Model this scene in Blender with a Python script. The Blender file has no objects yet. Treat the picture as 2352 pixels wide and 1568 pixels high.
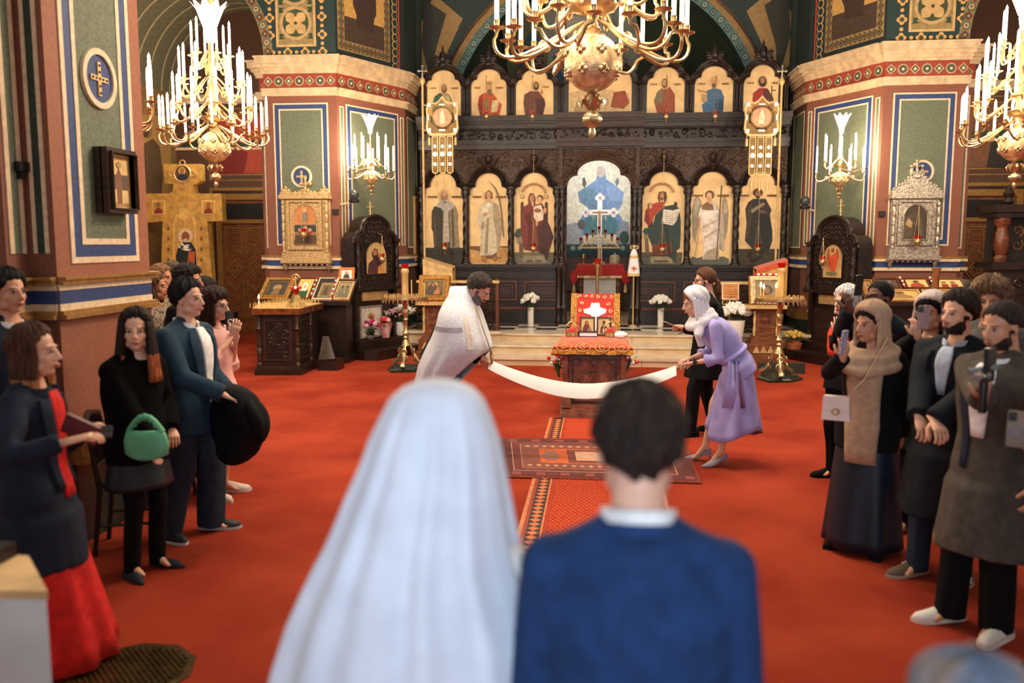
import bpy,bmesh,math,random
import numpy as np
from mathutils import Vector,Matrix
rnd = random.Random(7)
SC = bpy.context.scene
COL = SC.collection
PI = math.pi
# ---------------------------------------------------------------- camera
F = 1960.0;CH = 2.05
YAW = math.atan(200 / F);PIT = math.atan(228 / F * math.cos(YAW))
cam_d = bpy.data.cameras.new('camera');cam = bpy.data.objects.new('camera',cam_d);COL.objects.link(cam)
cam.location = (0,0,CH);cam.rotation_euler = (PI / 2 - PIT,0,YAW)
cam_d.sensor_width = 36;cam_d.lens = F / 2352 * 36
cam_d.clip_start = .05;cam_d.clip_end = 100
cam_d.dof.use_dof = True;cam_d.dof.focus_distance = 10.0;cam_d.dof.aperture_fstop = 1.25
SC.camera = cam
# ---------------------------------------------------------------- world, lights, exposure
SC.view_settings.view_transform = 'Standard';SC.view_settings.look = 'None'
SC.view_settings.gamma = 1;SC.view_settings.use_curve_mapping = False
SC.view_settings.exposure = 0.42
W = bpy.data.worlds.new('world');SC.world = W;W.use_nodes = True
W.node_tree.nodes['Background'].inputs[0].default_value = (1.0,.86,.74,1)
W.node_tree.nodes['Background'].inputs[1].default_value = .30
def light(name,kind,loc,energy,col,size=.3,rot=None,size_y=None,spread=None):
    d = bpy.data.lights.new(name,kind);d.energy = energy;d.color = col
    if kind == 'AREA':
        d.size = size
        if size_y: d.shape = 'RECTANGLE';d.size_y = size_y
        if spread: d.spread = spread
    else: d.shadow_soft_size = size
    o = bpy.data.objects.new(name,d);COL.objects.link(o);o.location = loc
    if rot: o.rotation_euler = rot
    return o
WARM = (1.0,.82,.60)
# daylight coming in through the open entrance doors behind the photographer
light('entrance_daylight','AREA',(0.2,-2.6,2.3),24,(.62,.80,1.0),2.0,(PI / 2,0,0),2.8,math.radians(56))
# high windows of the drum above the crossing
light('drum_window_light','AREA',(0,8.5,10.5),150,(1.0,.86,.70),5.0,(0,0,0),5.0,math.radians(120))
# daylight of the apse windows on the east wall, and added unseen lights that brighten the two side bays
light('apse_window_light','AREA',(0,18.75,4.3),24,(.92,.96,1.0),2.4,(math.radians(62),0,0),1.0,math.radians(130))
for sx in (-1,1): light('bay_fill_light','POINT',(sx * 7.5,16.4,4.3),75,WARM,.25)
# ---------------------------------------------------------------- pixel helpers (2352 x 1568 frame)
CAM = np.array([0,0,CH])
def ray(px,py):
    x = (px - 1176) / F;y = (784 - py) / F
    u = y * math.cos(PIT) - math.sin(PIT);f = math.cos(PIT) + y * math.sin(PIT)
    return np.array([x * math.cos(YAW) - f * math.sin(YAW),x * math.sin(YAW) + f * math.cos(YAW),u])
def onY(px,py,Y): r = ray(px,py);return CAM + r * (Y / r[1])
def onX(px,py,X): r = ray(px,py);return CAM + r * (X / r[0])
def onZ(px,py,Z=0.): r = ray(px,py);return CAM + r * ((Z - CH) / r[2])
# ---------------------------------------------------------------- materials
def lin(c):
    return tuple((v / 255 / 12.92 if v / 255 <= .04045 else ((v / 255 + .055) / 1.055) ** 2.4) for v in c) + (1,)
MATS = {}
def mat(name,rgb,rough=.6,metal=0.,var=.12,scale=6.,bump=0.,bscale=40.,emit=0.,rgb2=None,spec=.5,sheen=0.,alpha=1.,trans=0.,stretch=None,detail=3.):
    if name in MATS: return MATS[name]
    m = bpy.data.materials.new(name);m.use_nodes = True;MATS[name] = m
    nt = m.node_tree;b = nt.nodes['Principled BSDF']
    b.inputs['Roughness'].default_value = rough;b.inputs['Metallic'].default_value = metal
    b.inputs['Specular IOR Level'].default_value = spec
    if sheen: b.inputs['Sheen Weight'].default_value = sheen
    if alpha < 1: b.inputs['Alpha'].default_value = alpha
    if trans: b.inputs['Transmission Weight'].default_value = trans
    c = lin(rgb)
    tc = nt.nodes.new('ShaderNodeTexCoord')
    vec = tc.outputs['Object']
    if stretch:
        mp = nt.nodes.new('ShaderNodeMapping');mp.inputs['Scale'].default_value = stretch
        nt.links.new(vec,mp.inputs[0]);vec = mp.outputs[0]
    if var or rgb2:
        n = nt.nodes.new('ShaderNodeTexNoise');n.inputs['Scale'].default_value = scale;n.inputs['Detail'].default_value = detail
        nt.links.new(vec,n.inputs['Vector'])
        r = nt.nodes.new('ShaderNodeValToRGB')
        c2 = lin(rgb2) if rgb2 else tuple(min(1,v * (1 + var * 1.5)) for v in c[:3]) + (1,)
        c1 = c if rgb2 else tuple(v * (1 - var * 1.5) for v in c[:3]) + (1,)
        r.color_ramp.elements[0].position = .35;r.color_ramp.elements[1].position = .65
        r.color_ramp.elements[0].color = c1;r.color_ramp.elements[1].color = c2
        nt.links.new(n.outputs['Fac'],r.inputs['Fac']);nt.links.new(r.outputs['Color'],b.inputs['Base Color'])
    else: b.inputs['Base Color'].default_value = c
    if bump:
        n2 = nt.nodes.new('ShaderNodeTexNoise');n2.inputs['Scale'].default_value = bscale;n2.inputs['Detail'].default_value = 4
        nt.links.new(vec,n2.inputs['Vector'])
        bp = nt.nodes.new('ShaderNodeBump');bp.inputs['Strength'].default_value = bump;bp.inputs['Distance'].default_value = .02
        nt.links.new(n2.outputs['Fac'],bp.inputs['Height']);nt.links.new(bp.outputs['Normal'],b.inputs['Normal'])
    if emit:
        b.inputs['Emission Color'].default_value = c;b.inputs['Emission Strength'].default_value = emit
    return m
def flat(rgb,rough=.65):            # plain painted colour, keyed by its value
    return mat('paint_%02x%02x%02x' % tuple(int(v) for v in rgb),rgb,rough,var=.10,scale=14)
mat('carpet',(172,66,41),.95,rgb2=(144,46,28),scale=1.1,bump=.5,bscale=260,spec=.1,detail=6)
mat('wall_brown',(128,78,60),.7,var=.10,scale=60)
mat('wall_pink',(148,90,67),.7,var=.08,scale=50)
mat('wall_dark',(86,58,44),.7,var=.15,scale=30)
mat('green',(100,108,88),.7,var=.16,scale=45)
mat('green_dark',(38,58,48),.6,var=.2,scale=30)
mat('cream',(226,200,166),.6,var=.08,scale=20)
mat('cream_stone',(206,182,146),.55,var=.12,scale=9)
mat('blue',(40,62,114),.6,var=.15,scale=40)
mat('navy',(16,34,74),.6,var=.15,scale=40)
mat('gold_trim',(168,126,72),.42,.55,var=.12,scale=18)
mat('gold',(196,162,104),.36,.8,var=.15,scale=14,bump=.08)
mat('gold_leaf',(214,178,120),.42,.25,var=.10,scale=7)
mat('gold_pale',(232,196,140),.5,.15,var=.07,scale=5)
mat('gold_carved',(176,124,56),.42,.6,var=.3,scale=40,bump=.9,bscale=55)
mat('brass',(196,170,128),.32,.85,var=.12,scale=12)
mat('brass_dark',(120,96,62),.35,.85,var=.2,scale=12)
mat('silver',(176,166,150),.4,.6,var=.3,scale=30,bump=.25,bscale=40)
mat('wood_dark',(52,30,20),.38,var=.3,scale=5,stretch=(1,1,9),bump=.15,bscale=30)
mat('wood_black',(36,23,17),.36,var=.25,scale=8,bump=.2,bscale=30)
mat('wood_carve',(92,66,50),.42,rgb2=(48,32,23),scale=26,bump=.8,bscale=40)
mat('wood_red',(96,48,26),.4,var=.3,scale=5,stretch=(1,1,8),bump=.15)
mat('wood_brown',(118,68,36),.42,var=.28,scale=5,stretch=(1,1,8),bump=.12)
mat('wood_table',(142,90,68),.45,var=.25,scale=8,bump=.4,bscale=45)
mat('marble',(222,196,160),.28,rgb2=(200,168,128),scale=3.5,detail=8)
mat('marble_top',(228,212,188),.2,rgb2=(206,186,160),scale=4,detail=8)
mat('marble_green',(34,52,44),.3,rgb2=(20,36,32),scale=10,detail=8)
mat('tile_white',(224,218,206),.2,var=.08,scale=5)
mat('tile_black',(26,26,28),.2,var=.2,scale=5)
mat('iron',(58,44,34),.5,.6,var=.2,scale=20)
mat('black',(14,14,15),.5,var=.2,scale=10)
mat('plastic_black',(18,18,20),.35,var=.1)
mat('glass',(235,240,240),.05,var=0,trans=1.,spec=.5)
mat('red_glass',(190,20,14),.12,var=.1,trans=.35)
mat('candle',(244,238,226),.5,var=.03)
mat('candle_wax',(226,190,120),.5,var=.08)
mat('white',(238,236,234),.6,var=.03)
mat('paper',(244,242,238),.7,var=.02)
mat('red_cloth',(186,36,24),.8,var=.12,scale=12,sheen=.3)
mat('orange_cloth',(218,92,44),.6,rgb2=(196,66,30),scale=24,sheen=.3)
mat('bulb',(255,226,176),.4,var=0,emit=26)
mat('candle_lit',(255,232,196),.5,var=0,emit=2.6)
mat('flame',(255,206,120),.5,var=0,emit=30)
mat('tulip_glass',(255,236,208),.4,var=0,emit=3.2)
mat('leaf',(52,84,40),.6,var=.3,scale=30)
mat('petal_white',(240,238,228),.6,var=.06,scale=30)
mat('petal_pink',(236,186,186),.6,var=.15,scale=30)
mat('petal_yellow',(232,196,84),.6,var=.15,scale=30)
mat('petal_red',(206,54,40),.6,var=.2,scale=30)
mat('petal_magenta',(168,44,96),.6,var=.2,scale=30)
mat('terracotta',(176,96,62),.7,var=.15)
mat('ceramic',(240,234,226),.3,var=.03)
MT = MATS
# ---------------------------------------------------------------- mesh builder
def nrm(v):
    v = np.asarray(v,float);l = np.linalg.norm(v);return v / l if l > 1e-9 else v
def perp(d):
    a = np.array([0,0,1.]) if abs(d[2]) < .9 else np.array([1.,0,0])
    u = nrm(np.cross(a,d));return u,np.cross(d,u)
class MB:
    def __init__(s): s.V = [];s.F = [];s.I = [];s.n = 0
    def add(s,v,f,mi=0,M=None):
        v = np.asarray(v,float).reshape(-1,3)
        if M is not None: v = v @ np.asarray(M)[:3,:3].T + np.asarray(M)[:3,3]
        b = s.n;s.V.append(v);s.n += len(v)
        for q in f: s.F.append(tuple(int(i) + b for i in q))
        s.I += [mi] * len(f);return s
    def join(s,o,mi=None,M=None):
        if o.n: s.add(np.concatenate(o.V),o.F,0,M);s.I[-len(o.F):] = o.I if mi is None else [mi] * len(o.F)
        return s
    def bx(s,x0,x1,y0,y1,z0,z1,mi=0,M=None):
        return s.add([(x0,y0,z0),(x1,y0,z0),(x1,y1,z0),(x0,y1,z0),(x0,y0,z1),(x1,y0,z1),(x1,y1,z1),(x0,y1,z1)],
                     [(0,3,2,1),(4,5,6,7),(0,1,5,4),(1,2,6,5),(2,3,7,6),(3,0,4,7)],mi,M)
    def tube(s,pts,rad,n=8,mi=0,closed=False,caps=True,flat_=None):
        P = [np.asarray(p,float) for p in pts];k = len(P)
        R = [rad] * k if np.isscalar(rad) else list(rad)
        vs = [];prev = None
        for i in range(k):
            if closed: d = P[(i + 1) % k] - P[i - 1]
            else: d = P[min(i + 1,k - 1)] - P[max(i - 1,0)]
            d = nrm(d)
            if prev is None: u,w = perp(d)
            else:
                u = prev - d * np.dot(prev,d)
                if np.linalg.norm(u) < 1e-6: u,w = perp(d)
                u = nrm(u);w = np.cross(d,u)
            prev = u
            f2 = flat_ or 1.
            for j in range(n):
                a = 2 * PI * j / n;vs.append(P[i] + R[i] * (math.cos(a) * u + f2 * math.sin(a) * w))
        fs = []
        for i in range(k if closed else k - 1):
            for j in range(n):
                a = i * n + j;b = i * n + (j + 1) % n;c = ((i + 1) % k) * n + (j + 1) % n;d = ((i + 1) % k) * n + j
                fs.append((a,b,c,d))
        if caps and not closed: fs += [tuple(range(n - 1,-1,-1)),tuple((k - 1) * n + j for j in range(n))]
        return s.add(vs,fs,mi)
    def cyl(s,p0,p1,r0,r1=None,n=12,mi=0): return s.tube([p0,p1],[r0,r0 if r1 is None else r1],n,mi)
    def cap(s,p0,p1,r0,r1=None,n=8,mi=0):      # capsule
        p0 = np.asarray(p0,float);p1 = np.asarray(p1,float);r1 = r0 if r1 is None else r1;d = nrm(p1 - p0)
        P = [];R = []
        for a in (85,60,30,0): P.append(p0 - d * r0 * math.sin(math.radians(a)));R.append(r0 * math.cos(math.radians(a)))
        for a in (0,30,60,85): P.append(p1 + d * r1 * math.sin(math.radians(a)));R.append(r1 * math.cos(math.radians(a)))
        return s.tube(P,R,n,mi)
    def lathe(s,prof,o=(0,0,0),n=16,mi=0,M=None,lobes=0,amp=0.,twist=0.):
        o = np.asarray(o,float);vs = [];fs = []
        for (r,z) in prof:
            for j in range(n):
                a = 2 * PI * j / n;q = r * (1 + amp * math.cos(lobes * a + twist * z)) if lobes else r
                vs.append((o[0] + q * math.cos(a),o[1] + q * math.sin(a),o[2] + z))
        for i in range(len(prof) - 1):
            for j in range(n):
                fs.append((i * n + j,i * n + (j + 1) % n,(i + 1) * n + (j + 1) % n,(i + 1) * n + j))
        fs.append(tuple(range(n - 1,-1,-1)));fs.append(tuple((len(prof) - 1) * n + j for j in range(n)))
        return s.add(vs,fs,mi,M)
    def ell(s,c,r,nu=12,nv=8,mi=0,R=None):
        c = np.asarray(c,float);r = np.ones(3) * r if np.isscalar(r) else np.asarray(r,float);vs = [];fs = []
        vs.append((0,0,-1))
        for i in range(1,nv):
            t = -PI / 2 + PI * i / nv
            for j in range(nu):
                a = 2 * PI * j / nu;vs.append((math.cos(t) * math.cos(a),math.cos(t) * math.sin(a),math.sin(t)))
        vs.append((0,0,1));v = np.array(vs) * r
        if R is not None: v = v @ np.asarray(R)[:3,:3].T
        for j in range(nu): fs.append((0,1 + (j + 1) % nu,1 + j))
        for i in range(nv - 2):
            for j in range(nu):
                a = 1 + i * nu + j;b = 1 + i * nu + (j + 1) % nu;fs.append((a,b,b + nu,a + nu))
        t = len(vs) - 1
        for j in range(nu): fs.append((t,1 + (nv - 2) * nu + j,1 + (nv - 2) * nu + (j + 1) % nu))
        return s.add(v + c,fs,mi)
    def prism(s,poly,fr,d0,d1,mi=0,back=False):     # polygon in a frame, extruded along its normal from d0 (back) to d1 (front)
        k = len(poly);a = 0
        for i in range(k): a += poly[i][0] * poly[(i + 1) % k][1] - poly[(i + 1) % k][0] * poly[i][1]
        if a < 0: poly = poly[::-1]
        v = [fr.P(u,w,d1) for u,w in poly] + [fr.P(u,w,d0) for u,w in poly]
        f = [tuple(range(k))] + [(i,k + i,k + (i + 1) % k,(i + 1) % k) for i in range(k)]
        if back: f.append(tuple(range(2 * k - 1,k - 1,-1)))
        return s.add(v,f,mi)
    def ring(s,outer,inner,fr,d0,d1,mi=0):          # band between two outlines with the same point count
        k = len(outer)
        v = [fr.P(u,w,d1) for u,w in outer] + [fr.P(u,w,d1) for u,w in inner] + [fr.P(u,w,d0) for u,w in outer] + [fr.P(u,w,d0) for u,w in inner]
        f = []
        for i in range(k):
            j = (i + 1) % k
            f += [(i,j,k + j,k + i),(2 * k + i,2 * k + j,j,i),(k + i,k + j,3 * k + j,3 * k + i)]
        return s.add(v,f,mi)
    def loft(s,rings,mi=0,cap0=True,cap1=True,closed=True):
        n = len(rings[0]);k = len(rings);fs = []
        for i in range(k - 1):
            for j in range(n if closed else n - 1):
                fs.append((i * n + j,i * n + (j + 1) % n,(i + 1) * n + (j + 1) % n,(i + 1) * n + j))
        if cap0: fs.append(tuple(range(n - 1,-1,-1)))
        if cap1: fs.append(tuple((k - 1) * n + j for j in range(n)))
        return s.add(np.array(rings).reshape(-1,3),fs,mi)
    def mesh(s,name,mats):
        me = bpy.data.meshes.new(name)
        me.from_pydata(np.concatenate(s.V).tolist() if s.V else [],[],s.F)
        for m in mats: me.materials.append(MT[m] if isinstance(m,str) else m)
        if len(mats) > 1: me.polygons.foreach_set('material_index',s.I)
        return me
    def build(s,name,mats,parent=None,smooth=40,fix=True):
        if not isinstance(mats,(list,tuple)): mats = [mats]
        me = s.mesh(name,mats)
        if fix:
            bm = bmesh.new();bm.from_mesh(me);bmesh.ops.recalc_face_normals(bm,faces=bm.faces);bm.to_mesh(me);bm.free()
        if smooth:
            me.polygons.foreach_set('use_smooth',[True] * len(me.polygons))
            if smooth < 180: me.set_sharp_from_angle(angle=math.radians(smooth))
        return link(name,me,parent)
def link(name,me,parent=None):
    o = bpy.data.objects.new(name,me);COL.objects.link(o)
    if parent is not None: setp(o,parent)
    return o
def setp(o,p):
    o.parent = p
    if p.type == 'EMPTY' and not p.get('loc_frame'): o.matrix_parent_inverse = Matrix.Translation(-Vector(p.location))
def thing(name,label,cat,loc,group=None):
    o = bpy.data.objects.new(name,None);COL.objects.link(o);o.location = tuple(float(v) for v in loc)
    o.empty_display_size = .1
    return tag(o,label,cat,group)
def tag(o,label,cat,group=None):
    o['label'] = label;o['category'] = cat
    if group: o['group'] = group
    return o
def struct(o): o['kind'] = 'structure';return o
def stuff(o): o['kind'] = 'stuff';return o
def copy_thing(root,delta,rotz=0.,label=None):
    r = root.copy();COL.objects.link(r);r.location = Vector(root.location) + Vector(delta);r.rotation_euler[2] += rotz
    if label: r['label'] = label
    for ch in list(root.children):
        c = ch.copy();COL.objects.link(c);c.parent = r
        for g in list(ch.children):
            d = g.copy();COL.objects.link(d);d.parent = c
    return r
class Frame:
    def __init__(s,o,u,v=(0,0,1)):
        s.o = np.asarray(o,float);s.u = nrm(u);s.v = nrm(v);s.n = np.cross(s.u,s.v)
    def P(s,u,v,d=0.): return s.o + s.u * u + s.v * v + s.n * d
    def uv(s,px,py,d=0.):
        r = ray(px,py);o = s.o + s.n * d;q = CAM + r * (np.dot(o - CAM,s.n) / np.dot(r,s.n)) - o
        return (float(np.dot(q,s.u)),float(np.dot(q,s.v)))
    def uvs(s,pts,cx=0,cy=0,k=1.): return [s.uv(cx + x * k,cy + y * k) for x,y in pts]
def rect(u0,u1,v0,v1): return [(u0,v0),(u1,v0),(u1,v1),(u0,v1)]
def circ(cu,cv,ru,rv=None,n=20):
    rv = rv or ru;return [(cu + ru * math.cos(2 * PI * i / n),cv + rv * math.sin(2 * PI * i / n)) for i in range(n)]
def trefoil(u0,u1,v0,vk,v1,n=10):
    # bottom-left, bottom-right, right side, right shoulder lobe, kink, central arch, mirrored
    w = u1 - u0;c = (u0 + u1) / 2;ri = w * .335;rs = w * .5 - ri;vs = vk - rs * 1.1
    R = [(u1,v0),(u1,vs)]
    for i in range(1,5): a = PI / 2 * i / 4;R.append((u1 - rs * .9 * (1 - math.cos(a)),vs + (vk - vs) * math.sin(a)))
    R.append((c + ri,vk))
    va = vk + (v1 - vk) * .12
    for i in range(0,n + 1): a = PI / 2 * i / n;R.append((c + ri * math.cos(a),va + (v1 - va) * math.sin(a)))
    L = [(2 * c - u,v) for u,v in R[:-1]][::-1]
    return R + L
def offset(poly,d):
    k = len(poly);out = [];a = 0
    for i in range(k): a += poly[i][0] * poly[(i + 1) % k][1] - poly[(i + 1) % k][0] * poly[i][1]
    sg = 1 if a > 0 else -1
    for i in range(k):
        p,q,r = np.array(poly[i - 1]),np.array(poly[i]),np.array(poly[(i + 1) % k])
        e1 = nrm(q - p);e2 = nrm(r - q);n1 = np.array([e1[1],-e1[0]]) * sg;n2 = np.array([e2[1],-e2[0]]) * sg
        m = n1 + n2;l = np.dot(m,m);m = m * (2 / l) if l > .5 else n1
        m = m / max(1.,np.linalg.norm(m) / 1.6)
        out.append(tuple(q + m * d))
    return out
def spiral(c,r,turns,a0,fr,d,sgn=1,n=16,tail=None):
    pts = []
    for i in range(n + 1):
        t = i / n;a = a0 + sgn * turns * 2 * PI * t;q = r * (1 - .86 * t)
        pts.append(fr.P(c[0] + q * math.cos(a),c[1] + q * math.sin(a),d + .012 * t))
    return ([fr.P(tail[0],tail[1],d)] if tail is not None else []) + pts
# ================================================================ the setting
m = MB().bx(-13,13,-5,21,-.12,0);struct(m.build('floor','carpet',smooth=0))
def sub(name,mb,mats,parent,smooth=0): return mb.build(name,mats,parent,smooth)
def slab(name,fr,u0,u1,v0,v1,d0,d1,mt,parent): return MB().prism(rect(u0,u1,v0,v1),fr,d0,d1,back=True).build(name,mt,parent,0)
def border(name,fr,u0,u1,v0,v1,t,d,mt,parent):
    return MB().ring(rect(u0,u1,v0,v1),rect(u0 + t,u1 - t,v0 + t,v1 - t),fr,0,d).build(name,mt,parent,0)
PIECE = {}
def piece(key,fr,cu,cv,d,parent,maker,mats,name):
    # alike flat pieces share one mesh, placed by a frame matrix
    if key not in PIECE:
        f0 = Frame((0,0,0),(1,0,0));PIECE[key] = maker(f0).build(name,mats,None,0).data
        bpy.data.objects.remove([o for o in COL.objects if o.data is PIECE[key]][0])
    o = link(name,PIECE[key]);p = fr.P(cu,cv,d)
    R = Matrix((tuple(fr.u) + (0,),tuple(-fr.n) + (0,),tuple(fr.v) + (0,),(0,0,0,1))).transposed()
    R[3] = (0,0,0,1)
    o.matrix_basis = Matrix.Translation(p) @ R
    if parent is not None:
        o.parent = parent
    return o
def mk_diamond(r,cols):
    def f(fr):
        b = MB()
        for i,q in enumerate((1.,.72,.34)): b.prism([(0,-r * q),(r * q,0),(0,r * q),(-r * q,0)],fr,-.002,.006 + .004 * i,i)
        return b
    return f
def mk_roundel(r,cols):
    def f(fr):
        b = MB()
        for i,q in enumerate((1.,.78,.25)): b.prism(circ(0,0,r * q,n=14),fr,-.002,.006 + .004 * i,i)
        return b
    return f
def mk_floret(r):
    def f(fr):
        b = MB()
        for a in range(4):
            t = a * PI / 2;b.prism(circ(.55 * r * math.cos(t),.55 * r * math.sin(t),.45 * r,n=10),fr,-.002,.008,0)
        b.prism(circ(0,0,.48 * r,n=10),fr,-.002,.012,2);b.prism(circ(0,0,.36 * r,n=10),fr,-.002,.016,1)
        return b
    return f
FRI = [flat((196,160,120)),flat((74,84,66)),flat((226,206,160))]
def facet(fr,w,parent,panel=True,frieze=True,band='blue',inset=.10,n=7,ptop=4.50,pbot=1.95,base=True,zt=5.0,narrow=False,body='wall_brown',ext=(0,0)):
    e0,e1 = ext
    slab('wall_panel',fr,0,w,0,zt + .2,-.3,0,body,parent)
    if base:
        slab('marble_base',fr,-e0,w + e1,0,.62,0,.05,'marble_green',parent)
        b = MB()
        for z0,z1,d in ((.62,.68,.085),(.68,.74,.065),(.74,.79,.03)): b.prism(rect(-e0,w + e1,z0,z1),fr,0,d)
        b.build('base_moulding','gold_trim',parent,0)
    slab('band_edge',fr,-e0,w + e1,1.58,1.635,0,.045,'cream',parent)
    slab('blue_band',fr,0,w,1.635,1.735,0,.02,band,parent)
    slab('band_edge',fr,-e0,w + e1,1.735,1.79,0,.04,'cream',parent)
    slab('band_edge',fr,-e0,w + e1,1.79,1.82,0,.055,'gold_trim',parent)
    if panel:
        t = .026
        border('painted_border',fr,inset,w - inset,pbot,ptop,t,.008,'cream',parent)
        i = inset + t
        if not narrow:
            border('painted_border',fr,i,w - i,pbot + t,ptop - t,.075,.005,'blue',parent);i += .075
            border('painted_border',fr,i,w - i,pbot + t + .075,ptop - t - .075,t,.008,'cream',parent);i += t
        slab('green_field',fr,i,w - i,pbot + (i - inset),ptop - (i - inset),0,.004,'green',parent)
    if frieze:
        b = MB()
        for z0,z1,d in ((4.62,4.72,.05),(4.72,4.75,.075)): b.prism(rect(-e0,w + e1,z0,z1),fr,0,d)
        b.build('moulding','cream_stone',parent,0)
        slab('frieze',fr,0,w,4.75,5.0,0,.015,flat((150,62,44)),parent)
        b = MB()
        for z0,z1,d in ((5.0,5.05,.05),(5.05,5.10,.07),(5.10,5.16,.11),(5.16,5.26,.16),(5.26,5.29,.19)): b.prism(rect(-e0 * d / .05,w + e1 * d / .05,z0,z1),fr,0,d,back=True)
        b.build('cornice','cream_stone',parent,0)
        for k in range(n):
            u = w * (k + .5) / n
            if k % 2 == 0: piece('dia',fr,u,4.875,.015,parent,mk_diamond(.085,0),FRI,'diamond')
            else: piece('rou',fr,u,4.875,.015,parent,mk_roundel(.085,0),FRI,'roundel')
def mural(fr,items,parent,name='painting',d=.006,cx=0,cy=0,k=1.,smooth=0):
    # flat painted shapes: (rgb, [(x, y) ...]) or (rgb, 'o', x, y, rx, ry) in photo pixels, on the plane of the frame
    b = MB();mats = []
    for it in items:
        mt = flat(it[0]) if not isinstance(it[0],str) else MT[it[0]]
        if mt not in mats: mats.append(mt)
        mi = mats.index(mt)
        if it[1] == 'o':
            x,y,rx,ry = it[2:6];pts = [(x + rx * math.cos(2 * PI * i / 16),y + ry * math.sin(2 * PI * i / 16)) for i in range(16)]
        else: pts = it[1]
        b.prism(fr.uvs(pts,cx,cy,k),fr,0,d,mi);d += .0018
    return b.build(name,mats,parent,smooth)
PX0,PX1,PY,DX,DY = 5.95,4.63,15.0,3.78,16.65
dl = math.hypot(PX1 - DX,DY - PY)
def pier(s):
    nm = 'left' if s < 0 else 'right'
    root = struct(bpy.data.objects.new('wall_' + nm,None));COL.objects.link(root)
    rd = struct(bpy.data.objects.new('wall_diagonal_' + nm,None));COL.objects.link(rd);rs = struct(bpy.data.objects.new('wall_return_' + nm,None));COL.objects.link(rs)
    if s < 0:
        ff = Frame((-PX0,PY,0),(1,0,0));fd = Frame((-PX1,PY,0),(PX1 - DX,DY - PY,0));fs = Frame((-DX,DY,0),(0,1,0));fp = Frame((-PX0 - .22,PY + .35,0),(1,0,0))
    else:
        ff = Frame((PX1,PY,0),(1,0,0));fd = Frame((DX,DY,0),(PX1 - DX,PY - DY,0));fs = Frame((DX,DY + 1.1,0),(0,-1,0));fp = Frame((PX0,PY + .35,0),(1,0,0))
    facet(ff,PX0 - PX1,root,n=7,inset=.16,pbot=2.0,ext=(.03,.03))
    facet(fd,dl,rd,n=8,inset=.22,ext=(0,0),pbot=2.0)
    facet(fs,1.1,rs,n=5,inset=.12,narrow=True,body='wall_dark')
    facet(fp,.24,root,n=1,inset=.05,narrow=True,ext=(.05,0) if s < 0 else (0,.05))
    # slim green strips on either side of the diagonal panel
    for u in (.06,dl - .16): border('painted_border',fd,u,u + .10,2.0,4.45,.02,.008,'cream',rd);slab('green_field',fd,u + .02,u + .08,2.02,4.43,0,.004,'green',rd)
    # mosaic wall over the cornice: spandrel of the bay arch
    cx,cz,r = -s * 0 + s * 7.65,5.30,1.72
    pts = [(s * PX1,5.29),(s * PX1,7.2)]
    arc = [(cx - s * r * math.cos(a),cz + r * math.sin(a)) for a in np.linspace(math.radians(80),0,14)]
    pts += [(arc[0][0],7.2)] + arc
    fg = Frame((0,PY,0),(1,0,0))
    MB().prism(pts,fg,-.3,0,back=True).build('mosaic_wall',flat((26,52,52)),root,0)
    # patterned archivolt
    b = MB();o1 = arc;o2 = [(cx - s * (r + .17) * math.cos(a),cz + (r + .17) * math.sin(a)) for a in np.linspace(math.radians(80),0,14)]
    b.prism(o1 + o2[::-1],fg,0,.012);b.build('archivolt',flat((122,116,84)),root,0)
    for i,a in enumerate(np.linspace(math.radians(3),math.radians(60),13)):
        c = (cx - s * (r + .085) * math.cos(a),cz + (r + .085) * math.sin(a))
        if i % 2: piece('arou',fg,c[0],c[1],.012,root,mk_roundel(.065,0),[flat((60,70,54)),flat((168,150,112)),flat((90,60,44))],'roundel')
        else: piece('adia',fg,c[0],c[1],.012,root,mk_diamond(.085,0),[flat((150,74,50)),flat((52,62,48)),flat((150,136,100))],'diamond')
    # florets and the gold square with its quatrefoil, laid out on the wall
    q0 = s * 5.33
    MB().ring(rect(q0 - .36,q0 + .36,5.46,7.0),rect(q0 - .32,q0 + .32,5.50,6.96),fg,0,.014).build('gold_border','gold_leaf',root,0)
    slab('gold_square',fg,q0 - .32,q0 + .32,5.5,6.96,0,.006,flat((150,128,84)),root)
    for zc in (5.86,6.44):
        b = MB();b.ring(circ(q0,zc,.29,n=24),circ(q0,zc,.235,n=24),fg,.006,.016,0)
        b.prism(circ(q0,zc,.235,n=24),fg,.006,.009,1)
        for t in range(4):
            a = PI / 4 + t * PI / 2;c,si = math.cos(a),math.sin(a)
            pet = [(q0 + c * x - si * y,zc + si * x + c * y) for x,y in [(0,0),(.07,.07),(.15,.09),(.21,.05),(.23,0),(.21,-.05),(.15,-.09),(.07,-.07)]]
            b.prism(pet,fg,.006,.014,2)
        b.prism(circ(q0,zc,.03,n=8),fg,.006,.018,1)
        b.build('quatrefoil',[flat((186,156,108)),flat((60,74,44)),'gold_leaf'],root,0)
        for a,bb in ((-1,-1),(1,-1),(-1,1),(1,1)):
            fl = [(q0 + a * (.30 - x),zc + bb * (.27 - y)) for x,y in [(0,0),(.10,.01),(.05,.05),(.12,.08),(.04,.09),(.01,.10)]]
            MB().prism(fl,fg,.006,.012).build('leaf_scroll',flat((44,66,40)),root,0)
    fl3 = [flat((216,166,96)),flat((44,74,66)),flat((120,78,50))]
    for du in (-.47,.47):
        for zc in (5.66,5.96,6.27,6.57): piece('flor',fg,q0 + du,zc,0,root,mk_floret(.085),fl3,'floret')
    for du in (-.47,-.157,.157,.47): piece('flor',fg,q0 + du,5.37,0,root,mk_floret(.085),fl3,'floret')
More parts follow.
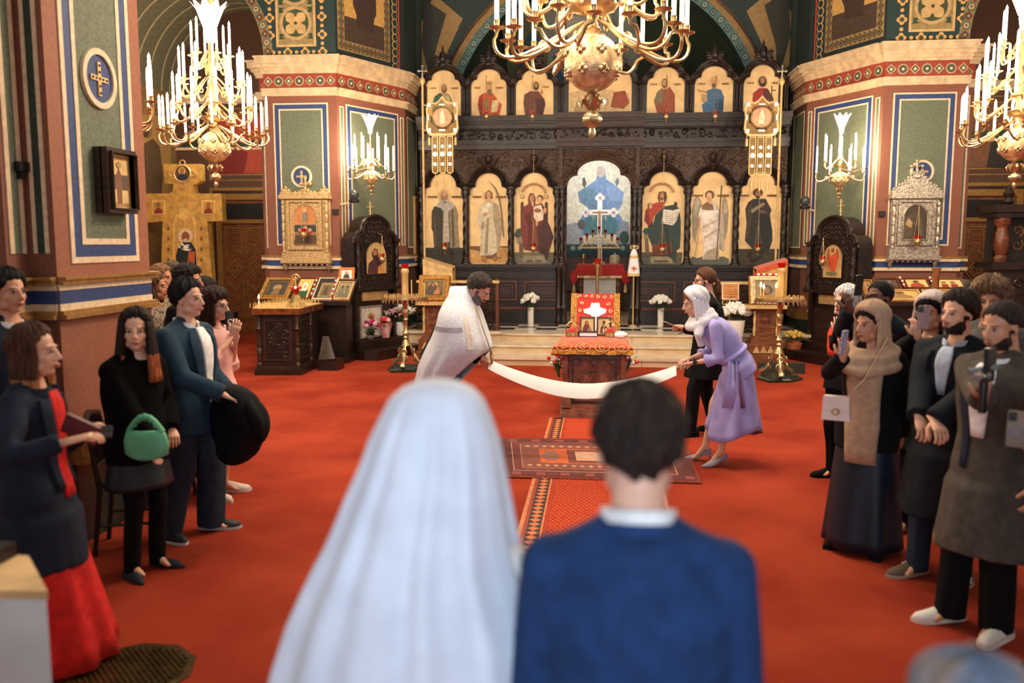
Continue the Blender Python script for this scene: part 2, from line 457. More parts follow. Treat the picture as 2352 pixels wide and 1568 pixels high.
    for du in (-.47,.47):
        for zc in (5.51,5.81,6.11,6.42): piece('dot',fg,q0 + du,zc,0,root,mk_roundel(.032,0),[flat((206,160,96))] * 3,'dot')
    for du in (-.31,0,.31): piece('dot',fg,q0 + du,5.37,0,root,mk_roundel(.032,0),[flat((206,160,96))] * 3,'dot')
    # painted scene with lattice border over the diagonal face
    slab('painted_wall',fd,0,dl,5.29,7.2,-.2,0,flat((30,46,44)),rd)
    a0,a1 = (.06,dl - .42) if s < 0 else (.42,dl - .06)
    slab('lattice_border',fd,a0,a1,5.42,7.2,0,.006,flat((158,130,86)),rd)
    slab('painting',fd,a0 + .17,a1 - .17,5.60,7.2,0,.012,flat((74,56,44)),rd)
    slab('painting',fd,a0 + .17,a1 - .17,6.02,7.2,0,.014,flat((206,160,88)),rd)
    c = (a0 + a1) / 2
    MB().prism([(c - .30,6.9),(c - .30,6.25),(c - .22,6.1),(c - .2,5.9),(c + .22,5.86),(c + .24,6.1),(c + .3,6.2),(c + .3,6.9),(c,7.1)],fd,.01,.02).build('painted_figure',flat((66,46,40)),rd,0)
    nd = 12
    for i in range(nd): piece('lat',fd,a0 + .085 + (a1 - a0 - .17) * i / (nd - 1),5.51,.006,rd,mk_diamond(.07,0),[flat((60,56,40)),flat((140,112,70)),flat((50,46,36))],'lattice_diamond')
    for z in np.arange(5.64,7.1,.135):
        for u in (a0 + .085,a1 - .085): piece('lat',fd,u,float(z),.006,rd,mk_diamond(.07,0),[flat((60,56,40)),flat((140,112,70)),flat((50,46,36))],'lattice_diamond')
    gu = dl - .28 if s < 0 else .28
    for z in np.arange(5.36,7.1,.135): piece('gui',fd,gu,float(z),0,rd,mk_roundel(.078,0),[flat((208,168,104)),flat((28,50,50)),flat((28,50,50))],'chain_ring')
    ru = dl - .16 if s < 0 else .16
    slab('red_line',fd,ru - .015,ru + .015,5.3,7.2,0,.006,flat((186,66,44)),rd)
    slab('painted_wall',fs,0,1.1,5.0,7.2,-.2,0,flat((28,44,42)),rs)
    return root,ff,fd,fs
WL,FFL,FDL,FSL = pier(-1)
WR,FFR,FDR,FSR = pier(1)
# blue roundels with a gold cross on the piers
def cross_roundel(fr,cu,cv,r,parent):
    b = MB();b.ring(circ(cu,cv,r,n=28),circ(cu,cv,r * .8,n=28),fr,0,.03).build('roundel_frame','cream',parent,0)
    MB().prism(circ(cu,cv,r * .8,n=28),fr,0,.012).build('blue_disc','blue',parent,0)
    b = MB();a = r * .085
    b.prism([(cu - a,cv - r * .58),(cu + a,cv - r * .58),(cu + a,cv - a),(cu + r * .5,cv - a),(cu + r * .5,cv + a),(cu + a,cv + a),(cu + a,cv + r * .55),(cu - a,cv + r * .55),(cu - a,cv + a),(cu - r * .5,cv + a),(cu - r * .5,cv - a),(cu - a,cv - a)],fr,.012,.024,0)
    for x,y in ((0,0),(0,.44),(0,.22),(0,-.25),(0,-.48),(.4,0),(-.4,0),(.2,0),(-.2,0)): b.prism(circ(cu + x * r,cv + y * r,r * .045,n=6),fr,.02,.03,1)
    b.build('gold_cross',['gold_leaf',flat((40,40,50))],parent,0)
cross_roundel(FFL,PX0 - 5.30,3.22,.19,WL);cross_roundel(FFR,5.30 - PX1,3.22,.19,WR)
# ---------------------------------------------------------------- side bays behind the piers
def bay(s):
    nm = 'left' if s < 0 else 'right'
    YB = 18.6;cx = s * 7.65;r = 1.78
    wb = struct(slab('wall_back_' + nm,Frame((min(s * 5.6,s * 9.6),YB,0),(1,0,0)),0,4.0,0,7.6,-.2,0,'wall_dark',None))
    fo = Frame((s * 9.45,PY,0),(0,1,0)) if s < 0 else Frame((s * 9.45,YB,0),(0,-1,0))
    wo = struct(slab('wall_outer_' + nm,fo,0,3.6,0,5.4,-.2,0,'gold_pale' if 0 else flat((140,112,72)),None))
    # striped barrel vault
    b = MB();ys = np.linspace(15.05,YB,8);n = 18
    rings = [[(cx + r * math.cos(a),y,5.3 + r * math.sin(a)) for a in np.linspace(0,PI,n)] for y in ys]
    for i in range(7): b.loft([rings[i],rings[i + 1]],0,False,False,closed=False)
    v = struct(b.build('ceiling_vault_' + nm,flat((112,112,90)),None,60,fix=False))
    for y in (15.5,16.0,16.5,17.0,17.5,18.0,18.35):
        b = MB();q = r - .012
        rr = [[(cx + q * math.cos(a),y + dy,5.3 + q * math.sin(a)) for a in np.linspace(0,PI,26)] for dy in (-.03,.03)]
        b.loft(rr,0,False,False,closed=False);b.build('vault_stripe',flat((190,176,140)),v,60,fix=False)
    fb = Frame((0,YB,0),(1,0,0))
    for z0,z1,mt in ((1.58,1.64,'cream'),(1.64,1.76,'navy'),(1.76,1.80,'gold_trim'),(5.1,5.3,'cream_stone'),(4.1,4.16,'cream'),(4.16,4.3,'green_dark')):
        b = MB().prism(rect(min(s * 6,s * 9.45),max(s * 6,s * 9.45),z0,z1),fb,0,.03);b.build('band',mt,wb,0)
    # door case
    x0 = s * 6.95 if s < 0 else 6.95
    def R(a,b_): return (min(s * a,s * b_),max(s * a,s * b_))
    dw = struct(bpy.data.objects.new('door_1' if s < 0 else 'door_2',None));COL.objects.link(dw)
    u0,u1 = R(7.42,8.42);zt = 3.0
    slab('door_leaf',fb,u0,u1,0,zt,0,.04,'wood_brown',dw)
    for g,(t,d,mt) in enumerate(((.13,.10,'gold_trim'),(.20,.07,'wood_dark'),(.27,.05,'gold_trim'))):
        b = MB()
        i0 = .0 if g == 0 else (.13,.20)[g - 1]
        b.prism([(u0 - t,0),(u0 - i0,0),(u0 - i0,zt + i0),(u1 + i0,zt + i0),(u1 + i0,0),(u1 + t,0),(u1 + t,zt + t),(u0 - t,zt + t)],fb,0,d);b.build('door_frame',mt,dw,0)
    slab('transom',fb,u0 + .05,u1 - .05,zt - .42,zt - .08,.04,.06,'black',dw)
    slab('transom_rail',fb,u0,u1,zt - .52,zt - .44,.04,.09,'gold_trim',dw)
    for k in range(2):
        a0 = u0 + .06 + k * .47;a1 = a0 + .41;c = (a0 + a1) / 2
        zz = zt - .62;zm = 1.45
        for (v0,v1) in ((zm + .30,zz),(.35,zm - .30)):
            up = v0 > zm
            p = [(a0,v0),(c,v0 - .18),(a1,v0),(a1,v1),(a0,v1)] if False else ([(a0,v0 - .05),(c,v0 + .15),(a1,v0 - .05),(a1,v1),(a0,v1)] if up else [(a0,v0),(a1,v0),(a1,v1 + .05),(c,v1 - .15),(a0,v1 + .05)])
            for j,(o_,t_) in enumerate(((0,.02),(.05,.015))):
                MB().ring(offset(p,-o_),offset(p,-o_ - t_),fb,.04,.065).build('door_moulding','gold_trim',dw,0)
        p = [(a0 + .03,zm),(c,zm - .21),(a1 - .03,zm),(c,zm + .21)]
        for o_,t_ in ((0,.02),(.06,.018)): MB().ring(offset(p,-o_),offset(p,-o_ - t_),fb,.04,.07).build('door_moulding','gold_trim',dw,0)
    # panel strips beside the door
    for (a,b_) in ((7.05,6.3),):
        q0,q1 = R(a,b_)
        border('painted_border',fb,q0,q1,1.9,4.9,.025,.01,'gold_trim',wb)
        border('painted_border',fb,q0 + .12,q1 - .12,2.02,4.78,.02,.01,'gold_trim',wb)
    q0,q1 = R(7.2,8.7)
    for o_ in (0,.12): border('painted_border',fb,q0 + o_,q1 - o_,3.42 + o_,5.0 - o_,.025,.012,'gold_trim',wb)
    slab('painting',fb,q0 + .16,q1 - .16,3.58,4.84,0,.01,flat((168,62,40)) if s < 0 else flat((120,78,50)),wb)
    mural(fb,[((120,24,26),[(500,400),(500,360),(540,340),(570,350),(560,400)])] if s < 0 else [((40,34,34),[(2265,385),(2275,330),(2310,300),(2340,310),(2352,390)])],wb,d=.014)
    return wb,wo,fb,fo
WBL,WOL,FBL,FOL = bay(-1)
WBR,WOR,FBR,FOR = bay(1)
# saint painted on the outer wall of the left bay
mural(FOL,[((176,138,82),[(322,262),(392,268),(392,470),(322,470)]),((96,76,54),[(330,330),(350,318),(366,335),(374,400),(370,450),(326,455)]),((150,118,76),'o',336,300,13,18),((90,66,46),'o',334,304,8,12)],WOL)
# ---------------------------------------------------------------- apse and triumphal arch behind the iconostasis
YA = 18.3;fa = Frame((0,YA,0),(1,0,0))
zc0,ra = 4.35,3.15
wa = struct(bpy.data.objects.new('wall_apse',None));COL.objects.link(wa)
arc = [(ra * math.cos(a),zc0 + ra * math.sin(a)) for a in np.linspace(0,PI,40)]
MB().prism([(5,.4),(5,8.2),(-5,8.2),(-5,.4),(-ra,.4)] + arc[::-1] + [(ra,.4)],fa,-.3,0,back=True).build('arch_wall',flat((36,52,48)),wa,0)
def aring(r0,r1,d,name,mt):
    A = np.linspace(0,PI,48)
    o1 = [(r1 * math.cos(a),zc0 + r1 * math.sin(a)) for a in A];o2 = [(r0 * math.cos(a),zc0 + r0 * math.sin(a)) for a in A]
    return MB().prism(o1 + o2[::-1],fa,0,d).build(name,mt,wa,0)
aring(3.15,3.33,.02,'arch_band',flat((84,116,112)));aring(3.33,3.45,.015,'arch_band',flat((150,118,70)))
aring(3.45,3.5,.02,'arch_band',flat((96,60,40)))
for i,a in enumerate(np.linspace(.05,PI - .05,45)):
    c = (3.24 * math.cos(a),zc0 + 3.24 * math.sin(a))
    if i % 2: piece('vdia',fa,c[0],c[1],.02,wa,mk_diamond(.085,0),[flat((36,48,52)),flat((120,140,130)),flat((40,56,60))],'diamond')
    else: piece('vrou',fa,c[0],c[1],.02,wa,mk_roundel(.075,0),[flat((36,48,52)),flat((130,146,134)),flat((60,76,80))],'roundel')
for s in (-1,1):
    MB().prism([(s * 3.52,5.2),(s * 3.3,5.9),(s * 2.9,6.7),(s * 3.5,7.2),(s * 3.9,6.4),(s * 3.85,5.6)],fa,0,.012).build('painted_figure',flat((152,120,74)),wa,0)
    MB().prism([(s * 3.56,5.3),(s * 3.5,6.0),(s * 3.25,6.8),(s * 3.7,7.1),(s * 3.78,6.2)],fa,0,.02).build('painted_figure',flat((52,52,44)),wa,0)
    # dark green shafts on both sides
    b = MB();b.lathe([(.24,.4),(.24,5.3),(.30,5.35),(.30,5.5),(.24,5.55),(.24,7.6)],(s * 3.95,17.95,0),14);b.build('shaft',flat((40,52,46)),wa,50)
cd = np.array([0,YA + .2,zc0 - .2]);rd = 3.6
b = MB();rings = []
for t in np.linspace(-.9,PI / 2 - .02,16):
    rings.append([tuple(cd + rd * np.array([math.cos(t) * math.cos(a),math.cos(t) * math.sin(a),math.sin(t)])) for a in np.linspace(-.1,PI + .1,34)])
b.loft(rings,0,False,False,closed=False);b.build('apse_dome',flat((54,66,48)),wa,180,fix=False)
def dome_patch(rgb,pts,k=.02,cx=0,cy=0,s=1.):
    pts = [(cx + x * s,cy + y * s) for x,y in pts];c = np.mean(pts,0);vs = [];L = 5
    for l in range(L + 1):
        for p in pts:
            q = c + (np.array(p) - c) * (l + .001) / L;r = ray(*q);o = CAM - cd;A = r @ r;B = 2 * o @ r;C_ = o @ o - (rd - k) ** 2
            dd = B * B - 4 * A * C_
            t = (-B + math.sqrt(max(dd,0))) / (2 * A);vs.append(CAM + r * t)
    n = len(pts);MB().loft([vs[i * n:(i + 1) * n] for i in range(L + 1)],0,False,False).build('painted_figure',flat(rgb),wa,180,fix=False)
dome_patch((150,158,150),[(1255,0),(1455,0),(1475,120),(1450,200),(1270,200),(1240,110)],.03)
dome_patch((112,112,84),[(1150,40),(1230,0),(1262,60),(1255,190),(1170,190)],.04)
dome_patch((60,96,116),[(1196,110),(1222,70),(1246,100),(1240,170),(1196,180)],.06)
dome_patch((74,112,140),[(1266,150),(1274,118),(1284,150),(1298,190),(1262,190)],.06)
dome_patch((206,206,196),[(1300,30),(1400,20),(1420,100),(1400,180),(1310,180)],.06)
# the painting on the east wall seen through the royal doors
FE = Frame((0,20.6,0),(1,0,0))
K6 = dict(cx=1280,cy=320,k=.2168)
slab('east_wall',FE,-2.6,2.6,.4,4.6,-.1,0,flat((96,70,56)),wa)
mural(FE,[((240,226,196),[(60,160),(800,160),(800,1120),(60,1120)]),
  ((132,156,190),[(215,560),(310,500),(410,430),(430,330),(450,300),(500,310),(520,420),(600,480),(700,560),(690,680),(640,760),(700,870),(650,1000),(260,1020),(240,850),(330,700),(240,670)]),
  ((112,140,160),[(215,560),(320,500),(420,560),(420,780),(330,720),(245,670)]),((150,170,204),[(520,520),(610,480),(705,560),(690,680),(560,640)]),
  ((208,186,168),'o',462,345,46,62),((98,92,84),[(270,410),(290,400),(310,470),(290,515),(265,480)]),((120,128,138),[(610,450),(640,400),(655,450),(630,500)]),
  ((96,140,142),[(300,800),(600,800),(660,1000),(280,1000)]),((176,176,176),[(105,900),(200,870),(260,960),(290,1110),(105,1110)]),((156,158,166),[(620,990),(700,860),(760,880),(760,1110),(640,1110)]),
  ((110,96,100),'o',255,900,42,52),((60,84,74),'o',710,1040,52,70)],wa,**K6)
mural(FE,[((44,74,70),[(60,1112),(800,1112),(800,1190),(60,1190)]),((150,166,146),'o',165,1150,26,26),((150,166,146),'o',235,1150,22,22),((150,166,146),'o',690,1150,26,26),((38,60,66),[(60,1190),(800,1190),(800,1250),(60,1250)]),((92,66,56),[(60,1250),(800,1250),(800,1600),(60,1600)])],wa,d=.03,**K6)
# ---------------------------------------------------------------- near pier on the left
XN = -3.55
Y1 = onX(132,642,XN)[1];Y2 = onX(345,640,XN)[1]
wn = struct(bpy.data.objects.new('wall_near_left',None));COL.objects.link(wn)
FN = Frame((XN,Y1,0),(0,1,0));wN = Y2 - Y1
NB = 1.58
def near_facet(fr,w,main=True,e=(0,0)):
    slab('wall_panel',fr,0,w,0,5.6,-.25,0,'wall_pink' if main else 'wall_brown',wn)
    slab('marble_base',fr,-e[0],w + e[1],0,.56,0,.06,'marble_green',wn)
    b = MB()
    for z0,z1,d in ((.56,.62,.12),(.62,.70,.10),(.70,.75,.05)): b.prism(rect(-e[0],w + e[1],z0,z1),fr,0,d)
    b.build('base_moulding','gold_trim',wn,0)
    b = MB()
    b.prism(rect(-e[0],w + e[1],1.545,1.575),fr,0,.05);b.prism(rect(-e[0],w + e[1],1.575,1.60),fr,0,.03);b.build('moulding','gold_trim',wn,0)
    slab('band_edge',fr,0,w,1.60,1.645,0,.012,'cream',wn);slab('blue_band',fr,0,w,1.645,1.735,0,.008,'blue',wn)
    slab('band_edge',fr,0,w,1.735,1.775,0,.012,'cream',wn)
    b = MB();b.prism(rect(-e[0],w + e[1],1.775,1.805),fr,0,.04);b.prism(rect(-e[0],w + e[1],1.805,1.825),fr,0,.06);b.build('moulding','gold_trim',wn,0)
near_facet(FN,wN,True,(.0,.05))
pb = FN.uv(240,602)[1];i = .13;t = .038
il,ir = FN.uv(163,600)[0],FN.uv(318,597)[0]
for t_,d_,mt in ((.042,.01,'cream'),(.085,.006,'blue'),(.042,.012,'cream')):
    border('painted_border',FN,il,ir,pb,5.7,t_,d_,mt,wn);il += t_;ir -= t_;pb += t_
slab('green_field',FN,il,ir,pb,5.6,0,.005,'green',wn)
ce = FN.uv(222,181);cross_roundel(FN,ce[0],ce[1],.207,wn)
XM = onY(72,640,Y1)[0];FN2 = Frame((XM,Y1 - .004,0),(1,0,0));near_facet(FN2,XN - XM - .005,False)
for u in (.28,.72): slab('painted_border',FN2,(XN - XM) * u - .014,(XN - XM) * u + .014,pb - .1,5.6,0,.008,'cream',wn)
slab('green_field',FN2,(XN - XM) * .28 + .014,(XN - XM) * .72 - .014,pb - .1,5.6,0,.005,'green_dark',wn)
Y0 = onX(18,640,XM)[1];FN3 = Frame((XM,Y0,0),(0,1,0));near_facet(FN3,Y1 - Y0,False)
for u in (.25,.75): slab('painted_border',FN3,(Y1 - Y0) * u - .02,(Y1 - Y0) * u + .02,pb - .1,5.6,0,.008,'cream',wn)
slab('green_field',FN3,(Y1 - Y0) * .25 + .02,(Y1 - Y0) * .75 - .02,pb - .1,5.6,0,.005,'green',wn)
FN4 = Frame((XM - 1.2,Y0 - .004,0),(1,0,0));near_facet(FN4,1.195,False)
# dark box with a cable on the near pier
q = MB();c = onX(45,383,XM);q.bx(XM,XM + .05,c[1] - .06,c[1] + .12,c[2] - .03,c[2] + .03);q.bx(XM,XM + .03,c[1] - .04,c[1],c[2] - .08,c[2] + .03)
tag(q.build('motion_sensor','plastic_black',None,0),'small black sensor box fixed on the shaded corner of the near pier','sensor')
# ---------------------------------------------------------------- platform and steps
SZ = .135
st = struct(bpy.data.objects.new('floor_platform',None));COL.objects.link(st)
def rounded_step(x,y0,z0,z1,r,name,nb):
    # stone step of single blocks with rounded front corners
    pts = [(-x,16.2)] + [(-x + r - r * math.cos(a),y0 + r - r * math.sin(a)) for a in np.linspace(0,PI / 2,6)] + [(x - r + r * math.sin(a),y0 + r - r * math.cos(a)) for a in np.linspace(0,PI / 2,6)] + [(x,16.2)]
    b = MB();fz = Frame((0,0,z0),(1,0,0),(0,1,0));b.prism(pts,fz,0,z1 - z0 - .035,back=True);b.build(name,'marble',st,30)
    b = MB();b.prism(offset(pts,.03),fz,z1 - z0 - .035,z1 - z0,back=True);b.build('step_nosing','marble_top',st,30)
    for k in range(1,nb): slab('joint',Frame((0,y0,0),(1,0,0)),-x + 2 * x * k / nb - .004,-x + 2 * x * k / nb + .004,z0,z1 - .035,0,.003,flat((120,92,66)),st)
rounded_step(2.15,14.15,0,SZ,.3,'step',3);rounded_step(1.98,14.78,SZ,2 * SZ,.3,'step',3);rounded_step(1.80,15.45,2 * SZ,3 * SZ,.3,'step',3)
PZ = 3 * SZ
MB().bx(-3.78,3.78,15.75,21.2,0,PZ - .002).build('platform','marble',st,0)
MB().bx(-3.8,3.8,15.70,15.80,PZ - .05,PZ + .003).build('step_nosing','marble_top',st,0)
# black and white floor tiles on the platform
f0 = Frame((0,0,0),(1,0,0),(0,1,0))
tw,tb = MB(),MB()
for i in range(-9,9):
    for j in range(3):
        b = MB();x = i * .4 + .2;y = 16.3 + j * .36
        if j == 1: p = circ(x,y,.19,.12,12)
        else: p = rect(x - .19,x + .19,y - .17,y + .17)
        if (i + j) % 2: b.prism(p,f0,PZ - .001,PZ + .004).build('tile','tile_black',st,0)
        else: b.prism(p,f0,PZ - .001,PZ + .004).build('tile','tile_white',st,0)
# ================================================================ iconostasis
YI = 17.5
FI = Frame((0,YI,0),(1,0,0))
IC = thing('iconostasis','tall dark carved wooden icon screen with two rows of gold ground saints','icon screen',(0,YI,PZ))
uvI = FI.uv
GOLD_BG = 'gold_pale'
SK = (176,132,98);GL = 'gold_leaf'
# ---- icon specs: photo pixel bounds left, right, apex, kink, bottom
LOW = [(976,1065,397,429,609),(1079,1168,397,429,609),(1181,1273,396,428,609),None,(1473,1569,394,425,609),(1582,1679,394,425,610),(1693,1789,394,425,610)]
UPP = [(980,1059,162,184,266),(1083,1164,160,183,266),(1185,1271,160,183,265),(1306,1450,130,165,264),(1485,1571,155,179,262),(1594,1682,153,178,261),(1706,1790,150,177,261)]
def letters(x0,x1,y,n,h=2.1):      # a line of old lettering strokes, in photo pixels
    out = []
    w = (x1 - x0) / n
    for i in range(n):
        a = x0 + i * w;out.append(((150,104,56),[(a,y - h),(a + w * .22,y - h),(a + w * .22,y + h),(a,y + h)]))
        if i % 2: out.append(((150,104,56),[(a + w * .5,y - h),(a + w * .7,y - h),(a + w * .7,y + h),(a + w * .5,y + h)]))
        else: out.append(((150,104,56),[(a,y - .4),(a + w * .6,y - .4),(a + w * .6,y + .4),(a,y + .4)]))
    return out
def tr(items,cx,cy,k):
    out = []
    for it in items:
        if it[1] == 'o': out.append((it[0],'o',cx + it[2] * k,cy + it[3] * k,it[4] * k,it[5] * k))
        else: out.append((it[0],[(cx + x * k,cy + y * k) for x,y in it[1]]))
    return out
C5 = (950,340,.1914);C7 = (1460,340,.1913);C4 = (940,100,.1956);C4B = (1380,0,.2934)
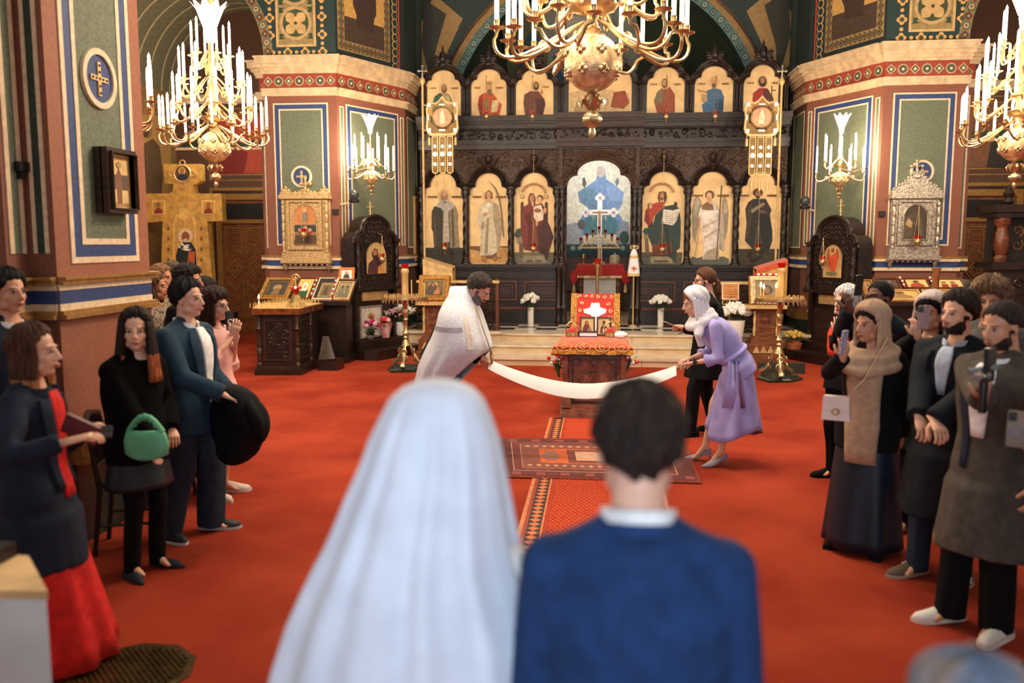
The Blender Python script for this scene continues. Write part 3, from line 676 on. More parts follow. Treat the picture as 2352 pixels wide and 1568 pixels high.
FIG = [
 tr([((58,52,44),[(137,1195),(600,1195),(600,1400),(137,1400)]),('gold_leaf','o',370,575,80,84),((226,190,134),'o',370,575,74,78),
     ((60,56,46),[(250,700),(340,690),(430,640),(500,690),(540,800),(530,900),(555,1195),(500,1260),(430,1240),(250,1220),(235,1010),(215,960),(220,760)]),
     ((150,134,106),[(430,700),(500,700),(538,800),(530,900),(552,1190),(440,1200)]),((96,84,62),[(450,740),(480,740),(500,1180),(470,1190)]),
     ((186,178,166),[(265,700),(310,635),(350,620),(400,620),(470,650),(500,700),(420,760),(432,1130),(350,1130),(360,760),(330,720)]),((110,100,92),[(350,640),(400,640),(380,675)]),
     (SK,'o',370,575,44,60),((150,120,96),'o',370,606,30,26),((196,160,128),'o',372,545,34,28),((104,84,62),[(250,800),(262,800),(270,1180),(255,1180)])],*C5) + letters(982,1006,452,7) + letters(1038,1062,452,7),
 tr([((120,84,52),[(677,1175),(1140,1175),(1140,1410),(677,1410)]),((204,154,96),[(677,1210),(790,1240),(830,1330),(1000,1330),(1140,1300),(1140,1410),(677,1410)]),((186,142,92),[(1000,1220),(1040,1190),(1140,1200),(1140,1310),(1000,1310)]),
     ('gold_leaf','o',905,565,92,92),((232,198,142),'o',905,565,86,86),
     ((204,190,164),[(800,690),(860,640),(960,640),(1020,680),(1050,800),(1085,870),(1060,985),(1040,1170),(1000,1250),(940,1285),(800,1290),(805,1000),(760,850)]),
     ((168,150,122),[(960,650),(1020,690),(1040,800),(1080,880),(1060,980),(1035,1170),(1010,1230),(985,1000),(950,820)]),((150,134,108),[(880,840),(910,830),(890,1270),(850,1270)]),((226,214,192),[(820,700),(880,660),(940,660),(890,760),(840,800)]),((150,132,104),[(815,900),(840,880),(850,960),(820,990)]),
     ((128,96,62),[(855,600),(865,530),(905,505),(945,530),(955,600),(930,620),(880,620)]),((196,150,110),'o',903,562,27,40),((206,160,122),[(880,600),(930,600),(940,650),(880,650)]),((190,140,100),'o',862,795,26,18),((200,150,110),'o',1046,815,22,24),
     ((122,110,78),[(905,395),(990,480),(1040,600),(1068,800),(1084,1060),(1074,1060),(1045,720),(1015,590),(975,490)]),((168,118,76),'o',850,1330,26,40),((168,118,76),'o',975,1325,26,22)],*C5) + letters(1086,1106,452,6) + letters(1140,1162,452,6),
 tr([((112,104,86),[(1206,1250),(1690,1250),(1690,1410),(1206,1410)]),((146,138,112),[(1320,1290),(1600,1290),(1600,1370),(1320,1370)]),((92,86,70),[(1350,1340),(1430,1340),(1430,1368),(1350,1368)]),((92,86,70),[(1460,1340),(1540,1340),(1540,1368),(1460,1368)]),
     ('gold_leaf','o',1440,600,92,92),((236,204,150),'o',1440,600,86,86),
     ((84,58,44),[(1285,660),(1305,640),(1322,660),(1322,1000),(1285,1000)]),((84,58,44),[(1575,660),(1592,640),(1612,660),(1612,960),(1575,960)]),((66,80,62),[(1210,1040),(1240,970),(1290,960),(1290,1060),(1240,1085)]),((140,124,96),[(1240,1070),(1330,1070),(1330,1140),(1240,1140)]),((110,90,66),[(1265,1140),(1320,1140),(1310,1300),(1270,1300)]),
     ((118,54,46),[(1330,700),(1380,670),(1370,600),(1400,540),(1440,545),(1465,600),(1460,680),(1540,660),(1600,760),(1600,860),(1640,950),(1680,1070),(1640,1190),(1590,1350),(1560,1260),(1490,1240),(1330,1220),(1285,1000),(1300,800)]),
     ((74,44,42),[(1540,680),(1600,760),(1600,860),(1640,950),(1680,1070),(1640,1190),(1600,1350),(1560,1260),(1500,1240),(1490,960),(1560,880)]),((92,40,36),[(1330,800),(1400,780),(1420,960),(1400,1210),(1370,1210),(1380,960)]),
     (SK,'o',1418,605,27,44),((206,164,126),[(1410,640),(1440,640),(1445,690),(1420,700)]),((226,206,180),[(1440,700),(1530,680),(1562,780),(1555,860),(1480,890),(1445,830)]),((112,74,52),'o',1517,602,38,40),((208,160,122),'o',1510,620,30,38),((204,156,118),'o',1578,750,20,36),((204,156,118),[(1465,880),(1500,870),(1490,930),(1470,940)]),((150,96,66),'o',1490,750,40,26),((120,84,60),'o',1305,582,22,24),((236,204,150),'o',1305,582,15,17),((120,84,60),'o',1590,582,22,24),((236,204,150),'o',1590,582,15,17)],*C5)
   + [((170,124,66),[(1226 + r * math.cos(a),451 - r * math.sin(a)) for r,a in ((26,b),(26,b + .09),(31,b + .09),(31,b))]) for b in np.arange(.3,2.8,.17)],
 None,
 tr([((96,92,78),[(70,1250),(560,1250),(545,1415),(70,1415)]),((156,142,112),[(180,1300),(440,1300),(440,1380),(180,1380)]),((90,82,66),[(220,1345),(400,1345),(400,1372),(220,1372)]),
     ('gold_leaf','o',318,580,92,92),((236,204,150),'o',318,580,86,86),
     ((66,48,38),[(145,670),(175,650),(205,670),(205,960),(145,960)]),((66,48,38),[(460,660),(475,640),(498,660),(498,960),(460,960)]),((54,84,76),[(85,1000),(110,960),(200,950),(200,1040),(110,1040)]),((150,136,104),[(100,1040),(165,1040),(165,1090),(100,1090)]),((110,92,70),[(110,1090),(150,1090),(165,1290),(120,1290)]),
     ((46,62,60),[(350,700),(450,680),(520,720),(540,870),(540,1020),(530,1200),(490,1230),(480,1370),(440,1330),(200,1180),(150,1060),(140,980),(200,950),(240,800)]),
     ((168,66,44),[(250,650),(340,650),(345,700),(230,800),(190,900),(150,930),(105,870),(120,740),(180,690)]),((128,46,34),[(120,760),(150,740),(170,900),(150,925),(108,870)]),((112,58,42),[(200,1160),(430,1120),(440,1280),(200,1290)]),((34,46,46),[(350,900),(380,900),(420,1300),(390,1290)]),
     ((92,56,38),[(265,600),(280,530),(320,515),(365,530),(375,600),(350,660),(280,650)]),(SK,'o',313,578,25,44),((206,160,122),[(295,610),(335,610),(345,650),(290,650)]),((110,70,46),'o',313,612,16,18),((206,158,120),'o',178,690,22,40),
     ((228,220,206),[(335,735),(445,750),(535,725),(485,880),(440,930),(310,900)]),((170,156,134),[(443,750),(448,750),(442,928),(436,928)])] + [((150,140,124),[(350,y),(430,y + 8),(428,y + 13),(348,y + 5)]) for y in range(765,890,24)] + [((150,140,124),[(460,y + 4),(510,y - 6),(508,y - 1),(458,y + 9)]) for y in range(765,870,24)],*C7)
   + [((170,124,66),[(1520 + r * math.cos(a),450 - r * math.sin(a)) for r,a in ((26,b),(26,b + .09),(31,b + .09),(31,b))]) for b in np.arange(.3,2.8,.17)],
 tr([((92,96,88),[(632,1430),(632,1350),(680,1300),(740,1320),(800,1300),(900,1320),(1050,1300),(1118,1330),(1118,1430)]),('gold_leaf','o',885,570,84,86),((240,212,160),'o',885,570,78,80),
     ((150,138,118),[(735,570),(790,640),(780,800),(750,950),(715,1145),(680,1050),(675,750),(700,620)]),((176,164,142),[(735,580),(770,640),(740,760),(700,800),(695,660)]),((150,138,118),[(1040,650),(1060,570),(1095,630),(1115,780),(1100,1000),(1065,1130),(1040,1240),(1000,1200),(1030,900)]),((176,164,142),[(1050,640),(1062,585),(1090,640),(1100,760),(1060,800)]),
     ((222,208,196),[(770,720),(850,640),(960,640),(1010,740),(1050,800),(1040,960),(1000,1100),(1000,1340),(800,1340),(820,1200),(790,1000),(750,830)]),((186,170,150),[(960,650),(1010,745),(1050,800),(1065,1230),(1030,1230),(1000,1000)]),((176,158,136),[(840,1240),(990,1180),(1000,1340),(800,1340)]),((240,230,222),[(790,780),(980,740),(1000,770),(810,900)]),((190,174,156),[(800,940),(980,850),(985,870),(810,970)]),((190,174,156),[(820,1060),(985,960),(985,985),(830,1090)]),
     ((134,102,72),[(790,690),(850,650),(925,680),(935,745),(800,740)]),((112,82,56),'o',888,562,54,56),((214,168,130),'o',882,580,32,46),((210,164,126),[(860,615),(905,615),(915,655),(850,655)]),((200,150,112),'o',762,890,14,70),
     ((96,82,58),[(1026,450),(1036,450),(972,1350),(962,1350)]),((206,172,116),[(760,960),(770,960),(720,1300),(712,1300)])],*C7) + letters(1592,1614,449,6) + letters(1648,1674,449,6),
 tr([((70,60,46),[(1222,1210),(1720,1210),(1705,1420),(1222,1420)]),('gold_leaf','o',1465,555,82,82),((234,198,138),'o',1465,555,76,76),
     ((52,48,44),[(1410,610),(1560,610),(1630,740),(1610,800),(1640,1000),(1640,1110),(1590,1260),(1500,1280),(1380,1190),(1310,1110),(1330,900),(1315,730),(1350,650)]),((36,36,36),[(1480,800),(1600,800),(1640,1000),(1600,1200),(1500,1250)]),((70,64,56),[(1340,700),(1400,640),(1390,900),(1350,1080),(1325,1090)]),
     ((70,48,36),'o',1464,536,60,50),((156,108,76),'o',1466,556,34,48),((60,44,34),'o',1468,590,24,18),((150,136,112),[(1380,740),(1540,650),(1550,680),(1390,785)]),((170,120,84),'o',1520,672,24,14),((120,84,62),[(1480,745),(1560,755),(1555,785),(1485,775)]),((44,36,30),[(1360,1340),(1480,1290),(1530,1300),(1400,1370)])],*C7) + letters(1698,1722,449,7) + letters(1762,1784,449,6)]
UFIG = [
 tr([((44,84,66),[(270,848),(270,710),(300,620),(360,580),(420,580),(470,600),(520,710),(520,848)]),((176,160,116),[(390,600),(460,600),(500,700),(500,848),(380,848)]),('gold_leaf','o',410,530,60,70),((110,74,52),'o',412,536,32,52),((170,124,90),'o',410,520,22,30)],*C4) + letters(988,1002,203,4) + letters(1037,1053,203,4),
 tr([((190,84,44),[(820,620),(880,580),(980,580),(1040,660),(1090,720),(1060,846),(830,846),(805,720)]),((150,60,38),[(820,640),(860,600),(860,840),(830,840),(808,720)]),((150,116,80),[(880,660),(940,640),(940,760),(880,770)]),((196,150,104),'o',940,540,36,56),((120,92,68),'o',942,572,28,34),((180,136,80),[(905,490),(905,440),(922,460),(940,436),(958,460),(972,440),(972,490)]),((222,196,152),[(975,670),(1060,660),(1030,810),(960,810)])],*C4) + letters(1089,1104,202,4) + letters(1140,1156,202,4),
 tr([((106,62,50),[(1350,600),(1420,560),(1520,560),(1590,660),(1600,720),(1570,840),(1360,840),(1340,700)]),((78,44,40),[(1480,640),(1590,660),(1600,720),(1570,838),(1500,838)]),('gold_leaf','o',1490,490,66,66),((76,52,40),'o',1490,500,34,54),((160,114,84),'o',1488,488,22,30),((190,130,80),[(1540,590),(1575,590),(1560,540),(1550,540)])],*C4) + letters(1246,1262,200,4),
 [((206,176,130),[(1308,262),(1308,214),(1360,200),(1446,214),(1446,262)]),((150,76,52),[(1402,246),(1410,212),(1436,208),(1446,236),(1432,250)]),((170,140,100),[(1316,262),(1324,236),(1350,226),(1380,262)]),((196,160,118),'o',1392,236,8,10),((140,104,70),'o',1366,228,8,10)],
 tr([((150,76,54),[(440,720),(490,680),(540,680),(580,740),(580,888),(440,888),(415,790)]),((120,112,84),[(440,720),(490,690),(480,800),(430,830),(416,790)]),('gold_leaf','o',500,655,44,44),((120,90,66),'o',500,655,24,40),((190,146,108),'o',498,648,16,24)],*C4B) + letters(1494,1510,194,4) + letters(1548,1564,194,4),
 tr([((72,112,148),[(830,710),(880,690),(940,700),(965,760),(955,888),(800,888),(790,820),(830,790)]),((48,80,112),[(900,780),(960,770),(955,886),(890,886)]),('gold_leaf','o',885,645,44,46),((196,146,104),'o',885,650,20,34),((120,80,54),'o',885,672,16,18),((200,160,92),[(862,632),(864,606),(912,606),(912,632)]),((190,140,100),[(755,700),(830,716),(830,730),(760,716)]),((190,150,108),[(790,740),(826,740),(820,800),(790,800)])],*C4B) + letters(1604,1620,193,4) + letters(1658,1674,193,4),
 tr([((158,44,38),[(1190,730),(1240,690),(1300,690),(1350,770),(1350,888),(1180,888)]),((84,44,38),[(1270,700),(1310,700),(1350,770),(1350,886),(1280,886)]),('gold_leaf','o',1265,640,44,48),((60,42,32),'o',1266,640,32,42),((170,122,90),'o',1264,630,18,26),((60,40,28),[(1334,670),(1340,670),(1340,704),(1368,704),(1368,712),(1340,712),(1340,770),(1334,770)])],*C4B) + letters(1716,1732,191,4) + letters(1772,1786,191,4)]
def in_uv(b): l,r,a,k,bo = b;return uvI(l,bo)[0],uvI(r,bo)[0],uvI((l + r) / 2,bo)[1],uvI((l + r) / 2,k)[1],uvI((l + r) / 2,a)[1]
def icon_panel(b,fig,name,lab):
    u0,u1,v0,vk,v1 = in_uv(b);o = trefoil(u0,u1,v0,vk,v1)
    p = MB().prism(o,FI,-.02,.01,back=True).build(name,GOLD_BG,IC,0);p['label'] = lab
    if fig: mural(FI,fig,p,'painted_figure',d=.012)
    return o
# arch mouldings: swept ridges following the icon outline
def moulding(o,mt,offs,parent,name,skip_bottom=True):
    b = MB()
    for d_,r_,h_ in offs:
        q = offset(o,d_)
        if skip_bottom: q = q[1:-1]
        b.tube([FI.P(u,v,h_) for u,v in q],r_,6,0)
    return b.build(name,mt,parent,50)
DESC_L = ['gold icon of a bishop in a dark robe and white stole','gold icon of a man in a white robe with a palm','gold icon of the mother and child enthroned',None,'gold icon of a seated teacher with an open book','gold icon of a white robed angel with a staff','gold icon of a man in a dark cloak']
lowo = []
for b_,f_,l_ in zip(LOW,FIG,DESC_L):
    if b_:
        o = icon_panel(b_,f_,'icon_panel',l_);lowo.append(o)
        moulding(o,'wood_black',((.02,.030,.05),(.065,.022,.075),(.105,.026,.095)),IC,'arch_moulding')
for b_,f_ in zip(UPP,UFIG):
    o = icon_panel(b_,f_,'icon_panel','half length saint on gold ground')
    moulding(o,'wood_black',((.02,.024,.04),(.06,.026,.06),(.105,.030,.06)),IC,'arch_moulding')
# royal door opening
LO = uvI(1301,609)[0];RO = uvI(1446,609)[0];vkD = uvI(1376,402)[1];v1D = uvI(1376,368)[1];v0D = uvI(1376,609)[1]
oD = trefoil(LO,RO,v0D,vkD,v1D)
moulding(oD,'wood_carve',((.03,.04,.06),(.10,.03,.09),(.15,.035,.11)),IC,'door_arch')
# back boards with the openings cut out: spandrel pieces between arches, built as prisms around each arch
zCor0,zCor1 = uvI(1376,342)[1],uvI(1376,268)[1]
UL,UR = uvI(968,609)[0],uvI(1799,609)[0]
def spandrel(o,u0,u1,vtop,d,mt,name):
    # board left, right and over one arch outline, from u0 to u1 up to vtop
    k = len(o);mid = k // 2
    R_ = o[:mid + 1];L_ = o[mid:]
    ov = o[0][1];c = o[mid][0]
    b = MB()
    b.prism([(u1,ov)] + [(u1,vtop),(c,vtop)] + R_[::-1],FI,-.08,d,back=True)
    b.prism([(c,vtop),(u0,vtop),(u0,ov)] + L_[::-1],FI,-.08,d,back=True)
    return b.build(name,mt,IC,0)
lows = [b for b in LOW if b]
edges = [UL,uvI(1072,609)[0],uvI(1174.5,609)[0],uvI(1284,609)[0],uvI(1464,609)[0],uvI(1576,609)[0],uvI(1686,609)[0],UR]
cols3 = [0,1,2,4,5,6]
for i,o in enumerate(lowo):
    e = cols3[i] if i < 3 else cols3[i]
    u0,u1 = (edges[i],edges[i + 1]) if i < 3 else (edges[i + 1],edges[i + 2])
    spandrel(o,u0,u1,zCor0,.03,'wood_carve','spandrel_board')
spandrel(oD,edges[3],edges[4],zCor0 + .02,.06,'wood_carve','spandrel_board')
# carved scrollwork
def scrolls(cells,d,r0,name,mt='wood_carve'):
    b = MB()
    for (cu,cv,r,sg,a0) in cells:
        b.tube(spiral((cu,cv),r,1.4,a0,FI,d,sg,14),[r * .17 * (1 - .5 * i / 14) for i in range(15)],5)
        for t in (0,1.6,3.4):
            p = FI.P(cu + r * 1.15 * math.cos(a0 + t),cv + r * 1.15 * math.sin(a0 + t),d)
            b.ell(p,(r * .26,.02,r * .16),6,4)
    o = b.build(name,mt,IC,60);return stuff(o)
def spand_cells(u0,u1,v0,v1,arch,r=.085):
    out = [];nu = max(2,int((u1 - u0) / (r * 1.9)));nv = max(1,int((v1 - v0) / (r * 1.8)))
    for i in range(nu):
        for j in range(nv):
            u = u0 + (i + .5) * (u1 - u0) / nu;v = v0 + (j + .5) * (v1 - v0) / nv
            if not arch(u,v): out.append((u,v,r,1 if (i + j) % 2 else -1,rnd.uniform(0,6)))
    return out
def inside(o,m=.16):
    q = np.array(offset(o,m))
    def f(u,v):
        n = len(q);c = False
        for i in range(n):
            x1,y1 = q[i];x2,y2 = q[(i + 1) % n]
            if (y1 > v) != (y2 > v) and u < (x2 - x1) * (v - y1) / (y2 - y1) + x1: c = not c
        return c
    return f
zk = uvI(1376,425)[1]
for i,o in enumerate(lowo):
    u0,u1 = (edges[i],edges[i + 1]) if i < 3 else (edges[i + 1],edges[i + 2])
    scrolls(spand_cells(u0 + .02,u1 - .02,zk - .05,zCor0 - .02,inside(o)),.035,.08,'carved_scrolls')
    # winged cherub head over the arch
    c = (o[0][0] + o[-1][0]) / 2 if 0 else (min(p[0] for p in o) + max(p[0] for p in o)) / 2;zv = zCor0 - .20
    b = MB();b.ell(FI.P(c,zv,.10),(.06,.06,.075));b.ell(FI.P(c,zv + .04,.09),(.075,.06,.06));b.ell(FI.P(c,zv - .01,.165),(.014,.02,.02),6,4)
    for s in (-1,1):
        for k in range(4): b.tube([FI.P(c + s * .04,zv - .05 - .03 * k,.07),FI.P(c + s * (.13 - .015 * k),zv - .02 - .045 * k,.08),FI.P(c + s * (.22 - .04 * k),zv + .06 - .06 * k,.06)],[.03,.028,.008],6)
    b.ell(FI.P(c,zv - .16,.07),(.05,.03,.08));b.build('cherub','wood_dark',IC,60)
scrolls(spand_cells(edges[3] + .06,edges[4] - .06,uvI(1376,430)[1],zCor0,inside(oD,.2),.1),.07,.09,'carved_scrolls')
for u in (edges[3] + .03,edges[4] - .03): slab('door_post',FI,u - .035,u + .035,v0D,zCor0,.03,.13,'wood_carve',IC)
# twisted columns with capital and base
def twisted(u,v0,v1,r,d=.09):
    b = MB();p = FI.P(u,0,d);n = 22;z0,z1 = v0 + .16,v1 - .22
    prof = [(r,z0 + (z1 - z0) * i / n) for i in range(n + 1)]
    b.lathe(prof,(p[0],p[1],0),12,lobes=3,amp=.22,twist=26)
    for (a,c,q) in ((v0,v0 + .05,2.0),(v0 + .05,v0 + .10,1.5),(v0 + .10,v0 + .16,1.25),(z1,z1 + .04,1.3),(z1 + .04,z1 + .16,1.5),(z1 + .16,z1 + .22,1.9)):
        b.lathe([(r * q * .92,a),(r * q,(a + c) / 2),(r * q * .92,c)],(p[0],p[1],0),12)
    for k in range(6):
        t = k * PI / 3;b.ell((p[0] + r * 1.4 * math.cos(t),p[1] + r * 1.4 * math.sin(t),z1 + .10),(r * .4,r * .4,.05),6,4)
    return b.build('twisted_column','wood_black',IC,50)
vb = v0D;vcap = uvI(1376,428)[1]
for px in (1072,1174.5): twisted(uvI(px,609)[0],vb,vcap,.055)
for px in (1279,1291,1455,1466): twisted(uvI(px,609)[0],vb,vcap,.05,.12)
for px in (1576,1686): twisted(uvI(px,609)[0],vb,vcap,.055)
for px in (971,1796): twisted(uvI(px,609)[0],vb,vcap,.05)
# cornice between the rows
b = MB();prof = [(342,.10),(336,.16),(331,.13),(326,.20),(322,.12),(300,.12),(296,.24),(290,.28),(286,.22),(281,.34),(274,.40),(268,.30)]
def zat(y): return uvI(1376,y)[1]
for (ya,da),(yb,db) in zip(prof[:-1],prof[1:]):
    b.prism(rect(UL,UR,zat(ya),zat(yb)),FI,-.1,max(da,db),back=True)
b.build('cornice','wood_black',IC,0)
b = MB();CU0,CU1 = uvI(1280,300)[0],uvI(1478,300)[0]
for (ya,da),(yb,db) in zip(prof[:-1],prof[1:]): b.prism(rect(CU0,CU1,zat(ya - 3),zat(yb - 3)),FI,0,max(da,db) + .10,back=True)
b.build('cornice','wood_dark',IC,0)
for u in np.arange(UL + .05,UR,.05): pass
b = MB()
for i,u in enumerate(np.arange(UL + .02,UR,.045)):
    in_c = CU0 < u < CU1;b.ell(FI.P(u,zat(298),.25 + (.1 if in_c else 0)),(.018,.018,.018),6,4)
stuff(b.build('bead_row','wood_dark',IC,60))
# leafy frieze in the cornice
b = MB();n = 46
for i in range(n):
    u = UL + .1 + (UR - UL - .2) * i / (n - 1);d = .13 + (.1 if CU0 < u < CU1 else 0);zf = zat(311)
    sg = 1 if i % 2 else -1
    b.tube(spiral((u,zf + sg * .02),.075,1.2,rnd.uniform(0,6),FI,d,sg,10),[.02 * (1 - .06 * k) for k in range(11)],5)
    for t in range(3): b.ell(FI.P(u + rnd.uniform(-.06,.06),zf + rnd.uniform(-.08,.08),d + .02),(.03,.02,.022),6,4)
stuff(b.build('carved_frieze','wood_black',IC,60))
# wall behind the upper row, colonnettes and crowns
ub = zat(266)
xs = [uvI(p,262)[0] for p in (972,1071,1174,1288,1467,1582,1694,1797)]
for i,b_ in enumerate(UPP):
    u0,u1,v0,vk,v1 = in_uv(b_);o = trefoil(u0,u1,v0,vk,v1);c = (u0 + u1) / 2
    op = offset(o,.12)
    k = len(o) // 2
    # shaped board that follows the arch
    MB().ring(op,o,FI,-.08,.02).build('arch_board','wood_black',IC,0)
    b = MB();zt_ = v1 + .12      # crown: cherub head with leaves and a finial
    if i != 3:
        b.ell(FI.P(c,zt_ + .10,.07),(.075,.07,.095));b.ell(FI.P(c,zt_ + .17,.06),(.07,.06,.07));b.tube([FI.P(c,zt_ + .2,.05),FI.P(c,zt_ + .30,.05),FI.P(c,zt_ + .36,.05)],[.03,.02,.008],6)
        for s in (-1,1):
            for q in range(4): b.tube([FI.P(c + s * .05,zt_ + .02 + .03 * q,.06),FI.P(c + s * (.12 + .02 * q),zt_ - .02 + .05 * q,.09),FI.P(c + s * (.20 - .025 * q),zt_ - .06 + .075 * q,.06)],[.035,.03,.01],6)
            b.tube(spiral((c + s * .16,zt_ - .05),.06,1.2,1,FI,.06,s,10),.016,5)
        b.ell(FI.P(c,zt_ - .02,.08),(.09,.05,.06))
    else:
        for s in (-1,1): b.tube(spiral((c + s * .25,zt_),.12,1.3,1,FI,.06,s,12),.028,6)
        b.ell(FI.P(c,zt_ + .08,.06),(.14,.08,.12))
    b.build('carved_crown','wood_black',IC,60)
for u in xs:
    b = MB()
    for du in (-.03,.03):
        p = FI.P(u + du,0,.07);b.lathe([(.022,ub),(.022,zat(196))],(p[0],p[1],0),10,lobes=2,amp=.15,twist=40)
    p = FI.P(u,0,.06);b.lathe([(.07,ub),(.085,ub + .04),(.05,ub + .09)],(p[0],p[1],0),10);b.lathe([(.05,zat(200)),(.085,zat(194)),(.07,zat(190))],(p[0],p[1],0),10)
    b.build('colonnette','wood_black',IC,50)
    slab('pier_board',FI,u - .09,u + .09,ub,zat(192),-.08,.03,'wood_black',IC)
# lower base with panels
bt = v0D;DL,DR = uvI(1292,640)[0],uvI(1456,640)[0]
for s in (-1,1):
    a0,a1 = (UL,DL) if s < 0 else (DR,UR)
    b = MB();b.prism(rect(a0,a1,PZ,bt),FI,-.1,.10,back=True)
    for z0,z1,d in ((bt - .05,bt + .02,.22),(bt - .10,bt - .05,.16),(PZ + .30,PZ + .36,.17),(PZ,PZ + .30,.20),(PZ + .36,PZ + .40,.13),(bt - .26,bt - .23,.13)): b.prism(rect(a0,a1,z0,z1),FI,0,d,back=True)
    b.build('base','wood_black',IC,0)
    MB().prism(rect(a0,a1,PZ + .30,PZ + .345),FI,.1,.19,back=True).build('base_strip','wood_red',IC,0)
    for c,w in ((-3.05,.72),(-2.05,.95),(-1.12,1.0)) if s < 0 else ((1.12,1.0),(2.05,.95),(3.05,.72)):
        u0,u1,v0,v1 = c - w / 2 + .1,c + w / 2 - .1,PZ + .47,bt - .32
        MB().ring(rect(u0,u1,v0,v1),rect(u0 + .03,u1 - .03,v0 + .03,v1 - .03),FI,.1,.135).build('panel_moulding','wood_red',IC,0)
        MB().ring(rect(u0 + .07,u1 - .07,v0 + .07,v1 - .07),rect(u0 + .10,u1 - .10,v0 + .10,v1 - .10),FI,.1,.125).build('panel_moulding','wood_dark',IC,0)
        MB().prism(rect(u0 + .12,u1 - .12,v0 + .12,v1 - .12),FI,.1,.118).build('raised_panel','wood_dark',IC,0)
    for px in ((1284,1296) if s < 0 else (1452,1464)):
        p = FI.P(uvI(px,640)[0],0,.17);b = MB();b.lathe([(.07,PZ),(.085,PZ + .05),(.06,PZ + .12),(.06,PZ + .28),(.08,PZ + .33),(.055,PZ + .40),(.055,bt - .2),(.07,bt - .12),(.07,bt)],(p[0],p[1],0),12);b.build('base_column','wood_black',IC,40)
# ---------------------------------------------------------------- hanging oil lamps
def lampada(pos,ztop,label,chains=3,r=.055,grp=None,spread=None,hook=None):
    x,y,z = pos;t = thing('oil_lamp',label,'lamp',(x,y,z),grp)
    b = MB();b.lathe([(.006,-.10),(.014,-.085),(.008,-.07),(.03,-.05),(.85 * r,-.02),(r,.01),(.9 * r,.03),(1.15 * r,.04),(1.1 * r,.05)],(x,y,z),14);b.build('brass_bowl','brass',t,50)
    b = MB();b.lathe([(.55 * r,.045),(.7 * r,.08),(.78 * r,.115),(.70 * r,.115),(.5 * r,.06)],(x,y,z),12);b.build('red_glass','red_glass',t,50)
    b = MB();zc = min(ztop,z + (spread or .55))
    for k in range(chains):
        a = 2 * PI * k / chains + .4;b.cyl((x + r * math.cos(a),y + r * math.sin(a),z + .04),(x,y,zc),.0035,n=5)
    b.ell((x,y,zc),.018,8,5);b.cyl((x,y,zc),(x,y,ztop),.0035,n=5);b.build('chain','brass',t,50)
    if hook is not None: b = MB();b.tube([(x,y,ztop),hook],.008,5);b.build('hook','brass',t)
    return t
for px,py,yt,gl in ((1021,572,0,'red glass oil lamp hanging before the dark robed bishop icon'),(1225,572,372,'red glass oil lamp hanging before the enthroned mother and child'),(1521,574,372,'red glass oil lamp hanging before the seated figure with the book'),(1741,574,0,'red glass oil lamp hanging before the dark cloaked saint')):
    p = onY(px,py,YI - .32);zt = onY(px,345,YI - .32)[2];lampada(p,zt,gl,r=.07)
for px,gl in ((1117,'crowned saint in the red robe'),(1223,'saint in the brown robe'),(1530,'saint in the red brown mantle'),(1643,'saint in the blue robe')):
    p = onY(px,268,YI - .38);lampada(p,onY(px,175,YI - .38)[2],'small red oil lamp before the upper ' + gl,chains=2,r=.055,spread=2)
# ================================================================ chandeliers
for k in ('bulb','candle_lit','flame','tulip_glass'): MT[k].cycles.emission_sampling = 'NONE'
def place(name,me,parent,M):
    o = link(name,me);o.parent = parent;o.matrix_basis = M;return o
def data(mb,name,mats,smooth=50):
    o = mb.build(name,mats,None,smooth);me = o.data;bpy.data.objects.remove(o);return me
def candle_mesh(h,r):
    b = MB();b.lathe([(r * 1.15,-.02),(r * 1.2,0),(r,.005),(r,h),(r * .6,h + .005)],(0,0,0),8);return data(b,'candle','candle_lit')
def bulb_mesh(r):
    b = MB();b.lathe([(r * .5,0),(r * .95,r * 1.2),(r * .85,r * 2.2),(r * .3,r * 3.6),(r * .05,r * 4.2)],(0,0,0),8);return data(b,'bulb','bulb',180)
def arm_mesh(rt,zt,z0,sides,k):
    # S-curved arm from the stem at height z0 to cups around radius rt, height zt; sides = lateral offsets of the cups
    b = MB()
    for sd,dr,dz in sides:
        tip = np.array([rt + dr,sd,zt + dz]);P = []
        for t in np.linspace(0,1,15):
            r = .06 * k + (tip[0] - .06 * k) * (math.sin(t * PI / 2) ** .8) * (1 + .12 * math.sin(PI * t))
            z = z0 + (zt + dz - z0) * t ** 2 - .24 * k * math.sin(PI * min(1,t * 1.02)) ** 1.0 * (1 if t < 1 else 0)
            P.append((r,sd * max(0,t - .15) ** 1.2 * 1.2 if t < 1 else sd,z))
        P[-1] = tuple(tip);P[-2] = (tip[0] + .005,tip[1],tip[2] - .05 * k)
        b.tube(P,[.013 * k] * 13 + [.012 * k,.014 * k],6)
        b.lathe([(.012 * k,-.03 * k),(.02 * k,-.01 * k),(.055 * k,.0),(.06 * k,.008 * k),(.018 * k,.012 * k),(.02 * k,.05 * k),(.024 * k,.055 * k)],tip,10)
    # scroll ornament
    b.tube([(rt * .55 + .05 * k * math.cos(a) * (1 - a / 12),.0,zt - .12 * k + .05 * k * math.sin(a) * (1 - a / 12)) for a in np.linspace(0,8,14)],.008 * k,5)
    return data(b,'arm','brass')
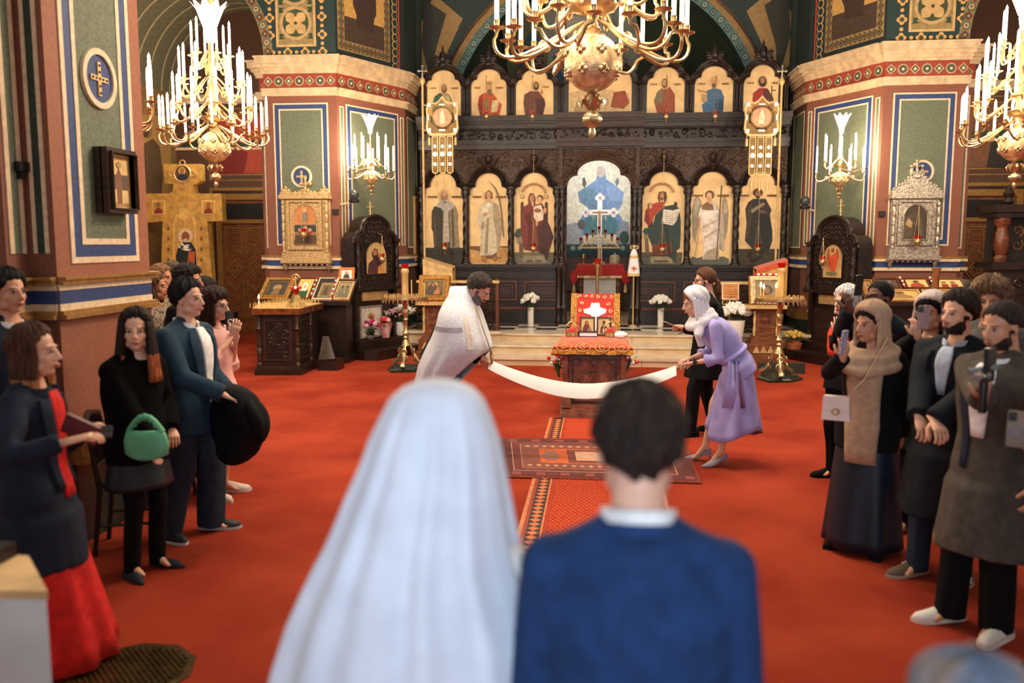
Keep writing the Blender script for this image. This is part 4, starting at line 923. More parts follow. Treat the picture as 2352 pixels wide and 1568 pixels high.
def chandelier(label,ball,k,tiers,top,energy,lights,ch=.30,cr=.02,tulip=True,cz=None,ck=1.4,wall=None,stem_tube=True,a_off=.2):
    ball = np.asarray(ball,float);t = thing('chandelier',label,'chandelier',ball);t['loc_frame'] = 1
    b = MB();r = .2 * k
    b.lathe([(.02 * k,r * 1.0),(.09 * k,r * .95)] + [(r * math.cos(a),r * math.sin(a)) for a in np.linspace(1.2,-1.3,12)] + [(.03 * k,-r * .99)],(0,0,0),20)
    ob = b.build('globe',mat('globe_metal',(216,184,138),.42,.55,var=.2,scale=18,bump=.3,bscale=50),t,180)
    b = MB()          # quatrefoil bosses on the globe
    for zz,n in ((.35,8),(-.35,8)):
        for i in range(n):
            a = 2 * PI * i / n + zz;q = math.sqrt(1 - zz * zz)
            for dx,dz in ((.10,0),(-.10,0),(0,.10),(0,-.10)):
                aa = a + dx / q;z2 = zz + dz;q2 = math.sqrt(1 - z2 * z2);b.ell((r * q2 * math.cos(aa),r * q2 * math.sin(aa),r * z2),r * .11,6,4)
    b.build('boss','brass',ob,60)
    b = MB();b.lathe([(.03 * k,-r),(.05 * k,-r - .03 * k),(.085 * k,-r - .05 * k),(.06 * k,-r - .08 * k),(.025 * k,-r - .13 * k),(.06 * k,-r - .16 * k),(.07 * k,-r - .19 * k),(.045 * k,-r - .23 * k),(.02 * k,-r - .25 * k),(.028 * k,-r - .29 * k),(.005 * k,-r - .33 * k)],(0,0,0),14,lobes=7,amp=.08)
    for i in range(7): a = i * 2 * PI / 7;b.tube([(.06 * k * math.cos(a),.06 * k * math.sin(a),-r - .03 * k),(.09 * k * math.cos(a),.09 * k * math.sin(a),-r - .07 * k),(.08 * k * math.cos(a),.08 * k * math.sin(a),-r - .115 * k)],[.018 * k,.02 * k,.004 * k],5)
    b.build('finial','brass',t,50)
    b = MB();zt = tiers[-1][1] + .2 * k
    b.lathe([(.03 * k,r * .9),(.06 * k,r * 1.15),(.035 * k,r * 1.3),(.045 * k,r * 1.6),(.16 * k,r * 1.8),(.18 * k,r * 1.95),(.05 * k,r * 2.0),(.04 * k,r * 2.6),(.09 * k,r * 2.9),(.04 * k,r * 3.2),(.035 * k,zt)],(0,0,0),14)
    b.build('stem','brass',t,50)
    cm = candle_mesh(ch,cr);bm_ = bulb_mesh(cr * .95)
    for (rt,zt_,n,sides,z0) in tiers:
        am = arm_mesh(rt,zt_,z0,sides,k)
        for i in range(n):
            th = 2 * PI * (i + a_off) / n;R = Matrix.Rotation(th,4,'Z');ao = place('arm',am,t,R)
            for sd,dr,dz in sides:
                p = Matrix.Translation((rt + dr,sd,zt_ + dz + .055 * k));place('candle',cm,ao,p);place('bulb',bm_,ao,p @ Matrix.Translation((0,0,ch)))
    if tulip:      # crown of upright leaves
        b = MB();zc = zt + .02 if cz is None else cz;k2 = k;k = ck * k
        for i in range(9):
            a = 2 * PI * i / 9;c,s_ = math.cos(a),math.sin(a);w = .055 * k
            rows = [(.04,0,.7),(.075,.10,1.),(.11,.17,.9),(.17,.24,.12)]
            L = [(q * k * c - w * f * s_,q * k * s_ + w * f * c,zc + z * k) for q,z,f in rows];R_ = [(q * k * c + w * f * s_,q * k * s_ - w * f * c,zc + z * k) for q,z,f in rows]
            b.add(L + R_,[(j,j + 1,4 + j + 1,4 + j) for j in range(3)])
        b.lathe([(.035 * k,zc - .12 * k),(.05 * k,zc - .02 * k),(.045 * k,zc + .02 * k)],(0,0,0),12);b.build('leaf_crown','tulip_glass',t,60);k = k2;b = MB();b.cyl((0,0,zt - .02),(0,0,zc),.02 * k,n=8);b.build('stem','brass',t)
    if stem_tube:
        b = MB();b.lathe([(.05 * k,zt + .12 * k),(.06 * k,zt + .2 * k),(.085 * k,zt + .30 * k),(.085 * k,top - ball[2])],(0,0,0),14);b.build('hanging_tube','gold',t,50)
    if wall is not None:
        b = MB();w = np.asarray(wall,float) - ball;b.tube([(0,0,r * 1.4),tuple(w * .5 + np.array([0,0,.03])),tuple(w)],.018,8);b.lathe([(.05,0),(.06,.02)],(0,0,0),10,M=np.array(Matrix.Translation(w)));b.build('wall_bracket','brass',t,50)
    for (dx,dy,dz) in lights:
        l = light('chandelier_light','POINT',tuple(ball + np.array([dx,dy,dz]) * k),energy / len(lights),WARM,.16 * k)
    return t
S3 = [(0,.06,.0),(.20,-.04,-.04),(-.20,-.04,-.04)];S2 = [(.10,0,0),(-.10,0,0)];S1 = [(0,0,0)]
def TI(k): return [(.62 * k,.22 * k,6,[(a * k,b_ * k,c * k) for a,b_,c in S3],.28 * k),(.47 * k,.50 * k,6,[(a * k,0,0) for a,_,_ in S2],.58 * k),(.38 * k,.82 * k,6,[(a * k,0,0) for a,_,_ in S2],.90 * k),(.24 * k,1.16 * k,6,S1,1.22 * k)]
LT = [(.5,-.5,.75),(-.5,-.5,.75),(.5,.5,.75),(-.5,.5,.75)]
chandelier('great brass chandelier with a quatrefoil globe hanging over the carved wedding table',onY(1361,145,8.0),1.28,TI(1.28),9.0,640,LT,ch=.40,cr=.02,cz=1.95)
pL = onY(493,338,11.0);chandelier('brass candle chandelier hanging in front of the gold cross and the left bay',pL,1.,TI(1.),8.5,430,LT,ch=.33,cr=.016,cz=1.50)
pR = onY(2336,332,11.0);chandelier('brass candle chandelier hanging in front of the right bay door',pR,1.,TI(1.),8.5,430,LT,ch=.33,cr=.016,cz=1.50)
pN = onY(192,292,7.8);chandelier('brass candle chandelier mostly hidden behind the near pier',pN,1.,TI(1.),8.5,200,LT,ch=.33,cr=.016,cz=1.50,a_off=.0)
SK2 = [(.40,.10,8,S1,.12),(.27,.30,6,S1,.34)]
for fd,px,py,nm in ((FDL,852,407,'above the dark shrine with the mother and child'),(FDR,1928,412,'above the dark shrine with the red angel')):
    u,v = fd.uv(px,py,.55);p = fd.P(u,v,.55)
    chandelier('small brass candle chandelier ' + nm,p,.62,SK2,7,78,[(.25,-.35,.7),(-.25,-.35,.7)],ch=.36,cr=.014,cz=.86,ck=1.45,wall=fd.P(u,v + .2,0),stem_tube=False)
# ---------------------------------------------------------------- processional banners of gilt metal
def banner(s,pxpole,pxc,lab):
    Y = 16.5;f = Frame((0,Y,0),(1,0,0));pu,ptop = f.uv(pxpole,152);pb = f.uv(pxpole + s * 4,690)
    t = thing('processional_banner',lab,'banner',(pu,Y,PZ))
    b = MB();b.lathe([(.10,PZ),(.11,PZ + .05),(.03,PZ + .09),(.022,PZ + .12),(.022,ptop - .35),(.035,ptop - .33),(.055,ptop - .29),(.045,ptop - .24),(.015,ptop - .2)],(pu,Y,0),12)
    for z in (1.6,2.6,3.4,4.2): b.lathe([(.022,z),(.03,z + .02),(.022,z + .04)],(pu,Y,0),12)
    b.build('pole','gold_leaf',t,50)
    b = MB();c = ptop - .09
    for du,dv in ((0,.09),(-.075,0),(.075,0),(0,-.1)): b.tube([f.P(pu,c),f.P(pu + du,c + dv)],[.018,.014],6);b.ell(f.P(pu + du,c + dv),.026,8,5)
    b.build('cross','silver',t,60)
    cu,cv = f.uv(pxc,270);uu = lambda x: (x - 1016) / 114.5
    W = lambda x,y: (cu + (x - 1016) / 119.8,cv - (y - 270) / 119.8)
    o = [W(*p) for p in ((978,250),(982,240),(990,235),(1000,237),(1008,232),(1016,222),(1024,232),(1032,237),(1042,235),(1050,240),(1054,250),(1052,270),(1054,295),(1050,305),(1042,311),(990,311),(982,305),(978,295),(980,270))]
    b = MB();b.ring(o,[(cu + (x - cu) * .88,cv + (y - cv) * .88) for x,y in o],f,.0,.025);b.build('banner_frame','gold_leaf',t,0)
    b = MB()
    for i in range(17):
        for j in range(20):
            u = cu - .32 + i * .04;v = cv - .34 + j * .037
            d2 = math.hypot(u - cu,v - cv)
            if d2 < .22 or abs(u - cu) > .30: continue
            if not inside([tuple(q) for q in o],-.01)(u,v): continue
            b.tube([f.P(u + .017 * math.cos(a),v + .017 * math.sin(a),.012) for a in np.linspace(0,2 * PI,7)[:-1]],.005,4,closed=True)
    stuff(b.build('filigree','gold_leaf',t,60))
    MB().prism(circ(cu,cv,.185,n=28),f,0,.02,back=True).build('medallion',flat((196,158,124)),t,0)
    b = MB();b.tube([f.P(cu + .19 * math.cos(a),cv + .19 * math.sin(a),.02) for a in np.linspace(0,2 * PI,30)[:-1]],.014,6,closed=True);b.build('medallion_rim','gold',t,60)
    MB().prism([(cu - .05,cv - .12),(cu + .06,cv - .12),(cu + .05,cv + .02),(cu + .015,cv + .14),(cu - .01,cv + .14),(cu - .05,cv + .02)],f,.02,.026).build('painted_figure',flat((236,208,178)),t,0)
    gem = mat('gem',(236,240,250),.2,.3,var=.1,scale=40)
    for dx,dy in ((-.25,.235),(.25,.235),(-.25,-.24),(.25,-.24),(0,.235),(0,-.24),(-.27,0),(.27,0)):
        w,h = (.035,.035) if dx and dy else ((.06,.018) if dy else (.018,.05));MB().prism(rect(cu + dx - w,cu + dx + w,cv + dy - h,cv + dy + h),f,.01,.04,back=True).build('gem',gem,t,0)
    for x in (-.145,0,.145):
        v0,v1 = W(0,312)[1],W(0,396)[1];st = [(cu + x - .062,v0),(cu + x + .062,v0),(cu + x + .062,v1 + .03),(cu + x + .03,v1),(cu + x - .03,v1),(cu + x - .062,v1 + .03)]
        b = MB();b.ring(st,offset(st,-.014),f,0,.02);b.build('strap_frame','gold_leaf',t,0)
        b = MB()
        for j in range(15):
            for i in (-1,0,1):
                v = v0 - .03 - j * .045
                if v > v1 + .02: b.tube([f.P(cu + x + i * .032 + .016 * math.cos(a),v + .019 * math.sin(a),.01) for a in np.linspace(0,2 * PI,7)[:-1]],.005,4,closed=True)
        stuff(b.build('filigree','gold_leaf',t,60))
        for q in (.27,.48,.75): MB().prism(circ(cu + x,v0 + (v1 - v0) * q,.045 if q == .48 else .032,n=12),f,.008,.026,back=True).build('gem',gem,t,0)
        b = MB();b.cyl(f.P(cu + x,v1,.01),f.P(cu + x,v1 - .14,.01),.006,n=5);b.cyl(f.P(cu + x,v1 - .12,.01),f.P(cu + x,v1 - .28,.01),.022,.024,10);b.build('tassel','gold_leaf',t,50)
    for x in (-.255,.255): b = MB();b.cyl(f.P(cu + x,cv - .3,.01),f.P(cu + x,cv - .40,.01),.006,n=5);b.cyl(f.P(cu + x,cv - .38,.01),f.P(cu + x,cv - .52,.01),.026,n=10);b.build('tassel','gold_leaf',t,50)
    b = MB()
    for dv in (.235,-.24): b.cyl(f.P(pu,cv + dv,.0),f.P(cu - (.28 if pu < cu else -.28),cv + dv,.01),.014,n=6)
    b.build('bracket','gold_leaf',t,50)
banner(-1,970,1016,'gilt openwork church banner on a pole before the dark robed bishop icon')
banner(1,1797,1749,'gilt openwork church banner on a pole before the dark cloaked saint icon')
# ================================================================ furniture and liturgical things
def turned(b,o,prof,n=12,mi=0): b.lathe(prof,o,n,mi)
def carved_panel(fr,u0,u1,v0,v1,d,parent,mt,r=.05,name='carving',seed=1):
    rr = random.Random(seed);b = MB();nu = max(1,int((u1 - u0) / (2.1 * r)));nv = max(1,int((v1 - v0) / (2.1 * r)))
    for i in range(nu):
        for j in range(nv):
            c = (u0 + (i + .5) * (u1 - u0) / nu,v0 + (j + .5) * (v1 - v0) / nv)
            b.tube(spiral(c,r,1.3,rr.uniform(0,6),fr,d,1 if (i + j) % 2 else -1,10),[r * .2 * (1 - .05 * k) for k in range(11)],5)
    return stuff(b.build(name,mt,parent,60))
def framed(name,label,fr,u0,u1,v0,v1,t,frame_mt,inner,cat='icon',fig=None,thick=.04,back=0.,group=None,lift=0.):
    # a framed picture on a frame plane: frame, field and painted shapes given in fractions of the field
    th = thing(name,label,cat,fr.P((u0 + u1) / 2,v0,back),group)
    MB().prism(rect(u0,u1,v0,v1),fr,back,back + thick * .6,back=True).build('panel',frame_mt,th,0)
    b = MB();b.ring(rect(u0,u1,v0,v1),rect(u0 + t,u1 - t,v0 + t,v1 - t),fr,back + thick * .5,back + thick);b.ring(rect(u0 + t * .75,u1 - t * .75,v0 + t * .75,v1 - t * .75),rect(u0 + t,u1 - t,v0 + t,v1 - t),fr,back + thick * .5,back + thick * 1.25);b.build('frame',frame_mt,th,0)
    f0,f1,g0,g1 = u0 + t,u1 - t,v0 + t,v1 - t
    MB().prism(rect(f0,f1,g0,g1),fr,back + thick * .5,back + thick * .68).build('field',inner if isinstance(inner,str) else flat(inner),th,0)
    d = back + thick * .7
    for it in fig or []:
        if it[1] == 'o': p = circ(f0 + (f1 - f0) * it[2],g0 + (g1 - g0) * it[3],(f1 - f0) * it[4],(g1 - g0) * it[5],12)
        else: p = [(f0 + (f1 - f0) * x,g0 + (g1 - g0) * y) for x,y in it[1]]
        MB().prism(p,fr,back + thick * .5,d).build('painted_figure',flat(it[0]),th,0);d += .0015
    return th
SAINT = lambda robe,ground=None: [((196,152,84),'o',.5,.72,.2,.15),(robe,[(.15,.05),(.85,.05),(.8,.4),(.62,.58),(.38,.58),(.2,.4)]),((150,104,74),'o',.5,.70,.12,.14),((80,52,36),'o',.5,.77,.13,.09)]
MOTH = lambda robe: [((200,156,90),'o',.45,.7,.22,.17),(robe,[(.1,.04),(.9,.04),(.82,.3),(.62,.6),(.5,.86),(.36,.84),(.26,.6),(.14,.36)]),((150,106,76),'o',.46,.68,.09,.12),((176,116,60),[(.5,.1),(.78,.1),(.8,.36),(.64,.42),(.52,.3)]),((150,106,76),'o',.68,.46,.08,.08)]
# ---- shrines (carved dark stands with a trefoil top)
def shrine(fr,bx,icon,lab,cross_px,fig,lampx=None):
    l,r,apex,kink,bot = bx;d = .42
    u0,v0 = fr.uv(l,bot,d);u1,_ = fr.uv(r,bot,d);vk = fr.uv((l + r) / 2,kink,d)[1];v1 = fr.uv((l + r) / 2,apex,d)[1]
    t = thing('icon_shrine',lab,'shrine',fr.P((u0 + u1) / 2,0,d));w = u1 - u0;c = (u0 + u1) / 2
    o = trefoil(u0,u1,v0,vk,v1)
    MB().prism(o,fr,.12,d,back=True).build('body','wood_black',t,0)
    b = MB()
    for q,rr,dd in ((.0,.035,d),(-.05,.02,d + .01)): b.tube([fr.P(x,y,dd) for x,y in offset(o,q)[1:-1]],rr,6)
    b.build('arch_moulding','wood_black',t,50)
    for u in (u0 + .05,u1 - .05):
        b = MB();p = fr.P(u,0,d + .05);zz0,zz1 = v0 + .06,vk - .20
        b.lathe([(.036,zz0 + (zz1 - zz0) * i / 18) for i in range(19)],(p[0],p[1],0),10,lobes=3,amp=.22,twist=30)
        b.lathe([(.06,v0),(.06,zz0)],(p[0],p[1],0),10);b.lathe([(.05,zz1),(.075,zz1 + .05),(.08,zz1 + .08)],(p[0],p[1],0),10);b.build('twisted_column','wood_black',t,50)
    il,ir,it,ib = icon;a0,b0 = fr.uv(il,ib,d);a1,b1 = fr.uv(ir,it,d);ca = (a0 + a1) / 2;ra = (a1 - a0) / 2
    ob = [(a0,b0),(a1,b0)] + [(ca + ra * math.cos(a),b1 - ra + ra * math.sin(a)) for a in np.linspace(0,PI,12)]
    ic = MB().prism(ob,fr,d - .05,d + .012).build('icon_panel','gold_leaf',t,0)
    mural(fr_off(fr,d),fig,ic,'painted_figure',d=.014)
    b = MB();b.tube([fr.P(x,y,d + .012) for x,y in offset(ob,.012)],.014,6,closed=True);b.build('icon_moulding','wood_black',t,50)
    # carving around the icon
    b = MB();ins = inside(ob,.06);out = inside(o,-.09);k = 0
    for x in np.arange(u0 + .1,u1 - .05,.085):
        for y in np.arange(v0 + .06,v1,.085):
            if not ins(x,y) and out(x,y) and abs(x - u0 - .05) > .05 and abs(x - u1 + .05) > .05:
                k += 1;b.tube(spiral((x,y),.04,1.2,k * 1.7,fr,d + .004,1 if k % 2 else -1,9),[.009] * 10,4);b.ell(fr.P(x + .035,y + .03,d + .006),.013,5,4)
    stuff(b.build('carving','wood_black',t,60))
    # small cross on top
    cp = fr.uv(cross_px[0],cross_px[1],d - .12);b = MB();tz = cp[1]
    b.tube([fr.P(c,v1,d - .12),fr.P(c,v1 + .05,d - .12),fr.P(c,tz,d - .12)],[.03,.012,.01],6)
    hh = tz - v1
    for q,ww in ((.62,.085),(.85,.04)): b.cyl(fr.P(c - ww,v1 + hh * q,d - .12),fr.P(c + ww,v1 + hh * q,d - .12),.009,n=6)
    b.cyl(fr.P(c - .04,v1 + hh * .36,d - .12),fr.P(c + .04,v1 + hh * .28,d - .12),.009,n=6);b.build('cross','gold_leaf',t,50)
    # stand below with plaque
    b = MB();b.prism(rect(u0 + .02,u1 - .02,.16,v0),fr,.08,d - .06,back=True);b.prism(rect(u0 - .04,u1 + .04,v0 - .05,v0 + .01),fr,.08,d + .10,back=True)
    for u in (u0 + .06,u1 - .06): b.prism(rect(u - .05,u + .05,.16,v0 - .05),fr,.1,d,back=True)
    b.build('stand','wood_black',t,0)
    MB().prism(rect(c - w * .30,c + w * .30,v0 - .24,v0 - .08),fr,d - .06,d - .03,back=True).build('plaque','gold_leaf',t,0)
    MB().prism([(c - w * .42,v0 - .9),(c + w * .42,v0 - .9),(c + w * .42,v0 - .32),(c - w * .42,v0 - .32)],fr,d - .06,d - .04).build('lower_panel','wood_dark',t,0)
    # stepped plinth on the floor
    fz = Frame((0,0,0),(1,0,0),(0,1,0));q = lambda u,dd: tuple(fr.P(u,0,dd)[:2])
    b = MB();b.prism([q(u0 - .14,.06),q(u0 - .14,.75),q(u0 - .02,.95),q(u1 + .02,.95),q(u1 + .14,.75),q(u1 + .14,.06)],fz,0,.17,back=True);b.build('plinth','wood_black',t,0)
    b = MB();b.prism([q(u0 - .1,.06),q(u0 - .1,.60),q(u1 + .1,.60),q(u1 + .1,.06)],fz,.17,.32,back=True);b.build('plinth_step','wood_black',t,0)
    return t,u0,u1,v0,d
def fr_off(fr,d): return Frame(fr.P(0,0,d),fr.u,fr.v)
MC = (840,555,.2424)
shL = shrine(FDL,(815,912,496,532,662),(841,885,556,629),'dark carved shrine with a gold icon of mother and child over flowers',(857,462),
   [((74,40,48),[(843,628),(846,604),(856,596),(852,582),(858,570),(866,572),(868,590),(876,602),(878,628)]),((170,120,80),'o',860,580,5,7),((200,140,76),[(866,628),(868,612),(878,604),(882,628)]),((170,120,80),'o',874,589,4,5)])
shR = shrine(FDR,(1857,1968,498,540,664),(1891,1937,562,636),'dark carved shrine with a gold icon of a red robed angel',(1913,458),
   [((170,84,52),[(1902,575),(1906,570),(1908,595),(1904,600),(1900,590)]),((170,84,52),[(1922,570),(1927,574),(1928,590),(1922,600)]),((206,82,46),[(1904,600),(1911,586),(1922,580),(1927,592),(1922,612),(1918,624),(1906,620)]),((130,84,56),'o',1915,574,3.5,5),((120,112,80),'o',1911,628,13,5)])
for fr,px,py,nm,zt in ((FDL,878,597,'mother and child',540),(FDR,1889,603,'red angel',545)):
    u,v = fr.uv(px,py,.55);p = fr.P(u,v,.55);lampada(p,fr.P(*fr.uv(px,zt,.55),.55)[2],'red oil lamp hanging at the dark shrine of the ' + nm,r=.06,spread=.4,hook=fr.P(*fr.uv(px,zt - 8,.55),.40))
# ---- ornate metal icon cases on the pier fronts
def icon_case(fr,bx,mt,lab,fig,peak,flatcol):
    l,r,t_,b_ = bx;d = .16
    u0,v0 = fr.uv(l,b_,d);u1,v1 = fr.uv(r,t_,d);c = (u0 + u1) / 2;w = u1 - u0;t = thing('icon_case',lab,'icon case',fr.P(c,v0,0))
    vp = fr.uv((l + r) / 2,peak,d)[1]
    MB().prism(rect(u0 + .03,u1 - .03,v0,v1),fr,0,d * .8,back=True).build('case',mt,t,0)
    b = MB();b.prism(rect(u0 - .02,u1 + .02,v1,v1 + .07),fr,0,d + .04,back=True);b.prism(rect(u0,u1,v1 + .07,v1 + .11),fr,0,d + .02,back=True);b.prism(rect(u0 - .02,u1 + .02,v0,v0 + .06),fr,0,d + .04,back=True);b.prism(rect(u0,u1,v0 + .06,v0 + .2),fr,0,d,back=True);b.build('cornice',mt,t,0)
    gable = [(u0,v1 + .11),(u1,v1 + .11),(u1 - w * .1,v1 + .2),(c + w * .28,vp - (vp - v1) * .45),(c + w * .12,vp - .06),(c,vp),(c - w * .12,vp - .06),(c - w * .28,vp - (vp - v1) * .45),(u0 + w * .1,v1 + .2)]
    MB().prism(gable,fr,.02,d * .8,back=True).build('gable',mt,t,0)
    b = MB()
    for i in range(len(gable)):
        if i == 0: continue
        p,q = np.array(gable[i]),np.array(gable[(i + 1) % len(gable)])
        n = max(2,int(np.linalg.norm(q - p) / .05))
        for k in range(n): x = p + (q - p) * k / n;b.ell(fr.P(x[0],x[1],d * .7),(.03,.03,.03),6,4)
    stuff(b.build('gable_beads',mt,t,60))
    for u in (u0 + .045,u1 - .045):
        b = MB();p = fr.P(u,0,d)
        prof = [];z = v0 + .2
        while z < v1 - .05: prof += [(.035,z),(.02,z + .03),(.036,z + .06),(.028,z + .10)];z += .16
        b.lathe(prof,(p[0],p[1],0),10);b.build('colonnette',mt,t,50)
    # arched picture
    f0,f1,g0,g1 = u0 + w * .26,u1 - w * .26,v0 + .33,v1 - .10;ra = (f1 - f0) / 2
    MB().ring(rect(u0 + w * .14,u1 - w * .14,v0 + .24,v1 - .03),rect(u0 + w * .18,u1 - w * .18,v0 + .28,v1 - .06),fr,d * .8,d + .02).build('inner_frame',mt,t,0)
    ob = [(f0,g0),(f1,g0)] + [(c + ra * math.cos(a),g1 - ra + ra * math.sin(a)) for a in np.linspace(0,PI,12)]
    ic = MB().prism(ob,fr,d * .8,d * .8 + .012).build('icon_panel',flat(flatcol),t,0)
    b = MB();b.tube([fr.P(x,y,d * .8 + .012) for x,y in ob],.016,6,closed=True);b.build('icon_moulding',mt,t,50)
    mural(fr_off(fr,d * .8),fig,ic,'painted_figure',d=.014)
    b = MB();b.lathe([(0.001,0),(.05,.01),(.05,.03)],(0,0,0),8,M=np.array(Matrix.Translation(fr.P(c,vp - .12,d))));b.tube([fr.P(c,vp - .02,d * .5),fr.P(c,vp + .16,d * .5)],.022,6);b.tube([fr.P(c - .08,vp + .08,d * .5),fr.P(c + .08,vp + .08,d * .5)],.02,6)
    for x,y in ((0,.17),(-.085,.08),(.085,.08)): b.ell(fr.P(c + x,vp + y,d * .5),.032,8,5)
    b.build('cross',mt,t,50)
    b = MB()
    n = 9
    for k in range(n): b.prism([(u0 + w * (k + .1) / n,v0),(u0 + w * (k + .5) / n,v0 - .05),(u0 + w * (k + .9) / n,v0)],fr,.02,d,back=True)
    b.prism(rect(u0 - .01,u1 + .01,v0 - .012,v0 + .01),fr,.02,d + .01,back=True)
    b.build('fringe',mt,t,0)
    for u in (u0 + .04,u1 - .04): b = MB();p = fr.P(u,0,d * .6);b.lathe([(.005,v0 - .14),(.03,v0 - .10),(.05,v0 - .03),(.06,v0 + .01)],(p[0],p[1],0),10);b.build('pendant',mt,t,50)
    return t
icon_case(FFL,(648,754,456,604),mat('case_gold',(190,160,112),.5,.35,var=.2,scale=30,bump=.2,bscale=40),'pale gilt icon case with columns on the pier above the icon desk',[((196,128,74),[(676,505),(680,480),(700,470),(722,482),(726,515),(676,516)]),((130,120,110),[(694,508),(696,488),(706,488),(708,508)]),((206,170,120),'o',701,482,5,6),((50,58,60),[(675,517),(727,517),(727,532),(675,532)]),((150,60,50),[(688,550),(690,530),(716,530),(716,552)]),((206,150,110),'o',702,524,5,5),((206,150,110),'o',690,528,4,4),((206,150,110),'o',713,528,4,4),((84,62,48),[(676,560),(680,540),(726,540),(728,560)])],432,(150,110,74))
icon_case(FFR,(2042,2165,455,596),'silver','silver filigree icon case with twin arches on the right pier',[((84,72,56),[(2074,545),(2076,500),(2100,486),(2118,505),(2120,545)]),((170,140,100),[(2078,515),(2086,500),(2096,512),(2092,524)]),((50,40,38),[(2096,545),(2098,520),(2108,520),(2108,545)])],392,(66,58,46))
u,v = FFR.uv(2107,556,.34);lampada(FFR.P(u,v,.34),FFR.P(*FFR.uv(2107,470,.34),.34)[2],'glowing red oil lamp hanging before the silver icon case',r=.065,hook=FFR.P(*FFR.uv(2107,462,.34),.12))
u,v = FFL.uv(697,540,.34);lampada(FFL.P(u,v,.34),FFL.P(*FFL.uv(697,440,.34),.34)[2],'red oil lamp hanging before the pale gilt icon case',r=.07,hook=FFL.P(*FFL.uv(697,436,.34),.1))
# narrow tall icons on the inner returns
for fr,bx,lab in ((FSL,(950,968,455,600),'narrow tall gold icon on the dark return beside the left banner'),(FSR,(1797,1815,455,600),'narrow tall gold icon on the dark return beside the right banner')):
    a = fr.uv(bx[0],bx[3]);c = fr.uv(bx[1],bx[2]);framed('tall_icon',lab,fr,min(a[0],c[0]),max(a[0],c[0]),a[1],c[1],.04,'gold_leaf',(170,112,60),fig=[((70,48,40),[(.3,.3),(.7,.3),(.7,.6),(.55,.8),(.45,.8),(.3,.6)])],thick=.03)
# ---- box icon on the near pier
a = FN.uv(222,478);c = FN.uv(278,358);framed('icon_box','deep dark framed gold festal icon hung on the near pier under the cross',FN,a[0] - .02,c[0] + .01,a[1] - .03,c[1] + .03,.035,'wood_dark','gold_leaf',fig=[((168,124,74),[(.06,.04),(.94,.04),(.94,.96),(.06,.96)]),((222,186,124),[(.12,.1),(.88,.1),(.88,.9),(.12,.9)]),((120,78,52),[(.4,.1),(.6,.1),(.62,.6),(.5,.75),(.38,.6)]),((96,74,62),[(.14,.35),(.36,.35),(.36,.62),(.14,.62)]),((96,74,62),[(.64,.35),(.86,.35),(.86,.62),(.64,.62)]),((176,140,90),'o',.5,.8,.1,.06)],thick=.11)
# ---- large standing cross icon in the left bay
YC = 16.6;fc = Frame((0,YC,0),(1,0,0));K2 = (330,260,.2424)
def fcu(pts): return [fc.uv(K2[0] + x * K2[2],K2[1] + y * K2[2]) for x,y in pts]
cr = thing('standing_cross','large gilded wooden cross icon with a bishop saint standing in the left bay','cross',(fc.uv(440,700)[0],YC,0))
out = [(190,480),(540,480),(545,640),(500,670),(470,680),(480,750),(520,760),(735,760),(750,1020),(600,1025),(650,1600),(670,1900),(150,1900),(180,1025),(30,1035),(15,760),(240,760),(275,740),(280,670),(200,665)]
MB().prism(fcu(out),fc,-.18,0,back=True).build('cross_body',mat('cross_gold',(212,164,84),.42,.3,var=.14,scale=8),cr,0)
MB().prism(rect(fc.uv(440,700)[0] - .8,fc.uv(440,700)[0] + .8,0,fcu([(400,1890)])[0][1]),fc,-.4,.1,back=True).build('pedestal','wood_dark',cr,0)
def fmur(items,name='painting'): return mural(fc,tr(items,*K2),cr,name,d=.008)
b = MB();b.tube([fc.P(*fcu([(368 + 78 * math.cos(a),572 + 78 * math.sin(a))])[0],.01) for a in np.linspace(0,2 * PI,20)[:-1]],.018,6,closed=True)
for x,y in ((268,572),(468,572),(368,470),(372,676)): b.tube([fc.P(*fcu([(x + 26 * math.cos(a),y + 26 * math.sin(a))])[0],.01) for a in np.linspace(0,2 * PI,12)[:-1]],.012,5,closed=True)
b.build('medallion_frame','gold_leaf',cr,60)
fmur([((96,66,44),'o',368,572,68,68),((210,170,100),'o',366,545,34,38),((40,44,58),[(318,600),(350,575),(390,575),(420,600),(415,635),(325,635)]),((150,100,66),'o',366,548,20,28)])
for x in (142,615):
    fmur([((226,186,110),[(x - 64,825),(x + 64,825),(x + 64,958),(x - 64,958)]),((190,140,66),[(x - 48,838),(x + 48,838),(x + 48,950),(x - 48,950)]),((130,50,36),[(x - 40,950),(x - 30,915),(x,890),(x + 34,915),(x + 40,950)]),((150,100,60),'o',x,868,18,24)])
fmur([((222,180,100),[(278,1500),(278,1045),(300,965),(340,960),(335,910),(380,890),(430,910),(430,960),(470,965),(495,1045),(510,1500)]),((204,156,80),[(295,1480),(295,1050),(320,980),(380,1010),(450,980),(478,1050),(490,1480)]),((216,196,160),'o',398,1165,70,72),((34,34,36),[(310,1340),(330,1270),(370,1220),(450,1220),(495,1290),(505,1440),(310,1440)]),((236,226,206),[(330,1270),(365,1220),(390,1250),(430,1240),(462,1290),(430,1305),(390,1300)]),((150,84,50),'o',400,1170,38,50),((206,186,156),'o',400,1205,22,20),((196,92,50),[(430,1310),(490,1310),(485,1420),(420,1420)]),((30,30,34),[(345,1250),(355,1245),(385,1280),(378,1288)]),((30,30,34),[(378,1250),(385,1256),(355,1288),(348,1280)]),((30,30,34),[(425,1256),(433,1250),(460,1286),(452,1292)]),((30,30,34),[(455,1250),(462,1256),(430,1290),(424,1284)])])
